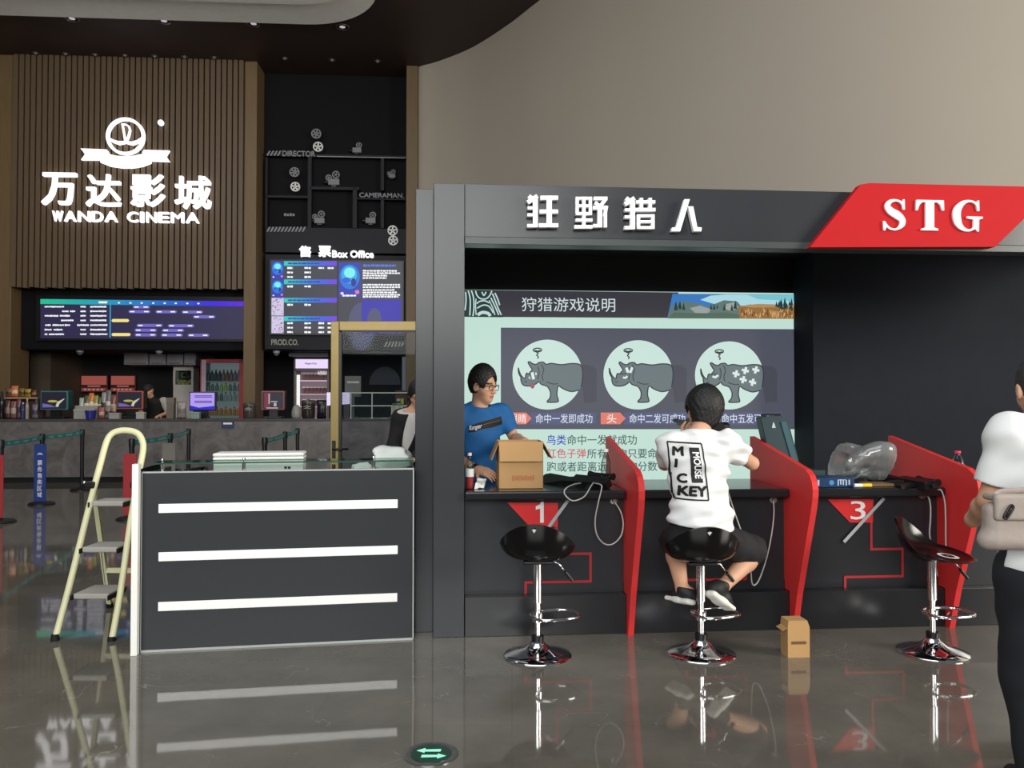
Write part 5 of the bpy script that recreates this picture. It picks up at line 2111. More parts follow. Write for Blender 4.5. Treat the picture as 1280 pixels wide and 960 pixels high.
# ------------------------------------------------------------------ reception desk
W_D = DF.g(517, 799.5).x
Z_D = DF.hit(300, 588.6, 0)[1]
M_desk = mat('desk_charcoal', (34, 38, 42), rough=0.35, var=0.05, scale=2)
M_trim = mat('desk_pale_trim', (170, 174, 172), rough=0.4, var=0.02)
M_stripe = mat('desk_white_stripe', (246, 246, 244), rough=0.4, var=0.01)
M_mint = mat('desk_white_side', (240, 240, 234), rough=0.4, var=0.02)
dk = thing('reception_desk', 'charcoal reception desk with three white stripes, beside the stepladder', 'desk', (W_D / 2, .25, 0), DF)
mb = MB()
mb.box((.006, 0, .012), (W_D - .006, .022, Z_D - .006))
mb.build('front_panel', M_desk, dk)
mb = MB()
for a, b in (((0, 0, 0), (W_D, .024, .012)), ((0, 0, Z_D - .006), (W_D, .024, Z_D + .002)), ((0, 0, 0), (.007, .024, Z_D)), ((W_D - .007, 0, 0), (W_D, .024, Z_D))):
    mb.box((a[0], -.003, a[2]), b)
mb.build('panel_edging', M_trim, dk)
for (a, b) in (((198.5, 630), (497, 636)), ((198.5, 690.3), (497, 697)), ((198, 752.5), (496.5, 759))):
    xa, z1 = DF.hit(a[0], a[1], 0)
    xb, _ = DF.hit(b[0], b[1], 0)
    z0 = DF.hit(a[0], a[1] + 11.2, 0)[1]
    mb = MB()
    mb.box((xa, -.008, z0), (xb, 0, z1), .002)
    mb.build('white_stripe', M_stripe, dk)
DD = .55
mb = MB()
mb.box((0, .03, 0), (.03, DD, Z_D - .01))
mb.build('side_panel', M_desk, dk)
mb = MB()
mb.box((W_D - .03, .03, 0), (W_D, DD, Z_D - .01))
mb.build('side_panel', M_desk, dk)
ZW = Z_D - .085
mb = MB()
mb.box((.03, .026, ZW - .025), (W_D - .03, DD, ZW), .003)
mb.build('worktop', mat('desk_worktop_dark', (40, 44, 46), rough=0.3), dk)
zg = DF.hit(300, 577.5, .02)[1]
mb = MB()
mb.box((.055, .02, zg - .008), (W_D, .24, zg), .002)
mb.build('glass_ledge', glass_mat('green_glass', (196, 226, 212), 0.5, base=0.01), dk)
mb = MB()
mb.box((.055, .0175, zg - .0085), (W_D, .0199, zg))
plabel(mb.build('glass_edge', mat('green_glass_edge', (44, 74, 66), rough=0.2, var=0), dk), 'dark green edge of the glass ledge')
for px in (203, 305, 467):
    x = DF.hit(px, 580, .05)[0]
    mb = MB()
    mb.lathe([(.011, Z_D - .05), (.011, zg - .008), (.006, zg - .008), (.006, zg + .012), (.010, zg + .014), (.008, zg + .022), (0, zg + .024)], (x, .05, 0), 14)
    mb.build('standoff_peg', M_chrome, dk, smooth=True, angle=40)
# the white upright end panel at the left
p = DF.g(167.6, 820)
xw = DF.hit(163.8, 700, p.y)[0]
xw2 = DF.hit(172, 700, p.y)[0]
zt = DF.hit(168, 580.5, p.y)[1]
mb = MB()
mb.box((xw, p.y, 0), (xw2, p.y + .06, zt), .002)
mb.build('white_end_panel', M_mint, dk)
mb = MB()
mb.box((xw2 + .001, p.y + .045, 0), (0, .4, zt - .03))
mb.build('filler_panel', M_black_panel, dk)

# things on the desk
xa, z1 = DF.hit(266.5, 566.8, .32)
xb, _ = DF.hit(379, 566, .32)
wb = thing('white_carton', 'long white carton with rounded lid on the reception desk behind the glass ledge', 'box', ((xa + xb) / 2, .4, ZW), DF)
mb = MB()
mb.box((xa, .32, ZW), (xb, .52, z1 - .048), .006)
mb.build('carton_body', M_white, wb)
mb = MB()
for a, b in ((.046, .024), (.022, 0)):
    mb.box((xa - .004, .315, z1 - a), (xb + .004, .525, z1 - b), .010, 3)
mb.build('lid', M_white, wb)
mb = MB()
for px in (357, 361.5):
    x, z = DF.hit(px, 584.5, .32)
    mb.box((x - .008, .3185, z - .007), (x + .008, .32, z + .007))
mb.build('printed_mark', M_black, wb)


def crumple(name, cx, cy, z0, sx_, sy, sz, seed, m, label, cat, F=DF, n=40, amp=.28, esq=.55, kink=None):
    """crumpled sack: dented closed surface with facets"""
    rr_ = random.Random(seed)
    dirs = [Vector((rr_.uniform(-1, 1), rr_.uniform(-1, 1), rr_.uniform(-1, 1))).normalized() for _ in range(26)]
    am = [rr_.uniform(-.5, 1) for _ in dirs]

    def f(u, v):
        th, ph = 2 * pi * u, pi * v
        d = Vector((sin(ph) * cos(th), sin(ph) * sin(th), -cos(ph)))
        r = 1 + sum(a * amp * max(0, abs(d.dot(q)) - .75) * 2.2 * (-1 if i % 2 else 1) for i, (q, a) in enumerate(zip(dirs, am)))
        k = 1
        e = esq
        s = lambda t: math.copysign(abs(t) ** e, t)
        q = Vector((s(d.x) * sx_, s(d.y) * sy, s(d.z) * sz)) * r * .9
        if kink:
            q = kink(q)
        return Vector((cx + q.x, cy + q.y, max(z0, z0 + sz + q.z)))
    m_ = MB()
    m_.grid(f, n, n // 2, cu=True)
    bmesh.ops.remove_doubles(m_.bm, verts=m_.bm.verts, dist=1e-5)
    o = m_.build(name, m, smooth=True, angle=28, frame=F, base=(cx, cy, z0))
    return tag(o, label, cat)


M_paper = mat('white_paper_bag', (218, 222, 216), rough=0.7, var=0.05, bump=.3, bscale=25)
x0, z = DF.hit(470, 560, .3)
x1, _ = DF.hit(524, 560, .3)
crumple('paper_bag', (x0 + x1) / 2 - .02, .385, ZW + .001, (x1 - x0) / 2, .125, (z - ZW) / 2 + .004, 5, M_paper, 'crumpled white bag at the right end of the reception desk', 'bag', amp=.35)
x0, z = DF.hit(436, 579, .29)
x1, _ = DF.hit(468, 579, .29)
crumple('paper_sheet', (x0 + x1) / 2, .385, ZW + .001, (x1 - x0) / 2 * .9, .08, (z - ZW) / 2, 9, M_paper, 'small crumpled white paper left of the white bag on the desk', 'paper', amp=.5)
# dark loose cable heap and a black phone on the left of the desk
pts = []
rr = random.Random(2)
for i in range(40):
    t = i / 39
    pts.append((.10 + .16 * t + .03 * sin(9 * t * pi), .37 + .07 * cos(11 * t * pi), ZW + .012 + .06 * abs(sin(5 * t * pi))))
mb = MB()
mb.tube(smooth_pts(pts, 3), .008, 8)
tag(mb.build('cable_heap', M_black, frame=DF, base=(.18, .37, ZW), smooth=True), 'heap of black cable at the left end of the reception desk', 'cable')
mb = MB()
mb.box((.30, .31, ZW), (.47, .43, ZW + .055), .012)
mb.mi = 1
mb.box((.32, .33, ZW + .0551), (.45, .41, ZW + .058))
tag(mb.build('card_terminal', [M_black, mat('dark_screen', (40, 46, 50), rough=0.1)], frame=DF, base=(.385, .37, ZW)), 'low black card terminal between cable heap and white carton on the desk', 'terminal')

# ------------------------------------------------------------------ stepladder
M_lad = mat('ladder_cream', (222, 220, 176), rough=0.4, var=0.04)
M_tread = mat('ladder_tread', (168, 164, 156), rough=0.6, var=0.05, bump=.2, bscale=90)
fl, fr = gnd(69, 801), gnd(139, 803.5)
Yt = fl.y + .42
lad = thing('stepladder', 'cream three-step folding ladder left of the reception desk', 'stepladder', ((fl.x + fr.x) / 2, fl.y, 0))
A = lambda px, py, Y: at(px, py, Y)
# front frame: both rails and the rounded hand loop, in one tilted plane
def plane_Y(z):
    return fl.y + .42 * z / 1.28


def onplane(px, py):
    Y = fl.y
    for _ in range(12):
        Y = plane_Y(at(px, py, Y).z)
    p = at(px, py, Y)
    return p


loop = [(69, 799), (88, 728), (112, 632), (126, 578), (133, 553), (139, 543), (149, 538.5), (162, 538.5), (172, 542), (177.5, 550), (179, 562), (174, 590), (163, 655), (150, 745), (139.5, 802)]
P3 = [onplane(*q) for q in loop]
mb = MB()
mb.tube(smooth_pts([tuple(p) for p in P3], 6), .0165, 12, squash=(1.0, 1.25))
fr_ = mb.build('front_frame', M_lad, lad, smooth=True)
for p in (P3[0], P3[-1]):
    mb = MB()
    mb.tube([p + Vector((0, 0, .03)), Vector((p.x, p.y, .0))], [.022, .025], 12)
    mb.build('rubber_foot', M_black_matte, fr_, smooth=True, angle=40)
hl, hr = onplane(114, 606), onplane(171, 606)
rl, rrr = gnd(138, 762), None
rl = at(137.5, 761, 5.62)
rl.z = 0
rrr = Vector((rl.x + .50, rl.y - .02, 0))
for a, b in ((hl, rl), (hr, rrr)):
    mb = MB()
    mb.bar(a + Vector((0, .03, 0)), b, .03, .024, up=(0, 1, 0))
    rg = mb.build('rear_leg', M_lad, lad)
    mb = MB()
    mb.bar(b + (a - b).normalized() * .04, b, .036, .03, up=(0, 1, 0))
    mb.build('rubber_foot', M_black_matte, rg)
for t, hgt in ((.68, .032),):
    a, b = (hl + Vector((0, .03, 0))).lerp(rl, t), (hr + Vector((0, .03, 0))).lerp(rrr, t)
    mb = MB()
    mb.bar(a, b, hgt, .018, up=(0, 1, 0))
    mb.build('rear_crossbar', M_lad, lad)
for (pa, pb, dep) in (((112, 630.5), (158, 630.5), .17), ((101, 688), (150, 688), .21), ((90, 746), (139, 746.5), .25)):
    a, b = onplane(*pa), onplane(*pb)
    a, b = a + (b - a) * .0, b
    z = (a.z + b.z) / 2
    y0 = (a.y + b.y) / 2 - .01
    mb = MB()
    mb.box((a.x + .012, y0, z - .012), (b.x - .012, y0 + dep, z + .022), .008)
    tr = mb.build('tread', M_tread, lad)
    for q in (a, b):
        mb = MB()
        mb.bar((q.x + (.006 if q is a else -.006), y0 - .02, z), (q.x + (.006 if q is a else -.006), y0 + dep * .8, z), .006, .03)
        mb.build('tread_bracket', M_black, tr)
for p, s in ((hl, -1), (hr, 1)):
    mb = MB()
    mb.box(p + Vector((-.032, -.03, -.022)), p + Vector((.032, .05, .022)), .008)
    j = mb.build('hinge_joint', M_black, lad)
    mb = MB()
    mb.tube([p + Vector((s * .03, 0, .008)), p + Vector((s * .055, 0, .02))], .012, 10)
    mb.build('lock_knob', M_chrome, j, smooth=True)
mb = MB()
mb.tube([onplane(101, 690) + Vector((.02, .2, 0)), onplane(96, 748) + Vector((.05, .25, 0))], .003, 6)
mb.build('stay_wire', M_grey, lad)

# ------------------------------------------------------------------ bar stools
M_seat = mat('black_gloss_seat', (14, 13, 14), rough=0.2, var=0.03, spec=0.4)


def stool(px, py, label, rz, hs, foot_rz, tilt=0.0, pad=False):
    c = gnd(px, py)
    t = thing('bar_stool', label, 'stool', (c.x, c.y, 0), rz=0, group='black bar stools')
    m = MB()
    m.lathe([(.19, 0), (.193, .006), (.188, .012), (.13, .028), (.075, .045), (.045, .07), (.036, .085), (0, .085)], n=48)
    m.build('base', M_chrome, t, smooth=True, angle=50)
    m = MB()
    m.lathe([(.034, .08), (.036, .115), (.030, .12)], n=24)
    m.build('column_collar', M_black, t, smooth=True, angle=40)
    m = MB()
    m.lathe([(.017, .10), (.017, .30), (.0245, .302), (.0245, hs - .055), (.02, hs - .05)], n=24)
    m.build('column', M_chrome, t, smooth=True, angle=40)
    R = Matrix.Rotation(foot_rz, 3, 'Z')
    ring = []
    for k in range(28):
        a = 2 * pi * k / 28
        x = .135 * cos(a)
        y = .105 * sin(a)
        x = math.copysign(abs(x / .135) ** .7, x) * .135
        y = math.copysign(abs(y / .105) ** .7, y) * .105
        ring.append(R @ Vector((x + .105, y, .222)))
    m = MB()
    m.tube(ring, .0095, 10, closed=True)
    m.lathe([(.031, .195), (.031, .25)], n=20)
    m.build('footrest', M_chrome, t, smooth=True, angle=40)
    # moulded tub seat: long saddle pan with raised back, front lip low
    Rs = Matrix.Translation((0, 0, hs)) @ Matrix.Rotation(rz, 4, 'Z') @ Matrix.Rotation(tilt, 4, 'Y')
    m = MB()

    def rim(a):
        # a = 0 front (+x), pi back
        bk = max(0, -cos(a)) ** 1.5
        sd = abs(sin(a)) ** 2
        return (.030 if not pad else .010) + (.165 if not pad else .16) * bk + (.035 if not pad else .012) * sd

    def shell(u, v, off=0.0):
        a = 2 * pi * u
        rx = .225 if cos(a) > 0 else .19
        ry = .205
        s = v
        k = s ** .62
        x = rx * cos(a) * k * (1 + .06 * max(0, -cos(a)) * s)
        y = ry * sin(a) * k
        z = -.04 + rim(a) * (s ** 3.2)
        n = Vector((cos(a) * s, sin(a) * s, -1.0 + .75 * s)).normalized()
        return Rs @ (Vector((x, y, z)) + n * off)
    nu, nv = 48, 14
    m.grid(lambda u, v: shell(u, .02 + .98 * v, 0), nu, nv, cu=True)
    m.grid(lambda u, v: shell(u, .02 + .98 * (1 - v), .022 * (1 - .5 * (1 - v) ** 4)), nu, nv, cu=True)
    bmesh.ops.remove_doubles(m.bm, verts=m.bm.verts, dist=1e-4)
    # close the rim and the small holes in the middle
    cen = Rs @ Vector((0, 0, -.04))
    be = [e for e in m.bm.edges if e.is_boundary]
    small = [e for e in be if all((v.co - cen).length < .06 for v in e.verts)]
    bmesh.ops.holes_fill(m.bm, edges=small, sides=0)
    bmesh.ops.bridge_loops(m.bm, edges=[e for e in be if e not in set(small)])
    s = m.build('seat', M_seat, t, smooth=True, angle=60)
    if pad:
        m = MB()
        ring_o = [shell(i / 20, .38, -.002) for i in range(20)]
        def padf(u, v):
            p = shell(.5, .1, 0)
            a = 2 * pi * u
            q = Vector((.09 + .058 * v * cos(a), .058 * v * sin(a), 0))
            k = sqrt((q.x / .225) ** 2 + (q.y / .205) ** 2)
            ss = min(k ** (1 / .62), 1)
            aa = atan2(q.y / .205, q.x / .225)
            return Rs @ Vector((q.x, q.y, -.04 + rim(aa) * ss ** 3.2 + .004))
        m.grid(padf, 24, 4, cu=True)
        plabel(m.build('seat_sticker', mat('sticker_white', (210, 208, 205), rough=0.5), s), 'white round sticker on the seat')
        m = MB()
        def padk(u, v):
            p = padf(u, .15 + .45 * v)
            p.z += .002
            return p
        m.grid(padk, 16, 2, cu=False)
        m.build('sticker_print', M_black, s)
    else:
        a0 = .5
        m = MB()
        p = shell(a0, .93, .0245)
        q = shell(a0, .97, .0245)
        tx = (shell(a0 + .01, .95, .0245) - shell(a0 - .01, .95, .0245)).normalized()
        up = (q - p).normalized()
        c0 = (p + q) / 2
        m.face([c0 + tx * .012 + up * .006, c0 + up * .012, c0 - tx * .012 + up * .006, c0 - up * .012])
        plabel(m.build('maker_badge', mat('badge_silver', (200, 200, 205), rough=0.3), s), 'small pale badge on the seat back')
    # mounting plate and lift lever
    m = MB()
    m.box((-.08, -.08, hs - .075), (.08, .08, hs - .058), .006)
    m.build('mount_plate', M_black, t)
    m = MB()
    la = foot_rz - .25
    d = Vector((cos(la), sin(la), 0))
    m.tube([Vector((0, 0, hs - .066)) + d * .07, Vector((0, 0, hs - .085)) + d * .12, Vector((0, 0, hs - .14)) + d * .165], .005, 8)
    lv = m.build('lift_lever', M_chrome, t, smooth=True)
    m = MB()
    m.tube([Vector((0, 0, hs - .135)) + d * .16, Vector((0, 0, hs - .185)) + d * .20], .010, 10)
    m.build('lever_grip', M_black, lv, smooth=True, angle=40)
    return t


HS = .60
stool(672, 820, 'black bar stool in front of the red number 1 badge', pi / 2 - .12, HS + .005, radians(20), radians(4))
stool(876.5, 817.5, 'black bar stool under the seated player in white T-shirt', pi / 2, HS - .01, radians(25), radians(3))
stool(1166, 815.5, 'black bar stool with white seat sticker beside the third red fin', radians(-38), HS + .01, radians(12), radians(8), pad=True)

# ------------------------------------------------------------------ things on and around the game counter
def cable(name, pts, r, m, label, group=None, F=WF):
    b = MB()
    q = smooth_pts([tuple(p) for p in pts], 6)
    b.tube(q, r, 8)
    o = b.build(name, m, smooth=True, frame=F, base=q[0])
    return tag(o, label, 'cable', group)


M_cable = mat('pale_grey_cable', (176, 172, 168), rough=0.4, var=0.02)
P = BF.P
# open cardboard box
M_card = mat('brown_cardboard', (178, 140, 92), rough=0.75, var=0.06, scale=6)
M_card_in = mat('cardboard_inside', (120, 92, 60), rough=0.8, var=0.06)
yb0 = .10
xa, z0 = BF.hit(623.5, 609, yb0)
xb, z1 = BF.hit(679, 552, yb0)
z0 = ZC + .001
db = .26
cb = thing('cardboard_box', 'open cardboard box with folded-out flaps on the number 1 counter', 'box', ((xa + xb) / 2, yb0 + db / 2, z0), BF)
tk = .004
mb = MB()
mb.box((xa, yb0, z0), (xb, yb0 + tk, z1))
mb.box((xa, yb0 + db - tk, z0), (xb, yb0 + db, z1))
mb.box((xa, yb0, z0), (xa + tk, yb0 + db, z1))
mb.box((xb - tk, yb0, z0), (xb, yb0 + db, z1))
mb.box((xa, yb0, z0), (xb, yb0 + db, z0 + tk))
mb.build('box_body', M_card, cb)
hf = .125


def flap(p0, p1, out, ang, ln_, name='flap'):
    """flap hinged on the edge p0-p1, swung by ang from upright towards out"""
    p0, p1, out = Vector(p0), Vector(p1), Vector(out)
    d = Vector((0, 0, 1)) * cos(ang) + out * sin(ang)
    n = out * cos(ang) - Vector((0, 0, 1)) * sin(ang)
    e = (p1 - p0).normalized() * .006
    b = MB()
    q = [p0, p1, p1 + d * ln_ - e, p0 + d * ln_ + e]
    b.bm.faces.new([b.bm.verts.new(v) for v in q])
    b.bm.faces.new([b.bm.verts.new(v + n * tk) for v in q])
    vs = list(b.bm.verts)
    for i in range(4):
        j = (i + 1) % 4
        b.bm.faces.new([vs[i], vs[j], vs[4 + j], vs[4 + i]])
    b.build(name, M_card, cb)


flap((xa, yb0, z1), (xb, yb0, z1), (0, -1, 0), radians(168), hf)
flap((xa, yb0 + db, z1), (xb, yb0 + db, z1), (0, 1, 0), radians(97), hf)
flap((xa, yb0, z1), (xa, yb0 + db, z1), (-1, 0, 0), radians(158), hf)
flap((xb, yb0, z1), (xb, yb0 + db, z1), (1, 0, 0), radians(150), hf)
mb = MB()
xq, zq = BF.hit(640, 601, yb0)
xr_, zr_ = BF.hit(666, 593.5, yb0)
k = xq
rr = random.Random(4)
while k < xr_:
    w_ = rr.uniform(.006, .014)
    mb.box((k, yb0 - .0012, zq + rr.uniform(0, .004)), (k + w_, yb0, zr_ - rr.uniform(0, .01)))
    k += w_ + .004
plabel(mb.build('faded_print', mat('faded_red_print', (170, 108, 70), rough=0.8), cb), 'faded red printing')
mb = MB()
mb.box((xa + .03, yb0 + .03, z0 + .01), (xb - .03, yb0 + db - .03, z1 - .12), .02)
mb.build('packing_paper', M_card_in, cb)


def drink(F, px, pyt, pyb, y, rpx, label, liquid, cap, band=None, liq=.5):
    x, z0 = F.hit(px, pyb, y)
    z0 = ZC + .001
    z1 = F.hit(px, pyt, y)[1]
    r = abs(F.hit(px + rpx, pyb, y)[0] - x)
    h = z1 - z0
    c = Vector((x, y, z0))
    t = thing('water_bottle', label, 'bottle', c, F)
    m = MB()
    m.lathe([(r * .8, 0), (r, .03 * h), (r, .2 * h), (r * .95, .24 * h), (r, .28 * h), (r, .58 * h), (r * .9, .68 * h), (r * .5, .84 * h), (r * .4, .88 * h), (r * .4, .93 * h)], c, 20)
    m.build('bottle_body', M_bottle, t, smooth=True, angle=50)
    m = MB()
    m.lathe([(r * .46, .92 * h), (r * .48, .93 * h), (r * .48, h), (0, h)], c, 18)
    m.build('cap', mat('cap_%d_%d_%d' % cap, cap, rough=0.4, var=0.02), t, smooth=True, angle=40)
    if liquid:
        m = MB()
        m.lathe([(r * .74, .01 * h), (r * .93, .04 * h), (r * .93, liq * h), (0, liq * h)], c, 20)
        m.build('drink', mat('drink_%d_%d_%d' % liquid, liquid, rough=0.15), t, smooth=True, angle=50)
    if band:
        m = MB()
        m.lathe([(r * 1.02, .34 * h), (r * 1.02, .56 * h)], c, 20)
        m.build('label_band', mat('band_%d_%d_%d' % band, band, rough=0.5), t, smooth=True, angle=40)
    return t


M_bottle = glass_mat('bottle_plastic', (226, 234, 234), 0.65, base=0.02)
drink(BF, 587, 566, 603, .12, 5.4, 'bottle of red drink at the left end of the number 1 counter', (206, 70, 76), (232, 220, 222), (214, 220, 214), .36)
# tall clear flask by the first fin
drink(BF, 757.5, 561, 611, .09, 6.2, 'tall clear bottle with white cap against the first red fin', None, (240, 240, 236), None)
drink(BF, 1197.5, 563.5, 606, .28, 7.2, 'clear water bottle with pink cap right of the third red fin', (196, 205, 210), (214, 64, 100), (226, 206, 214), .5)
# white tissue
x, _ = BF.hit(600.5, 600, .13)
crumple('tissue', x, .13, ZC + .001, .03, .03, .028, 21, M_paper, 'crumpled white tissue beside the bottle of red drink', 'tissue', F=BF, n=24, amp=.8)


def rifle(name, label, a, b, up, F, cat='toy gun', scale=1.0, flip=1):
    """game rifle lying or held between butt a and muzzle b (frame coordinates)"""
    a, b, up = Vector(a), Vector(b), Vector(up).normalized()
    X = (b - a).normalized()
    Zv = (up - X * up.dot(X)).normalized()
    Yv = Zv.cross(X)
    L = (b - a).length
    M = Matrix((X, Yv, Zv)).transposed().to_4x4()
    M.translation = a
    t = thing(name, label, cat, a, F)
    pr = lambda poly, w0, nm, mm=M_gun: (lambda q: (q.prism(poly, -w0, w0, to=lambda u, v, d: M @ Vector((u, d, v))), q.build(nm, mm, t)))(MB())
    pr([(0, -.085), (.012, .02), (.05, .035), (.24, .02), (.30, .03), (.30, -.025), (.20, -.03), (.06, -.095)], .018, 'stock')
    pr([(.28, .045), (.56, .045), (.58, .03), (.58, -.02), (.28, -.03)], .024, 'receiver')
    pr([(.33, -.02), (.38, -.02), (.35, -.12), (.30, -.115)], .016, 'grip')
    pr([(.43, -.02), (.49, -.02), (.505, -.13), (.455, -.135)], .013, 'magazine')
    m = MB()
    m.tube([M @ Vector((.57, 0, .02)), M @ Vector((L - .05, 0, .02))], .011, 10)
    m.tube([M @ Vector((L - .06, 0, .02)), M @ Vector((L, 0, .02))], .015, 10)
    m.build('barrel', M_gun, t, smooth=True, angle=40)
    m = MB()
    m.tube([M @ Vector((.57, 0, .005)), M @ Vector((min(.80, L - .08), 0, .01))], [.026, .021], 10)
    m.build('handguard', M_gun, t, smooth=True, angle=40)
    m = MB()
    m.tube([M @ Vector((.36, 0, .085)), M @ Vector((.40, 0, .085)), M @ Vector((.52, 0, .085)), M @ Vector((.56, 0, .085))], [.026, .018, .018, .024], 12)
    m.tube([M @ Vector((.43, 0, .04)), M @ Vector((.43, 0, .08))], .008, 8)
    m.tube([M @ Vector((.50, 0, .04)), M @ Vector((.50, 0, .08))], .008, 8)
    m.build('scope', M_gun, t, smooth=True, angle=40)
    return t


M_gun = mat('gun_black', (24, 25, 26), rough=0.35, var=0.08)
g0 = P(682, 590, .42)
g1 = P(752, 604, .08)
rifle('toy_rifle', 'black toy rifle lying on the number 1 counter right of the cardboard box', (BF.hit(679, 592, .5)[0], .5, ZC + .03), (BF.hit(752, 604, .08)[0], .09, ZC + .026), (-.35, .9, .18), BF)
YF = YP - .03
cable('gun_cable', [P(742, 603, .1), P(738, 609, .0), P(730, 621, -.06), P(716, 626, -.07), P(706, 618, -.05), P(707, 611, -.036), P(716, 606, .04), P(726, 604, .12)], .0044, M_cable, 'short loop of pale cable drooping over the number 1 counter edge', F=BF)
cable('gun_cable', [P(743, 604, .10), P(751, 606, -.036), P(752, 611, -.06), P(748, 628, -.05), P(744, 650, -.02), P(746, 668, -.01), P(755, 679.5, 0), P(766, 680, .0), P(776, 670, .0), P(779, 655, .01), P(776, 640, .02), P(768, 627, YP - .035)], .0044, M_cable, 'long pale cable loop hanging from the number 1 counter to its outlet', F=BF)
cable('gun_cable', [P(906, 597, .0), P(908, 608, -.05), P(918, 640, -.14), P(928, 668, -.17), P(936, 690, -.15), P(938.5, 715, -.1), P(940, 729, -.08), P(944, 731, -.07), P(950, 722, -.05), P(959, 695, -.02), P(965, 665, .0), P(967.5, 640, .03), P(966.5, 626, YP - .035)], .0044, M_cable, 'pale cable looping from the seated player\'s gun to the outlet', F=BF)
cable('gun_cable', [P(1153, 619, YP - .035), P(1160, 621, .01), P(1163, 632, -.01), P(1163, 650, -.02), P(1162, 668, -.01), P(1166, 690, .0), P(1172, 720, .02)], .005, M_cable, 'pale cable from the number 3 outlet dropping behind the stool seat', F=BF)
cable('gun_cable', [P(1162, 613, .06), P(1172, 612, -.03), P(1177, 614, -.045), P(1181, 628, -.05), P(1182, 650, -.05), P(1183, 690, -.04), P(1190, 715, -.02), P(1193, 735, -.02), P(1191, 758, -.03), P(1184, 769, -.05)], .005, M_cable, 'pale cable hanging down the face of the third red fin', F=BF)

# third bay: upright teal case, blue carton, plastic bag, lighter, rifle
M_teal = mat('dark_teal_case', (30, 52, 58), rough=0.4, var=0.08)
yq = .38
q = [BF.hit(px, py, yq) for px, py in ((957, 523), (994, 526), (1006, 600), (972, 600))]
tc_ = thing('upright_case', 'tall dark teal case leaning upright behind the second red fin', 'case', ((q[2][0] + q[3][0]) / 2, yq, ZC), BF)
zc0 = ZC + .001
sh = .12
TO = lambda u, v, d: Vector((u, d + (v - ZC) * .22, v))
xl0, xr0 = BF.hit(969, 606, yq)[0], BF.hit(1006, 606, yq)[0]
xl1, xr1 = BF.hit(957, 524, yq)[0], BF.hit(992, 524, yq)[0]
zt1 = BF.hit(975, 521, yq)[1]
mb = MB()
mb.prism([(xl0, zc0), (xr0, zc0), (xr1, zt1 - .012), (xr1 - .012, zt1 + .004), (xl1 + .012, zt1), (xl1, zt1 - .012)], yq, yq + .09, to=TO)
bmesh.ops.bevel(mb.bm, geom=list(mb.bm.edges), offset=.006, segments=2, affect='EDGES')
mb.build('case_body', M_teal, tc_)
mb = MB()
mb.prism([(xr0 - .055, zc0 + .02), (xr0 - .016, zc0 + .02), (xr1 - .016, zt1 - .035), (xr1 - .055, zt1 - .035)], yq - .008, yq, to=TO)
mb.build('side_rib', mat('teal_rib', (48, 84, 92), rough=0.35), tc_)
mb = MB()
cx_, cz_ = BF.hit(973, 532.5, yq)
mb.prism([(cx_ - .014, cz_ - .016), (cx_ + .014, cz_ - .016), (cx_ + .004, cz_ + .022), (cx_ - .002, cz_ + .022)], yq - .004, yq, to=TO)
plabel(mb.build('pale_badge', mat('pale_badge', (170, 186, 190), rough=0.4), tc_), 'pale triangular badge')
mb = MB()
mb.box((xl1 + .03, yq + .085, zt1), (xl1 + .042, yq + .16, zt1 + .012))
mb.bar(TO(xl1 + .03, zt1 + .012, yq + .045), TO(xr1 - .03, zt1 + .012, yq + .045), .016, .016)
mb.build('handle', M_black, tc_)
ybx = .02
xa, z1 = BF.hit(1015, 597.5, ybx)
xb, _ = BF.hit(1068, 598, ybx)
bx = thing('blue_carton', 'flat dark blue carton with white print on the number 3 counter', 'box', ((xa + xb) / 2, ybx, ZC), BF)
mb = MB()
mb.box((xa, ybx, ZC + .001), (xb, ybx + .20, z1), .003)
mb.build('carton_body', mat('carton_navy', (26, 54, 92), rough=0.35), bx)
mb = MB()
hh = z1 - ZC
for u0, u1, v0, v1 in ((.03, .10, .3, .7), (.13, .17, .2, .8), (.60, .63, .2, .8), (.66, .69, .3, .75), (.72, .75, .25, .8), (.79, .82, .2, .75), (.60, .8, .74, .82), (.86, .89, .25, .8)):
    mb.box((xa + u0 * (xb - xa), ybx - .0015, ZC + v0 * hh), (xa + u1 * (xb - xa), ybx, ZC + v1 * hh))
mb.build('white_print', mat('carton_print', (170, 190, 210), rough=0.4), bx)
mb = MB()
mb.prism(oval(xa + .46 * (xb - xa), ZC + .5 * hh, .016, .016, 18), ybx - .0015, ybx)
mb.build('blue_emblem', mat('carton_emblem', (60, 140, 190), rough=0.4), bx)
mb = MB()
mb.box((xa - .02, ybx + .23, ZC + .001), (xa + .2, ybx + .40, ZC + .09), .004)
tag(mb.build('green_carton', mat('dark_green_carton', (30, 52, 50), rough=0.5), frame=BF, base=(xa + .09, ybx + .3, ZC)), 'dark green carton behind the flat blue carton', 'box')
M_film = glass_mat('clear_film', (206, 212, 210), 0.75, rough=0.12, base=0.12, milk=0.16)
x0, z = BF.hit(1046, 553, .30)
x1, _ = BF.hit(1109, 553, .30)
crumple('plastic_bag', (x0 + x1) / 2, .31, ZC + .004, (x1 - x0) / 2, .15, (z - ZC) / 2, 33, M_film, 'puffed-up clear plastic bag on the number 3 counter', 'bag', F=BF, n=80, amp=.75, esq=.8)
a, b = P(1068, 601.5, .0), P(1089, 602, .0)
a.z = b.z = ZC + .014
t = thing('glue_tube', 'yellow and white tube in front of the clear plastic bag', 'tube', a, BF)
mb = MB()
mb.tube([a, a + (b - a) * .45], .012, 12)
mb.build('tube_end', M_white, t, smooth=True, angle=40)
mb = MB()
mb.tube([a + (b - a) * .45, b], .0125, 12)
mb.build('tube_body', mat('tube_yellow', (222, 196, 60), rough=0.35), t, smooth=True, angle=40)
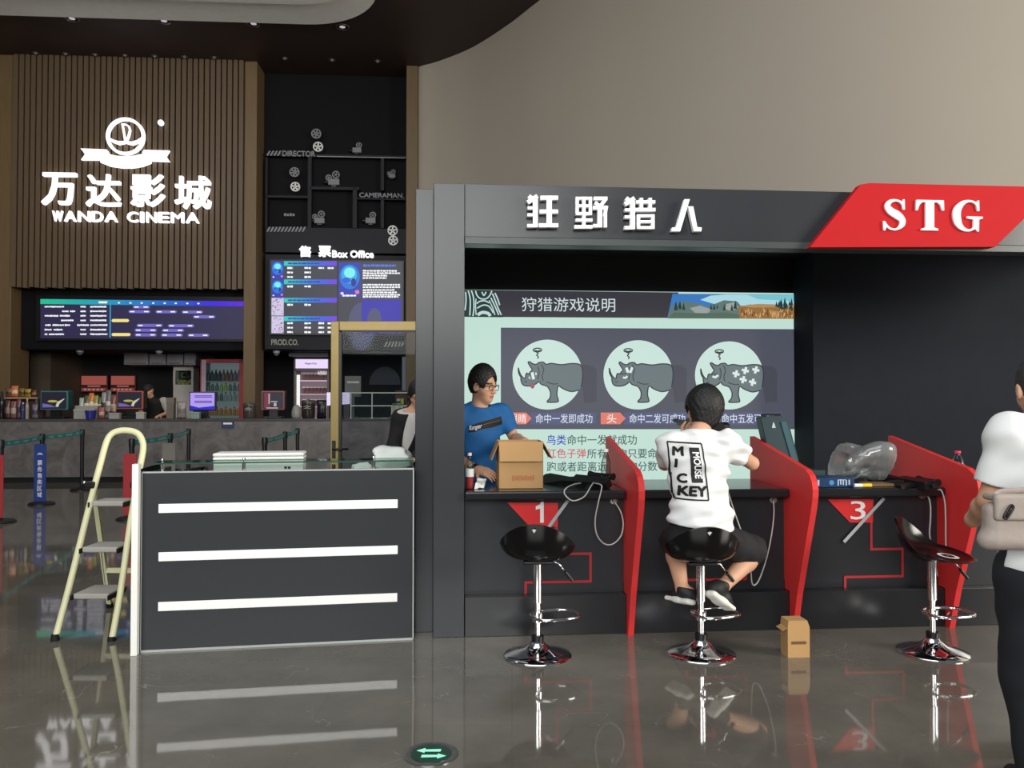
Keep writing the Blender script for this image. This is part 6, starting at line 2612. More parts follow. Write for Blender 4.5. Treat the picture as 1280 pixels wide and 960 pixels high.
rifle('toy_rifle', 'black toy rifle lying along the third red fin on the number 3 counter', (BF.hit(1098, 602, .42)[0], .46, ZC + .03), (BF.hit(1120, 610, .0)[0] + .14, -.16, ZC + .022), (.9, .25, .15), BF)
mb = MB()
a = BF.hit(1088, 604, .04)
mb.box((a[0], .04, ZC + .001), (BF.hit(1118, 604, .04)[0], .19, ZC + .018), .003)
tag(mb.build('cardboard_sheet', M_card_in, frame=BF, base=(a[0], .04, ZC)), 'brown cardboard offcut under the rifle on the number 3 counter', 'cardboard')

# small carton on the floor
yf = BF.g(996, 822).y
xa, _ = BF.hit(985, 822, yf)
xb, z1 = BF.hit(1012, 775.5, yf)
fb = thing('small_cardboard_box', 'small brown cardboard box standing on the floor by the second red fin', 'box', ((xa + xb) / 2, yf, 0), BF)
mb = MB()
mb.prism([(xa, .0), (xb, 0), (xb, z1 * .82), (xb - .014, z1), (xa + .004, z1), (xa, z1 * .82)], yf, yf + .10)
mb.build('box_body', M_card, fb)
mb = MB()
mb.box((xa + .02, yf - .0015, z1 * .36), (xb - .02, yf, z1 * .44))
plabel(mb.build('dark_strip', mat('brown_strip', (104, 76, 46), rough=0.7), fb), 'dark brown strip print')
mb = MB()
mb.prism([(xa, z1 * .8), (xa + .003, z1 * .8), (xa - .028, z1 * .72), (xa - .030, z1 * .73)], yf + .005, yf + .095)
mb.build('flap', M_card, fb)

# floor guidance light
c = gnd(539, 943)
fl_ = thing('floor_sign', 'round green floor light with two arrows in the foreground', 'floor light', (c.x, c.y, 0), rz=0)
mb = MB()
mb.lathe([(.112, .0005), (.112, .003), (.095, .0045), (.088, .003), (.0, .003)], n=48)
mb.build('steel_ring', mat('brushed_steel', (150, 152, 150), rough=0.25, metal=0.9), fl_, smooth=True, angle=30)
mb = MB()
mb.lathe([(.083, .003), (.083, .0046), (0, .0046)], n=48)
d = mb.build('lens', mat('green_lens', (22, 60, 48), rough=0.15), fl_)
for s in (1, -1):
    mb = MB()
    mb.prism([(s * x, s * y) for x, y in ((-.062, .024), (-.028, .048), (-.028, .034), (.038, .038), (.036, .016), (-.028, .016), (-.028, .004))], .0047, .0056, to=lambda u, v, d: Vector((u, v, d)))
    mb.build('arrow', glow('arrow_mint', (150, 240, 205), 1.2), d)

# ------------------------------------------------------------------ people: smooth bodies grown from joint positions
import openvdb
VOX = 0.005


def V(*a):
    return np.array(a, float)


def unit(a):
    a = np.asarray(a, float)
    return a / np.linalg.norm(a)


class Field:
    """signed-distance field of tapered limbs, ellipsoids and rounded boxes, blended smoothly"""

    def __init__(s, lo, hi, vox=VOX):
        s.lo = np.array(lo, float)
        s.vox = vox
        n = np.ceil((np.array(hi) - s.lo) / vox).astype(int) + 1
        s.ax = [s.lo[i] + vox * np.arange(n[i]) for i in range(3)]
        s.d = np.full(n, 0.2, np.float32)

    def _win(s, lo, hi):
        sl, co = [], []
        for i in range(3):
            a = int(max(0, np.floor((lo[i] - s.lo[i]) / s.vox)))
            b = int(min(len(s.ax[i]), np.ceil((hi[i] - s.lo[i]) / s.vox) + 1))
            if b <= a:
                return None, None
            sl.append(slice(a, b))
            co.append(s.ax[i][a:b])
        return tuple(sl), np.meshgrid(*co, indexing='ij', sparse=True)

    def add(s, prims, inf=0.0):
        for p in prims:
            k = p.get('k', .02)
            m = .05 + k + inf
            if p['t'] == 'c':
                a, b, ra, rb = p['a'], p['b'], p['ra'] + inf, p['rb'] + inf
                r = max(ra, rb)
                sl, X = s._win(np.minimum(a, b) - r - m, np.maximum(a, b) + r + m)
                if sl is None:
                    continue
                ab = b - a
                q = [X[i] - a[i] for i in range(3)]
                t = np.clip((q[0] * ab[0] + q[1] * ab[1] + q[2] * ab[2]) / max(ab.dot(ab), 1e-9), 0, 1)
                d = np.sqrt((q[0] - t * ab[0]) ** 2 + (q[1] - t * ab[1]) ** 2 + (q[2] - t * ab[2]) ** 2) - (ra + (rb - ra) * t)
            else:
                c, R, r = p['c'], p['R'], p['r'] + inf
                mr = np.linalg.norm(r) if p['t'] == 'b' else r.max()
                sl, X = s._win(c - mr - m, c + mr + m)
                if sl is None:
                    continue
                q = [X[i] - c[i] for i in range(3)]
                u = [q[0] * R[j][0] + q[1] * R[j][1] + q[2] * R[j][2] for j in range(3)]
                if p['t'] == 'e':
                    k0 = np.sqrt((u[0] / r[0]) ** 2 + (u[1] / r[1]) ** 2 + (u[2] / r[2]) ** 2)
                    k1 = np.sqrt((u[0] / r[0] ** 2) ** 2 + (u[1] / r[1] ** 2) ** 2 + (u[2] / r[2] ** 2) ** 2) + 1e-9
                    d = np.where(k0 < 1e-3, -r.min(), k0 * (k0 - 1) / k1)
                else:
                    rd = p.get('rd', .01)
                    w = [np.abs(u[j]) - (r[j] - rd) for j in range(3)]
                    d = np.sqrt(sum(np.maximum(x, 0) ** 2 for x in w)) + np.minimum(np.maximum(np.maximum(w[0], w[1]), w[2]), 0) - rd
            o = s.d[sl]
            if p.get('sub'):
                h = np.maximum(k - np.abs(-d - o), 0) / max(k, 1e-6)
                s.d[sl] = np.maximum(o, -d) + h * h * k * .25
            else:
                h = np.maximum(k - np.abs(d - o), 0) / max(k, 1e-6)
                s.d[sl] = np.minimum(o, d) - h * h * k * .25
        return s

    def cut(s, p, n):
        """keep the side the normal n points away from"""
        n = unit(n)
        X = np.meshgrid(*s.ax, indexing='ij', sparse=True)
        pl = sum((X[i] - p[i]) * n[i] for i in range(3))
        s.d = np.maximum(s.d, pl.astype(np.float32))
        return s

    def cut_ball(s, c, R, r, k=.004):
        c = np.asarray(c, float)
        X = np.meshgrid(*s.ax, indexing='ij', sparse=True)
        q = [X[i] - c[i] for i in range(3)]
        u = [q[0] * R[j][0] + q[1] * R[j][1] + q[2] * R[j][2] for j in range(3)]
        k0 = np.sqrt(sum((u[j] / r[j]) ** 2 for j in range(3)))
        s.d = np.maximum(s.d, ((1 - k0) * min(r)).astype(np.float32))
        return s

    def cut_limb(s, a, b, far=.5, rad=.11):
        """remove everything beyond b along a->b within a radius of the axis"""
        n = unit(b - a)
        X = np.meshgrid(*s.ax, indexing='ij', sparse=True)
        q = [X[i] - b[i] for i in range(3)]
        t = q[0] * n[0] + q[1] * n[1] + q[2] * n[2]
        rr_ = np.sqrt(np.maximum(q[0] ** 2 + q[1] ** 2 + q[2] ** 2 - t * t, 0))
        m = (rr_ < rad) & (t < far) & (t > -.08)
        s.d = np.where(m, np.maximum(s.d, t.astype(np.float32)), s.d)
        return s

    def wrinkle(s, amp, dirs):
        X = np.meshgrid(*s.ax, indexing='ij', sparse=True)
        for (kx, ky, kz, ph, a) in dirs:
            s.d = s.d + (amp * a * np.sin(kx * X[0] + ky * X[1] + kz * X[2] + ph + 1.3 * np.sin(9 * X[2] + 7 * X[0]))).astype(np.float32)
        return s

    def mesh(s):
        g = openvdb.FloatGrid(0.2)
        g.copyFromArray(s.d)
        pts, tris, quads = g.convertToPolygons(0.0, 0.0)
        pts = pts * s.vox + s.lo
        return pts, np.asarray(tris), np.asarray(quads)

    def build(s, name, mats, parent, pick=None, base=None, frame=None):
        pts, tris, quads = s.mesh()
        off = np.array(OFF[parent.name]) if parent else np.array(base)
        me = bpy.data.meshes.new(name)
        faces = [tuple(f[::-1]) for f in quads.tolist()] + [tuple(f[::-1]) for f in tris.tolist()]
        me.from_pydata((pts - off).tolist(), [], faces)
        # keep the largest piece(s) only, orient outward
        bm = bmesh.new()
        bm.from_mesh(me)
        bmesh.ops.smooth_vert(bm, verts=bm.verts, factor=.4, use_axis_x=True, use_axis_y=True, use_axis_z=True)
        vol = bm.calc_volume(signed=True)
        if vol < 0:
            bmesh.ops.reverse_faces(bm, faces=bm.faces)
        # drop crumbs
        seen, crumbs = set(), []
        for v in bm.verts:
            if v in seen:
                continue
            st, comp = [v], {v}
            while st:
                x = st.pop()
                for e in x.link_edges:
                    y = e.other_vert(x)
                    if y not in comp:
                        comp.add(y)
                        st.append(y)
            seen |= comp
            if len(comp) < 150:
                crumbs += list(comp)
        if crumbs:
            bmesh.ops.delete(bm, geom=crumbs, context='VERTS')
        bm.to_mesh(me)
        bm.free()
        for m in (mats if isinstance(mats, (list, tuple)) else [mats]):
            me.materials.append(m)
        if pick:
            for p in me.polygons:
                p.material_index = pick(np.array(p.center) + off)
        me.shade_smooth()
        o = bpy.data.objects.new(name, me)
        COL.objects.link(o)
        if parent:
            o.parent = parent
        OFF[o.name] = Vector(off)
        return o


def C(a, b, ra, rb=None, k=.02, **q):
    return dict(t='c', a=np.asarray(a, float), b=np.asarray(b, float), ra=ra, rb=ra if rb is None else rb, k=k, **q)


def EL(c, R, r, k=.02, **q):
    return dict(t='e', c=np.asarray(c, float), R=np.asarray(R, float), r=np.asarray(r, float), k=k, **q)


def BX(c, R, r, k=.01, rd=.01, **q):
    return dict(t='b', c=np.asarray(c, float), R=np.asarray(R, float), r=np.asarray(r, float), k=k, rd=rd, **q)


def basis(fwd, up=(0, 0, 1)):
    """rows: person's left-to-right axis, forward, up"""
    f = unit(fwd)
    r = unit(np.cross(f, up))
    return np.array([r, f, np.cross(r, f)])


def head_prims(c, R, s=1.0):
    r, f, u = R
    p = lambda x, y, z: c + (r * x + f * y + u * z) * s
    S = lambda *a: np.array(a) * s
    out = [EL(p(0, -.008, .022), R, S(.073, .092, .098), k=.02), EL(p(0, .030, -.045), R, S(.056, .060, .072), k=.03), EL(p(0, .058, -.088), R, S(.026, .022, .022), k=.03),
           EL(p(-.043, .042, -.022), R, S(.022, .026, .022), k=.03), EL(p(.043, .042, -.022), R, S(.022, .026, .022), k=.03),
           EL(p(0, .078, .028), R, S(.050, .014, .012), k=.02)]
    for q in (-1, 1):
        out.append(EL(p(q * .032, .090, .008), R, S(.018, .018, .013), k=.012, sub=True))
        out.append(EL(p(q * .032, .074, .008), R, S(.013, .013, .012), k=.006))
    out += [C(p(0, .084, .014), p(0, .108, -.026), .009 * s, .013 * s, k=.014), EL(p(-.013, .094, -.030), R, S(.010, .011, .008), k=.01), EL(p(.013, .094, -.030), R, S(.010, .011, .008), k=.01),
            EL(p(0, .087, -.053), R, S(.024, .011, .006), k=.006), EL(p(0, .085, -.064), R, S(.020, .012, .007), k=.006)]
    for q in (-1, 1):
        out += [EL(p(q * .078, -.006, -.006), np.array([R[0], R[1], R[2]]), S(.010, .019, .032), k=.01), EL(p(q * .087, -.002, -.004), R, S(.006, .009, .018), k=.006, sub=True)]
    return out


def face_pick(c, R, s=1.0):
    def pick(x):
        q = R @ (x - c) / s
        ax_ = abs(q[0])
        if q[1] > .055:
            if (ax_ - .032) ** 2 / .013 ** 2 + (q[2] - .008) ** 2 / .006 ** 2 < 1:
                return 2 if (ax_ - .032) ** 2 + (q[2] - .008) ** 2 < .0058 ** 2 else 1
            if .014 < ax_ < .052 and .027 < q[2] - .10 * (.032 - ax_) < .036:
                return 2
            if ax_ < .023 and -.069 < q[2] < -.049:
                return 3
        return 0
    return pick


def hand_prims(w, d, n, side, s=1.0, curl=.6):
    """w wrist, d direction of the hand, n back-of-hand normal, side: thumb direction (+1 along d x n)"""
    d, n = unit(d), unit(np.asarray(n) - np.dot(n, d) * np.asarray(d))
    t = np.cross(d, n) * side
    P_ = lambda a, b, c_: w + (d * a + t * b + n * c_) * s
    out = [BX(P_(.048, 0, 0), np.array([d, t, n]), np.array([.048, .038, .014]) * s, k=.016, rd=.012 * s), C(w - d * .02, P_(.02, 0, 0), .026 * s, .024 * s, k=.02)]
    for i, (off, ln) in enumerate(((.029, .070), (.010, .078), (-.010, .073), (-.028, .058))):
        a = P_(.090, off, 0)
        ang, p0, r0 = 0, a, .0088
        for j, f in enumerate((.45, .32, .27)):
            ang += curl * (.7 + .25 * j)
            p1 = p0 + (d * cos(ang) - n * sin(ang)) * ln * f * s
            out.append(C(p0, p1, r0 * s, (r0 - .0008) * s, k=.003))
            p0, r0 = p1, r0 - .0008
    a = P_(.022, .030, -.004)
    b = a + (t * .7 + d * .6 - n * .35 * curl) * .040 * s
    out += [C(a, b, .013 * s, .0105 * s, k=.012), C(b, b + (d * .85 + t * .15 - n * .5 * curl) * .034 * s, .0105 * s, .009 * s, k=.004)]
    return out


def bounds(prims, m=.04):
    lo, hi = np.full(3, 9e9), np.full(3, -9e9)
    for p in prims:
        if p['t'] == 'c':
            for q in (p['a'], p['b']):
                r = max(p['ra'], p['rb'])
                lo, hi = np.minimum(lo, q - r), np.maximum(hi, q + r)
        else:
            r = max(p['r']) * 1.2
            lo, hi = np.minimum(lo, p['c'] - r), np.maximum(hi, p['c'] + r)
    return lo - m, hi + m


M_skin = mat('skin', (206, 158, 128), rough=0.55, var=0.05, scale=12)
M_eye_w = mat('eye_white', (225, 222, 215), rough=0.3, var=0)
M_eye_d = mat('dark_brow_and_iris', (30, 22, 20), rough=0.4, var=0)
M_lip = mat('lips', (176, 108, 98), rough=0.45, var=0)
M_hair = mat('black_hair', (24, 23, 24), rough=0.5, var=0.25, scale=60, bump=.5, bscale=120)
SKIN = [M_skin, M_eye_w, M_eye_d, M_lip]


def arm_prims(sh, el, wr, hn, hd=None, side=1, s=1.0, curl=.6):
    o = [C(sh, el, .050 * s, .038 * s, k=.03), EL(sh, np.eye(3), np.array([.056, .056, .058]) * s, k=.03), C(el, el + (wr - el) * .35, .038 * s, .040 * s, k=.015), C(el + (wr - el) * .35, wr, .040 * s, .026 * s, k=.015)]
    return o + hand_prims(wr, hd if hd is not None else wr - el, hn, side, s, curl)


def leg_prims(hp, kn, an, toe, s=1.0):
    d = unit(toe - an)
    heel = an - d * .045 + V(0, 0, -.05)
    return [C(hp, kn, .088 * s, .056 * s, k=.05), C(kn, kn + (an - kn) * .3, .056 * s, .058 * s, k=.02), C(kn + (an - kn) * .3, an, .058 * s, .036 * s, k=.02)]


def torso_prims(pel, chest, neck, Rp, Rc, w=1.0):
    mid = (pel + chest) / 2
    Rm = (Rp + Rc) / 2
    return [EL(pel, Rp, np.array([.160 * w, .115, .125]), k=.06), EL(mid, Rm, np.array([.145 * w, .105, .16]), k=.07), EL(chest, Rc, np.array([.165 * w, .112, .17]), k=.06),
            EL(chest + Rc[2] * .11, Rc, np.array([.15 * w, .075, .07]), k=.06), C(neck, neck + Rc[2] * .02, .055, .052, k=.05)]


def hair_part(parent, c, R, s, cuts, grow=.016, top=.012, mats=None, extra=(), name='hair', ears=True):
    r, f, u = R
    p = lambda x, y, z: c + (r * x + f * y + u * z) * s
    pr = [EL(p(0, -.010, .026 + top * .5), R, (np.array([.073, .092, .098]) + grow + np.array([0, 0, top * .5])) * s, k=.02)] + list(extra)
    lo, hi = bounds(pr, .03)
    F = Field(lo, hi, .004).add(pr)
    for q, n, in cuts:
        F.cut(p(*q), r * n[0] + f * n[1] + u * n[2])
    # face opening
    F.cut_ball(p(0, .110, -.010), R, np.array([.076, .085, .100]) * s)
    if ears:
        for q in (-1, 1):
            F.cut_ball(p(q * .088, .004, -.012), R, np.array([.030, .026, .038]) * s)
            F.cut_ball(p(q * .088, .040, -.055), R, np.array([.034, .050, .060]) * s)
    F.wrinkle(.0007, ((260, 70, 90, 0, 1), (80, 270, -120, 1, 1), (-190, 150, 230, 2, .7)))
    return F.build(name, mats or M_hair, parent)


def print_on(parent_mesh, mb, name, m, view, off=.003, step=.014):
    """wrap flat artwork (a mesh builder) onto a garment: each point is cast along `view` onto the cloth"""
    bm = mb.bm
    bmesh.ops.triangulate(bm, faces=bm.faces[:])
    for _ in range(6):
        es = [e for e in bm.edges if e.calc_length() > step]
        if not es:
            break
        bmesh.ops.subdivide_edges(bm, edges=es, cuts=1)
        bmesh.ops.triangulate(bm, faces=[f for f in bm.faces if len(f.verts) > 3])
    b2 = bmesh.new()
    b2.from_mesh(parent_mesh.data)
    bmesh.ops.translate(b2, verts=b2.verts, vec=OFF[parent_mesh.name])
    tree = BVHTree.FromBMesh(b2)
    b2.free()
    view = Vector(view).normalized()
    far = max(v.co.dot(view) for v in bm.verts)
    for v in bm.verts:
        lift = far - v.co.dot(view)
        hit, nrm, _, _ = tree.ray_cast(v.co - view * .6, view)
        if hit is not None:
            v.co = hit - view * (off + lift)
    return mb.build(name, m, parent_mesh, recalc=False)


# ---------------------------------------------------------------- 1. seated player in white T-shirt
def seated_player():
    J = dict(pel=V(1.085, 4.585, .690), chest=V(1.065, 4.600, 1.045), neck=V(1.085, 4.640, 1.245), head=V(1.130, 4.735, 1.388),
             shL=V(.915, 4.615, 1.185), shR=V(1.238, 4.600, 1.190), elR=V(1.425, 4.755, 1.075), wrR=V(1.200, 4.955, 1.200), elL=V(.930, 4.885, 1.060), wrL=V(1.085, 5.05, 1.205),
             hpL=V(.995, 4.635, .655), hpR=V(1.170, 4.635, .655), knL=V(.992, 4.935, .575), knR=V(1.470, 4.845, .535), anL=V(1.002, 4.735, .335), anR=V(1.226, 4.655, .375))
    t = thing('person', 'person in white T-shirt and black shorts seated on a bar stool aiming a rifle', 'person', (1.08, 4.60, 0))
    Rp, Rc = basis((.05, 1, .0)), basis((.02, 1, .12))
    Rh = basis((-.30, 1, -.05), (.16, 0, 1))
    tor = torso_prims(J['pel'], J['chest'], J['neck'], Rp, Rc, 1.0)
    armR = arm_prims(J['shR'], J['elR'], J['wrR'], V(.8, .2, .5), V(-.55, .6, .3), -1, curl=.9)
    armL = arm_prims(J['shL'], J['elL'], J['wrL'], V(-.6, .3, -.6), V(.5, .5, .6), 1, curl=.9)
    legs = leg_prims(J['hpL'], J['knL'], J['anL'], J['anL'] + V(-.1, .05, -.02)) + leg_prims(J['hpR'], J['knR'], J['anR'], J['anR'] + V(.1, .02, -.1))
    feet = []
    shoes = []
    # shoe axes: heel, toe, sole normal (pointing out of the sole)
    for heel, toe, sn, an in ((V(1.050, 4.690, .275), V(.945, 4.845, .262), V(-.1, -.35, -1), J['anL']), (V(1.130, 4.610, .350), V(1.275, 4.68, .235), V(-.62, -.55, -.55), J['anR'])):
        d = unit(toe - heel)
        n = unit(sn - d * np.dot(sn, d))
        w = np.cross(d, n)
        c = (heel + toe) / 2
        ball = heel + d * .10
        feet += [C(an, heel - n * .045 + d * .03, .034, .036, k=.02), C(heel - n * .035 + d * .03, ball - n * .025, .036, .032, k=.02)]
        shoes.append((heel, toe, d, n, w, an))
    hp = head_prims(J['head'], Rh)
    nk = [C(J['neck'] + V(0, -.005, -.02), J['head'] + Rh[2] * -.06 - Rh[1] * .02, .056, .052, k=.03)]
    allp = tor + armR + armL + legs + feet + nk + hp
    lo, hi = bounds(allp)
    Field(lo, hi).add(allp).build('body', SKIN, t, face_pick(J['head'], Rh))
    # shirt
    sl = .62
    up = [C(J['shR'], J['elR'], .062, .058, k=.04), EL(J['shR'], np.eye(3), V(.062, .060, .060), k=.04), C(J['shL'], J['elL'], .060, .056, k=.04), EL(J['shL'], np.eye(3), V(.060, .060, .060), k=.04)]
    pr = tor[:4] + up + [C(J['neck'] - V(0, .0, .03), J['neck'] + V(0, 0, .012), .066, .060, k=.05), C(J['shL'] + V(.02, 0, .005), J['shR'] + V(-.02, 0, .005), .052, k=.05)]
    pr += [EL(J['pel'] + V(-.005, .0, .09), Rp, V(.168, .130, .12), k=.05)]
    lo, hi = bounds(pr, .05)
    F = Field(lo, hi).add(pr, .014)
    F.cut_limb(J['shR'], J['shR'] + (J['elR'] - J['shR']) * .50)
    F.cut_limb(J['shL'], J['shL'] + (J['elL'] - J['shL']) * .60)
    F.cut(J['pel'] + V(0, 0, .045), V(-.10, 0, -1))
    F.cut(J['neck'] + V(0, 0, .026), V(0, .25, 1))
    F.wrinkle(.0052, ((14, 10, 60, .3, 1), (-20, 12, 85, 1.1, .7), (45, 0, 40, 2, .4)))
    M_tee = mat('white_tee', (226, 227, 227), rough=0.8, var=0.015, bump=.12, bscale=18)
    tee = F.build('t_shirt', M_tee, t)
    # printed frame and words on the back of the shirt
    Mp = mat('shirt_print_black', (30, 30, 32), rough=0.7, var=0)
    Y0 = 4.49
    q = lambda u, v: (lambda p: (p.x, p.z))(at(u, v, Y0))
    frame_ = [(836, 552.5), (877, 554.5), (885, 625), (844.5, 624)]
    mb = MB()
    for a, b in zip(frame_, frame_[1:] + frame_[:1]):
        mb.ribbon([q(*a), q(*b)], .0085, Y0, Y0 + .0001)
    for v in mb.bm.verts:
        v.co.y = Y0
    bmesh.ops.remove_doubles(mb.bm, verts=mb.bm.verts, dist=1e-5)
    print_on(tee, mb, 'print_frame', Mp, (0, 1, 0))

    def word(body, box, m, name, rot=0, off=.003):
        b = MB()
        (u0, v0), (u1, v1) = box
        if rot:
            fit_text(b, body, 0, 1, 0, 1, 0, offset=.03, to=lambda x, z, y: Vector((q(u0 + (u1 - u0) * z + 3.4 * (x - .5), 0)[0], Y0 + y, q(0, v0 + (v1 - v0) * x)[1])))
        else:
            fit_text(b, body, 0, 1, 0, 1, 0, offset=.05, to=lambda x, z, y: Vector((q(u0 + (u1 - u0) * x, 0)[0], Y0 + y, q(0, v1 + (v0 - v1) * z + .02 * (x - .5))[1])))
        return print_on(tee, b, name, m, (0, 1, 0), off)
    for ch, box in (('M', ((839.5, 558), (853, 570))), ('I', ((842, 573.5), (845.4, 585)),), ('C', ((844.5, 591.5), (856.5, 604))), ('KEY', ((846, 607), (880, 620.5)))):
        word(ch, box, Mp, 'print_letter')
    mb = MB()
    mb.prism([q(*p) for p in ((861.5, 559.5), (873.5, 559.5), (878, 603), (864, 603))], Y0, Y0 + .0001)
    for v in mb.bm.verts:
        v.co.y = Y0
    bmesh.ops.remove_doubles(mb.bm, verts=mb.bm.verts, dist=1e-5)
    print_on(tee, mb, 'print_block', Mp, (0, 1, 0), .0026)
    word('MOUSE', ((864.0, 565), (872.5, 598)), mat('shirt_print_white', (240, 240, 240), rough=0.7, var=0), 'print_letters', 1, .0042)
    # shorts
    pr = [EL(J['pel'] + V(0, .01, -.005), Rp, V(.172, .128, .118), k=.05), C(J['hpL'], J['knL'], .098, .082, k=.05), C(J['hpR'], J['knR'], .098, .084, k=.05)]
    lo, hi = bounds(pr, .05)
    F = Field(lo, hi).add(pr, .006)
    F.cut_limb(J['hpL'], J['hpL'] + (J['knL'] - J['hpL']) * 1.0, rad=.16)
    F.cut_limb(J['hpR'], J['hpR'] + (J['knR'] - J['hpR']) * .97, rad=.16)
    F.cut(J['pel'] + V(0, 0, .09), V(0, 0, 1))
    F.wrinkle(.003, ((50, 30, 20, 0, 1), (20, 60, 50, 1, .7)))
    F.build('shorts', mat('black_shorts', (26, 26, 30), rough=0.8, var=0.08), t)
    hair_part(t, J['head'], Rh, 1.0, [((0, 0, -.105), (0, .4, -1))], grow=.022, top=.016,
              extra=[EL(J['head'] + Rh[2] * .030 - Rh[1] * .012, Rh, V(.112, .116, .112), k=.03), EL(J['head'] + Rh[1] * -.058 - Rh[2] * .05, Rh, V(.072, .046, .062), k=.03)])
    M_sh = mat('black_sneaker', (30, 30, 32), rough=0.6, var=0.1)
    M_so = mat('white_sole', (222, 220, 212), rough=0.6, var=0.04)
    for heel, toe, d, n, w, an in shoes:
        L_ = np.linalg.norm(toe - heel)
        R = np.array([d, w, n])
        pr = [C(heel + d * .035 - n * .038, heel + d * (L_ * .62) - n * .026, .042, .040, k=.02), C(heel + d * (L_ * .62) - n * .026, toe - d * .035 - n * .016, .040, .030, k=.02),
              C(heel + d * .035 - n * .045, an - (an - (heel - n * .05)) * .1, .042, .044, k=.02)]
        lo, hi = bounds(pr)
        F = Field(lo, hi, .004).add(pr)
        F.cut(heel + n * -.006, n)
        F.cut(an - n * .012, -n)
        so = F.build('sneaker', M_sh, t)
        pr = [BX(heel + d * L_ * .30 + n * .004, R, V(L_ * .30, .037, .014), k=.02, rd=.012), BX(heel + d * L_ * .68 + n * .004, R, V(L_ * .32, .044, .013), k=.03, rd=.012),
              EL(heel + d * .032 + n * .002, R, V(.036, .037, .016), k=.02)]
        lo, hi = bounds(pr)
        Field(lo, hi, .004).add(pr).build('sole', M_so, so)
    # the rifle he aims
    rifle('toy_rifle', 'black toy rifle aimed at the screen by the seated player', (1.255, 4.650, 1.285), (1.11, 5.47, 1.290), (0, 0, 1), WF)
    return J


seated_player()


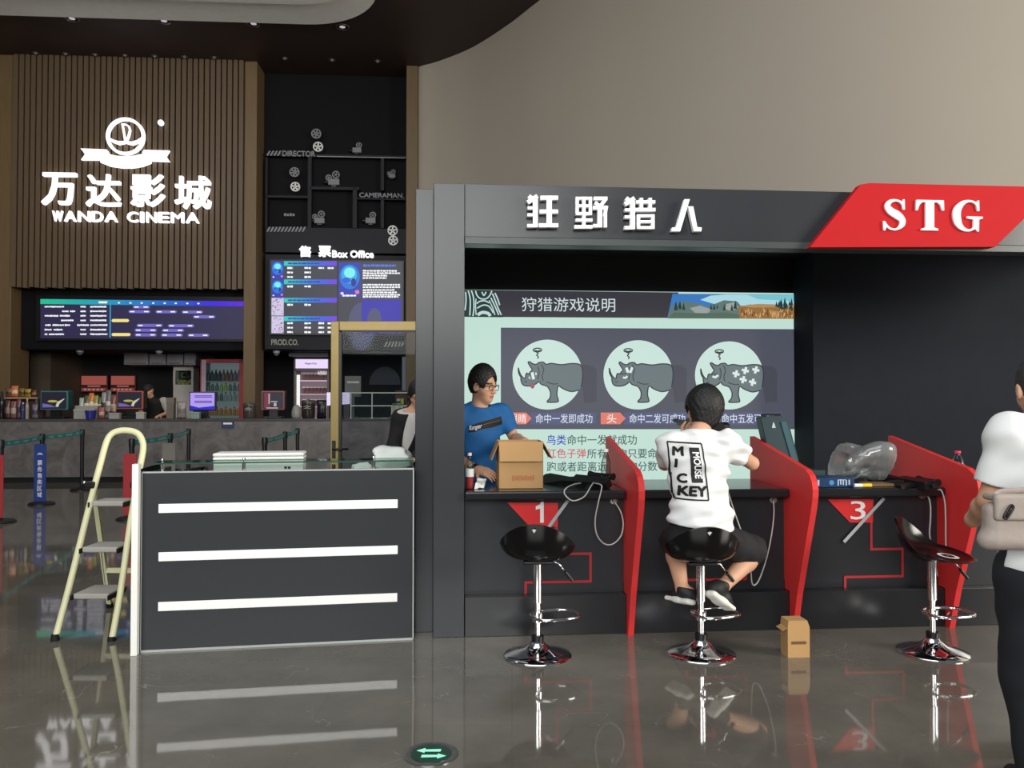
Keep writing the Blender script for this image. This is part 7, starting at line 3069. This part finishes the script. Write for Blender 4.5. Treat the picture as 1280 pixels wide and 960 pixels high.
# ---------------------------------------------------------------- 2. man in blue T-shirt behind the counter
def blue_man():
    dy = .06
    J = dict(pel=V(-.285, 5.66 + dy, .90), chest=V(-.245, 5.63 + dy, 1.20), neck=V(-.232, 5.62 + dy, 1.385), head=V(-.207, 5.60 + dy, 1.545),
             shR=V(-.395, 5.55 + dy, 1.345), shL=V(-.080, 5.70 + dy, 1.350), elR=V(-.455, 5.52 + dy, 1.09), wrR=V(-.235, 5.36, .985), elL=V(.018, 5.70 + dy, 1.175), wrL=V(.085, 5.48, 1.165),
             hpR=V(-.37, 5.62 + dy, .86), hpL=V(-.20, 5.70 + dy, .86), knR=V(-.38, 5.60 + dy, .48), knL=V(-.19, 5.69 + dy, .48), anR=V(-.38, 5.64 + dy, .08), anL=V(-.18, 5.73 + dy, .08))
    t = thing('person', 'person in blue T-shirt and glasses standing behind the open cardboard box', 'person', (-.26, 5.70, 0))
    Rp, Rc = basis((.40, -1, 0)), basis((.42, -1, -.05))
    Rh = basis((.95, -.62, -.16))
    tor = torso_prims(J['pel'], J['chest'], J['neck'], Rp, Rc, 1.0)
    armR = arm_prims(J['shR'], J['elR'], J['wrR'], V(-.3, -.5, .8), V(.75, -.55, -.15), 1, curl=.5)
    armL = arm_prims(J['shL'], J['elL'], J['wrL'], V(.2, .2, 1), V(.25, -.95, -.1), -1, curl=.4)
    legs = leg_prims(J['hpL'], J['knL'], J['anL'], J['anL'] + V(.05, -.1, 0)) + leg_prims(J['hpR'], J['knR'], J['anR'], J['anR'] + V(.05, -.1, 0))
    feet = [C(J['anL'] + V(0, .03, -.04), J['anL'] + V(.06, -.14, -.05), .036, .030, k=.03), C(J['anR'] + V(0, .03, -.04), J['anR'] + V(.06, -.14, -.05), .036, .030, k=.03)]
    hp = head_prims(J['head'], Rh)
    nk = [C(J['neck'] + V(0, 0, -.02), J['head'] + Rh[2] * -.06 - Rh[1] * .02, .056, .050, k=.03)]
    allp = tor + armR + armL + legs + feet + nk + hp
    lo, hi = bounds(allp)
    Field(lo, hi).add(allp).build('body', SKIN, t, face_pick(J['head'], Rh))
    pr = tor[:4] + [C(J['shR'], J['elR'], .060, .060, k=.04), C(J['shL'], J['elL'], .060, .060, k=.04), C(J['neck'] - V(0, 0, .03), J['neck'] + V(0, 0, .01), .062, .056, k=.05), C(J['shL'], J['shR'], .052, k=.05)]
    pr += [EL(J['pel'] + V(0, 0, .02), Rp, V(.168, .128, .13), k=.05)]
    lo, hi = bounds(pr, .05)
    F = Field(lo, hi).add(pr, .012)
    F.cut_limb(J['shR'], J['shR'] + (J['elR'] - J['shR']) * .68)
    F.cut_limb(J['shL'], J['shL'] + (J['elL'] - J['shL']) * .68)
    F.cut(J['pel'] + V(0, 0, -.06), V(0, 0, -1))
    F.cut_ball(J['neck'] + V(.012, -.02, .055), np.eye(3), V(.072, .085, .062))
    F.wrinkle(.0035, ((25, 10, 40, .3, 1), (-30, 12, 55, 1.1, .7)))
    tee = F.build('t_shirt', mat('blue_tee', (20, 92, 152), rough=0.75, var=0.06), t)
    # dark band with pale script across the chest
    Y0 = 5.3
    q = lambda u, v: (lambda p: (p.x, p.z))(at(u, v, 5.55))
    mb = MB()
    mb.face([Vector((a, Y0, b)) for a, b in (q(585, 533), q(600, 528), q(613, 524.5), q(626.5, 520.5), q(627.5, 531), q(614, 535), q(600, 537), q(594, 540), q(586, 540.5))])
    print_on(tee, mb, 'chest_band', mat('band_black', (20, 22, 26), rough=0.7, var=0.04), (0, 1, 0), .002)
    mb = MB()
    fit_text(mb, 'Ranger', 0, 1, 0, 1, 0, offset=.02, shear=.3, to=lambda x, z, y: Vector((q(586.5 + 16.5 * x, 0)[0], Y0 + y, q(0, 540 - 3.2 * x - 7.6 * z)[1])))
    print_on(tee, mb, 'chest_lettering', mat('band_white', (216, 220, 222), rough=0.7, var=0), (0, 1, 0), .0035)
    mb = MB()
    mb.ribbon([q(604, 531), q(624, 526)], .003, Y0, Y0 + .0001)
    for v in mb.bm.verts:
        v.co.y = Y0
    bmesh.ops.remove_doubles(mb.bm, verts=mb.bm.verts, dist=1e-5)
    print_on(tee, mb, 'chest_line', mat('band_gold', (120, 100, 50), rough=0.7, var=0), (0, 1, 0), .0035)
    pr = [EL(J['pel'] + V(0, 0, -.03), Rp, V(.165, .120, .12), k=.05), C(J['hpL'], J['knL'], .096, .072, k=.05), C(J['hpR'], J['knR'], .096, .072, k=.05), C(J['knL'], J['anL'], .072, .06, k=.03), C(J['knR'], J['anR'], .072, .06, k=.03)]
    lo, hi = bounds(pr, .03)
    F = Field(lo, hi, .007).add(pr, .006)
    F.cut(J['pel'] + V(0, 0, .03), V(0, 0, 1))
    F.cut(V(0, 0, .05), V(0, 0, -1))
    F.build('trousers', mat('dark_trousers', (34, 36, 44), rough=0.8, var=0.06), t)
    pr = [C(J['anL'] + V(0, .03, -.045), J['anL'] + V(.06, -.15, -.048), .042, .034, k=.03), C(J['anR'] + V(0, .03, -.045), J['anR'] + V(.06, -.15, -.048), .042, .034, k=.03)]
    for p in pr:
        lo, hi = bounds([p])
        Field(lo, hi, .006).add([p]).cut(V(0, 0, .001), V(0, 0, -1)).build('shoe', mat('dark_shoe', (30, 30, 32), rough=0.6), t)
    r, f, u = Rh
    hair_part(t, J['head'], Rh, 1.0, [((0, 0, -.045), (0, .15, -1)), ((0, .074, .0), (0, 1, -.3))], grow=.018, top=.026)
    # spectacles
    c = J['head']
    g = lambda x, y, z: Vector(c + r * x + f * y + u * z)
    mb = MB()
    for s in (-1, 1):
        ring = [g(s * (.034 + .025 * math.copysign(abs(cos(a)) ** .7, cos(a))), .106 - .010 * abs(cos(a)), .006 + .019 * math.copysign(abs(sin(a)) ** .7, sin(a))) for a in [2 * pi * k / 24 for k in range(24)]]
        mb.tube(ring, .0026, 6, closed=True)
        mb.tube([g(s * .059, .098, .012), g(s * .076, .08, .012), g(s * .082, .0, .014), g(s * .080, -.02, .0)], .0022, 6)
    mb.tube([g(-.010, .108, .010), g(0, .111, .013), g(.010, .108, .010)], .0024, 6)
    mb.build('spectacles', mat('dark_red_frames', (44, 22, 22), rough=0.3), t, smooth=True)
    d = unit(J['wrR'] - J['elR'])
    mb = MB()
    a = Vector(J['wrR'] - d * .012)
    mb.tube([a - Vector(d) * .013, a + Vector(d) * .013], .034, 16)
    mb.build('wristwatch', M_black, t, smooth=True, angle=40)


blue_man()


# ---------------------------------------------------------------- 3. man at the right edge, back turned, with a shoulder bag
def right_man():
    y = 2.90
    J = dict(pel=V(1.955, y, .86), chest=V(1.95, y + .01, 1.17), neck=V(1.955, y + .03, 1.345), head=V(1.975, y + .085, 1.485), shL=V(1.805, y + .01, 1.325), shR=V(2.125, y + .01, 1.315), elL=V(1.752, y + .045, 1.08), wrL=V(1.80, y + .235, .985),
             elR=V(2.17, y + .05, 1.07), wrR=V(2.08, y + .24, 1.02), hpL=V(1.865, y, .82), hpR=V(2.045, y, .82), knL=V(1.880, y + .03, .45), knR=V(2.06, y + .01, .45), anL=V(1.905, y, .08), anR=V(2.07, y - .02, .08))
    t = thing('person', 'person in white T-shirt seen from behind with grey shoulder bag at the right edge', 'person', (1.96, y, 0))
    Rp, Rc = basis((.05, 1, 0)), basis((.03, 1, .05))
    Rh = basis((.25, 1, -.35))
    tor = torso_prims(J['pel'], J['chest'], J['neck'], Rp, Rc, 1.05)
    arms = arm_prims(J['shL'], J['elL'], J['wrL'], V(-.8, .2, .3), V(.4, .8, .1), 1, curl=.7) + arm_prims(J['shR'], J['elR'], J['wrR'], V(.8, .2, .3), V(-.4, .8, .3), -1, curl=.7)
    legs = leg_prims(J['hpL'], J['knL'], J['anL'], J['anL'] + V(0, .1, 0)) + leg_prims(J['hpR'], J['knR'], J['anR'], J['anR'] + V(0, .1, 0))
    feet = [C(q + V(0, -.03, -.042), q + V(0, .15, -.05), .034, .030, k=.03) for q in (J['anL'], J['anR'])]
    hp = head_prims(J['head'], Rh)
    nk = [C(J['neck'] + V(0, 0, -.03), J['head'] + Rh[2] * -.06 - Rh[1] * .02, .060, .056, k=.03)]
    allp = tor + arms + legs + feet + nk + hp
    lo, hi = bounds(allp)
    Field(lo, hi).add(allp).build('body', SKIN, t, face_pick(J['head'], Rh))
    pr = tor[:4] + [C(J['shL'], J['elL'], .054, .052, k=.03), C(J['shR'], J['elR'], .054, .052, k=.03), C(J['neck'] - V(0, 0, .03), J['neck'] + V(0, 0, .0), .066, .060, k=.05), C(J['shL'], J['shR'], .055, k=.05),
                    EL(J['pel'] + V(0, 0, .04), Rp, V(.180, .135, .13), k=.05)]
    lo, hi = bounds(pr, .05)
    F = Field(lo, hi).add(pr, .014)
    for s in 'LR':
        F.cut_limb(J['sh' + s], J['sh' + s] + (J['el' + s] - J['sh' + s]) * .74)
    F.cut(J['pel'] + V(0, 0, -.03), V(-.12, 0, -1))
    F.cut(J['neck'] + V(0, 0, .055), V(0, .3, 1))
    F.wrinkle(.0024, ((14, 10, 45, .3, 1), (-20, 12, 70, 1.1, .6), (40, 0, 30, 2, .4)))
    F.build('t_shirt', mat('white_cotton', (222, 224, 223), rough=0.85, var=0.02, bump=.15, bscale=14), t)
    pr = [EL(J['pel'] + V(0, 0, -.04), Rp, V(.178, .125, .12), k=.05), C(J['hpL'], J['knL'], .104, .084, k=.05), C(J['hpR'], J['knR'], .104, .084, k=.05), C(J['knL'], J['anL'], .084, .072, k=.03), C(J['knR'], J['anR'], .084, .072, k=.03)]
    lo, hi = bounds(pr, .03)
    F = Field(lo, hi).add(pr, .006)
    F.cut(J['pel'] + V(0, 0, .05), V(0, 0, 1))
    F.cut(V(0, 0, .045), V(0, 0, -1))
    F.wrinkle(.003, ((30, 20, 25, 0, 1), (-24, 30, 40, 1, .7)))
    F.build('trousers', mat('black_trousers', (24, 26, 32), rough=0.85, var=0.06), t)
    for q in (J['anL'], J['anR']):
        p = C(q + V(0, -.03, -.045), q + V(0, .17, -.048), .042, .034, k=.03)
        lo, hi = bounds([p])
        Field(lo, hi, .006).add([p]).cut(V(0, 0, .001), V(0, 0, -1)).build('shoe', mat('dark_shoe', (30, 30, 32), rough=0.6), t)
    hair_part(t, J['head'], Rh, 1.0, [((0, 0, -.02), (0, .5, -1))], grow=.007, top=.010, mats=mat('short_dark_hair', (44, 42, 42), rough=0.7, var=0.2, scale=80, bump=.4, bscale=150))
    # shoulder bag on his left hip, behind
    yb_ = 2.70
    a, b = at(1225, 688, yb_), at(1236, 621, yb_)
    x0, z0, x1, z1 = a.x + .028, a.z, 1.885, b.z
    bg = thing('shoulder_bag', 'taupe grey flap bag hanging behind the person at the right edge', 'bag', ((x0 + x1) / 2, yb_ + .04, z0))
    M_bag = mat('taupe_leather', (158, 146, 138), rough=0.5, var=0.05, bump=.15, bscale=60)
    pr = [BX(V((x0 + x1) / 2, yb_ + .045, (z0 + z1) / 2 - .01), np.eye(3), V((x1 - x0) / 2 - .012, .036, (z1 - z0) / 2 - .014), rd=.03), C(V(x0 + .02, yb_ + .045, z0 + .026), V(x1 - .02, yb_ + .045, z0 + .026), .028, .028, k=.03)]
    lo, hi = bounds(pr)
    Field(lo, hi, .004).add(pr).build('bag_body', M_bag, bg)
    zf = at(1240, 651, yb_).z
    pr = [BX(V((x0 + x1) / 2 + .012, yb_ + .006, (zf + z1) / 2 + .004), np.eye(3), V((x1 - x0) / 2 - .012, .012, (z1 - zf) / 2 + .004), rd=.011), BX(V((x0 + x1) / 2 + .012, yb_ + .045, z1 - .006), np.eye(3), V((x1 - x0) / 2 - .016, .042, .012), rd=.011)]
    lo, hi = bounds(pr)
    fp = Field(lo, hi, .004).add(pr).build('flap', M_bag, bg)
    mb = MB()
    c = at(1261, 640, yb_ - .01)
    d = Vector((.52, 0, .85)).normalized()
    nn = Vector((-d.z, 0, d.x))
    ring = []
    for k in range(20):
        an = 2 * pi * k / 20
        ring.append(c + d * .026 * math.copysign(abs(cos(an)) ** .6, cos(an)) + nn * .008 * math.copysign(abs(sin(an)) ** .6, sin(an)))
    mb.tube(ring, .0035, 8, closed=True)
    mb.tube([c - d * .02, c + d * .02], .003, 8)
    mb.build('clasp', mat('dark_clasp', (48, 44, 42), rough=0.3, metal=.6), fp, smooth=True)
    mb = MB()
    pts = [(x0 + .05, yb_ + .045, z1 - .004), (x0 + .075, yb_ + .050, z1 + .012), (1.78, yb_ + .052, z1 + .02), (1.95, 2.755, z1 + .06), (2.08, 2.78, 1.28), (2.11, 2.86, 1.37)]
    mb.tube(smooth_pts(pts, 5), .010, 8, squash=(1, .35))
    mb.tube(smooth_pts([(x1 - .03, yb_ + .045, z1 - .004), (x1 + .02, yb_ + .055, z1 + .04), (1.98, 2.765, 1.18), (2.08, 2.80, 1.30), (2.10, 2.87, 1.37)], 5), .010, 8, squash=(1, .35))
    mb.build('strap', M_bag, bg, smooth=True)


right_man()


# ---------------------------------------------------------------- 4. dark-clad woman behind the desk, by the glass door
def desk_woman():
    J = dict(pel=V(-1.035, 7.47, .88), chest=V(-.955, 7.45, 1.18), neck=V(-.905, 7.42, 1.345), head=V(-.868, 7.36, 1.50), shR=V(-1.035, 7.46, 1.285), shL=V(-.755, 7.44, 1.27), elR=V(-1.075, 7.32, 1.03), wrR=V(-.99, 7.14, .93), elL=V(-.735, 7.33, 1.02), wrL=V(-.85, 7.15, .94),
             hpR=V(-1.11, 7.48, .84), hpL=V(-.95, 7.48, .84), knR=V(-1.11, 7.45, .46), knL=V(-.95, 7.45, .46), anR=V(-1.11, 7.50, .08), anL=V(-.95, 7.50, .08))
    t = thing('person', 'person with black hair and open black jacket over a pale top by the glass door', 'person', (-1.0, 7.47, 0))
    Rp, Rc = basis((.1, -1, 0)), basis((.15, -1, -.25))
    Rh = basis((.15, -1, -.75))
    tor = torso_prims(J['pel'], J['chest'], J['neck'], Rp, Rc, .92)
    arms = arm_prims(J['shR'], J['elR'], J['wrR'], V(-.3, -.2, 1), V(.4, -.9, -.3), 1, .9) + arm_prims(J['shL'], J['elL'], J['wrL'], V(.3, -.2, 1), V(-.4, -.9, -.2), -1, .9)
    legs = leg_prims(J['hpL'], J['knL'], J['anL'], J['anL'] + V(0, -.1, 0), .9) + leg_prims(J['hpR'], J['knR'], J['anR'], J['anR'] + V(0, -.1, 0), .9)
    feet = [C(q + V(0, .03, -.045), q + V(0, -.14, -.05), .032, .028, k=.03) for q in (J['anL'], J['anR'])]
    nk = [C(J['neck'] + V(0, 0, -.02), J['head'] + Rh[2] * -.06 - Rh[1] * .02, .048, .045, k=.03)]
    allp = tor + arms + legs + feet + nk + head_prims(J['head'], Rh, .96)
    lo, hi = bounds(allp)
    Field(lo, hi, .006).add(allp).build('body', SKIN, t, face_pick(J['head'], Rh, .96))
    pr = tor[:4] + [C(J['shL'], J['shR'], .050, k=.05), C(J['neck'] - V(0, 0, .03), J['neck'] + V(0, 0, .02), .058, .055, k=.04)]
    lo, hi = bounds(pr, .04)
    F = Field(lo, hi, .006).add(pr, .008)
    F.cut(J['neck'] + V(0, -.02, .012), V(0, -.5, 1))
    F.cut(J['pel'] + V(0, 0, -.06), V(0, 0, -1))
    F.build('blouse', mat('pale_blouse', (206, 204, 200), rough=0.8, var=0.04), t)
    pr = tor[:4] + [C(J['shR'], J['elR'], .054, .050, k=.03), C(J['shL'], J['elL'], .054, .050, k=.03), C(J['elR'], J['wrR'], .046, .040, k=.03), C(J['elL'], J['wrL'], .046, .040, k=.03), C(J['shL'], J['shR'], .052, k=.05), EL(J['pel'] + V(-.02, 0, -.03), Rp, V(.17, .125, .16), k=.05)]
    lo, hi = bounds(pr, .05)
    F = Field(lo, hi, .006).add(pr, .020)
    m_ = (J['neck'] + J['pel']) / 2 + V(.02, -.16, 0)
    ax_ = unit(J['neck'] - J['pel'])
    F.cut_ball(m_ + ax_ * .10, np.array([unit(np.cross(V(0, -1, 0), ax_)), V(0, -1, 0), ax_]), V(.058, .15, .30))
    F.cut(J['neck'] + V(0, -.02, .0), V(0, -.4, 1))
    F.cut(J['pel'] + V(0, 0, -.16), V(0, 0, -1))
    F.build('jacket', mat('black_jacket', (20, 19, 22), rough=0.8, var=0.06), t)
    pr = [C(J['hpL'], J['knL'], .088, .066, k=.05), C(J['hpR'], J['knR'], .088, .066, k=.05), C(J['knL'], J['anL'], .066, .055, k=.03), C(J['knR'], J['anR'], .066, .055, k=.03)]
    lo, hi = bounds(pr, .03)
    Field(lo, hi, .007).add(pr, .006).cut(V(0, 0, .05), V(0, 0, -1)).build('trousers', mat('black_trousers', (24, 26, 32), rough=0.85), t)
    c, (r, f, u) = J['head'], Rh
    hair_part(t, c, Rh, .96, [((0, .085, .0), (0, 1, -.4))], grow=.018, top=.014, extra=[C(c - f * .05 - u * .03, c - f * .06 - u * .20, .075, .045, k=.05), C(c - r * .07 - u * .02, c - r * .075 - u * .20 + f * .01, .028, .018, k=.03), C(c + r * .07 - u * .02, c + r * .075 - u * .20 + f * .01, .028, .018, k=.03)])


desk_woman()


# ---------------------------------------------------------------- 5. staff member behind the marble counter
def clerk():
    o = SF.M @ Vector((SF.hit(194, 500, YC + 1.25)[0], YC + 1.25, 0))
    X, Y = o.x, o.y
    t = thing('person', 'person in black with a cap and pale sleeve behind the marble counter', 'person', (X, Y, 0))
    J = dict(pel=V(X + .0, Y, .95), chest=V(X - .01, Y - .02, 1.28), neck=V(X - .04, Y - .06, 1.47), head=V(X - .07, Y - .13, 1.62), shR=V(X - .17, Y, 1.40), shL=V(X + .16, Y, 1.42), elR=V(X - .21, Y - .12, 1.15), wrR=V(X - .12, Y - .33, 1.22), elL=V(X + .30, Y - .04, 1.22), wrL=V(X + .22, Y - .26, 1.16),
             hpR=V(X - .09, Y, .9), hpL=V(X + .09, Y, .9), knR=V(X - .1, Y - .02, .49), knL=V(X + .1, Y - .02, .49), anR=V(X - .1, Y + .02, .08), anL=V(X + .1, Y + .02, .08))
    Rp, Rc = basis((-.2, -1, 0)), basis((-.2, -1, -.2))
    Rh = basis((-.7, -1, -.7))
    tor = torso_prims(J['pel'], J['chest'], J['neck'], Rp, Rc, 1.0)
    arms = arm_prims(J['shR'], J['elR'], J['wrR'], V(0, -.3, 1), None, 1) + arm_prims(J['shL'], J['elL'], J['wrL'], V(0, -.3, 1), None, -1)
    legs = leg_prims(J['hpL'], J['knL'], J['anL'], J['anL'] + V(0, -.1, 0)) + leg_prims(J['hpR'], J['knR'], J['anR'], J['anR'] + V(0, -.1, 0))
    feet = [C(q + V(0, .03, -.045), q + V(0, -.14, -.05), .032, .028, k=.03) for q in (J['anL'], J['anR'])]
    allp = tor + arms + legs + feet + [C(J['neck'] - V(0, 0, .02), J['head'] - Rh[2] * .06, .052, .05, k=.03)] + head_prims(J['head'], Rh)
    lo, hi = bounds(allp)
    Field(lo, hi, .008).add(allp).build('body', SKIN, t, face_pick(J['head'], Rh))
    pr = tor[:4] + [C(J['shR'], J['elR'], .062, .06, k=.04), C(J['shL'], J['shR'], .055, k=.05), EL(J['pel'], Rp, V(.17, .125, .16), k=.04), C(J['neck'] - V(0, 0, .03), J['neck'] + V(0, 0, .01), .062, .058, k=.05)]
    lo, hi = bounds(pr, .04)
    Field(lo, hi, .008).add(pr, .012).cut_limb(J['shR'], J['elR']).build('black_top', mat('black_top', (22, 24, 22), rough=0.8), t)
    pr = [C(J['shL'], J['elL'], .062, .062, k=.03), EL(J['shL'], np.eye(3), V(.07, .07, .065), k=.03)]
    lo, hi = bounds(pr, .04)
    Field(lo, hi, .008).add(pr, .016).cut_limb(J['shL'], J['elL']).build('pale_sleeve', mat('pale_sleeve', (176, 168, 160), rough=0.8), t)
    pr = [C(J['hpL'], J['anL'], .098, .06, k=.05), C(J['hpR'], J['anR'], .098, .06, k=.05)]
    lo, hi = bounds(pr, .03)
    Field(lo, hi, .008).add(pr).cut(V(0, 0, .05), V(0, 0, -1)).build('trousers', mat('black_trousers', (24, 26, 32), rough=0.85), t)
    c, (r, f, u) = J['head'], Rh
    pr = [EL(c - f * .008 + u * .03, Rh, V(.088, .107, .105), k=.02)]
    lo, hi = bounds(pr)
    Field(lo, hi, .006).add(pr).cut(c + u * .02, -u).build('cap', mat('black_cap', (28, 26, 26), rough=0.7), t)
    pr = [BX(c + f * .125 + u * .028, basis(f - u * .2, u), V(.065, .045, .007), rd=.006)]
    lo, hi = bounds(pr)
    Field(lo, hi, .004).add(pr).build('cap_brim', mat('pale_brim', (150, 150, 146), rough=0.6), t)


clerk()
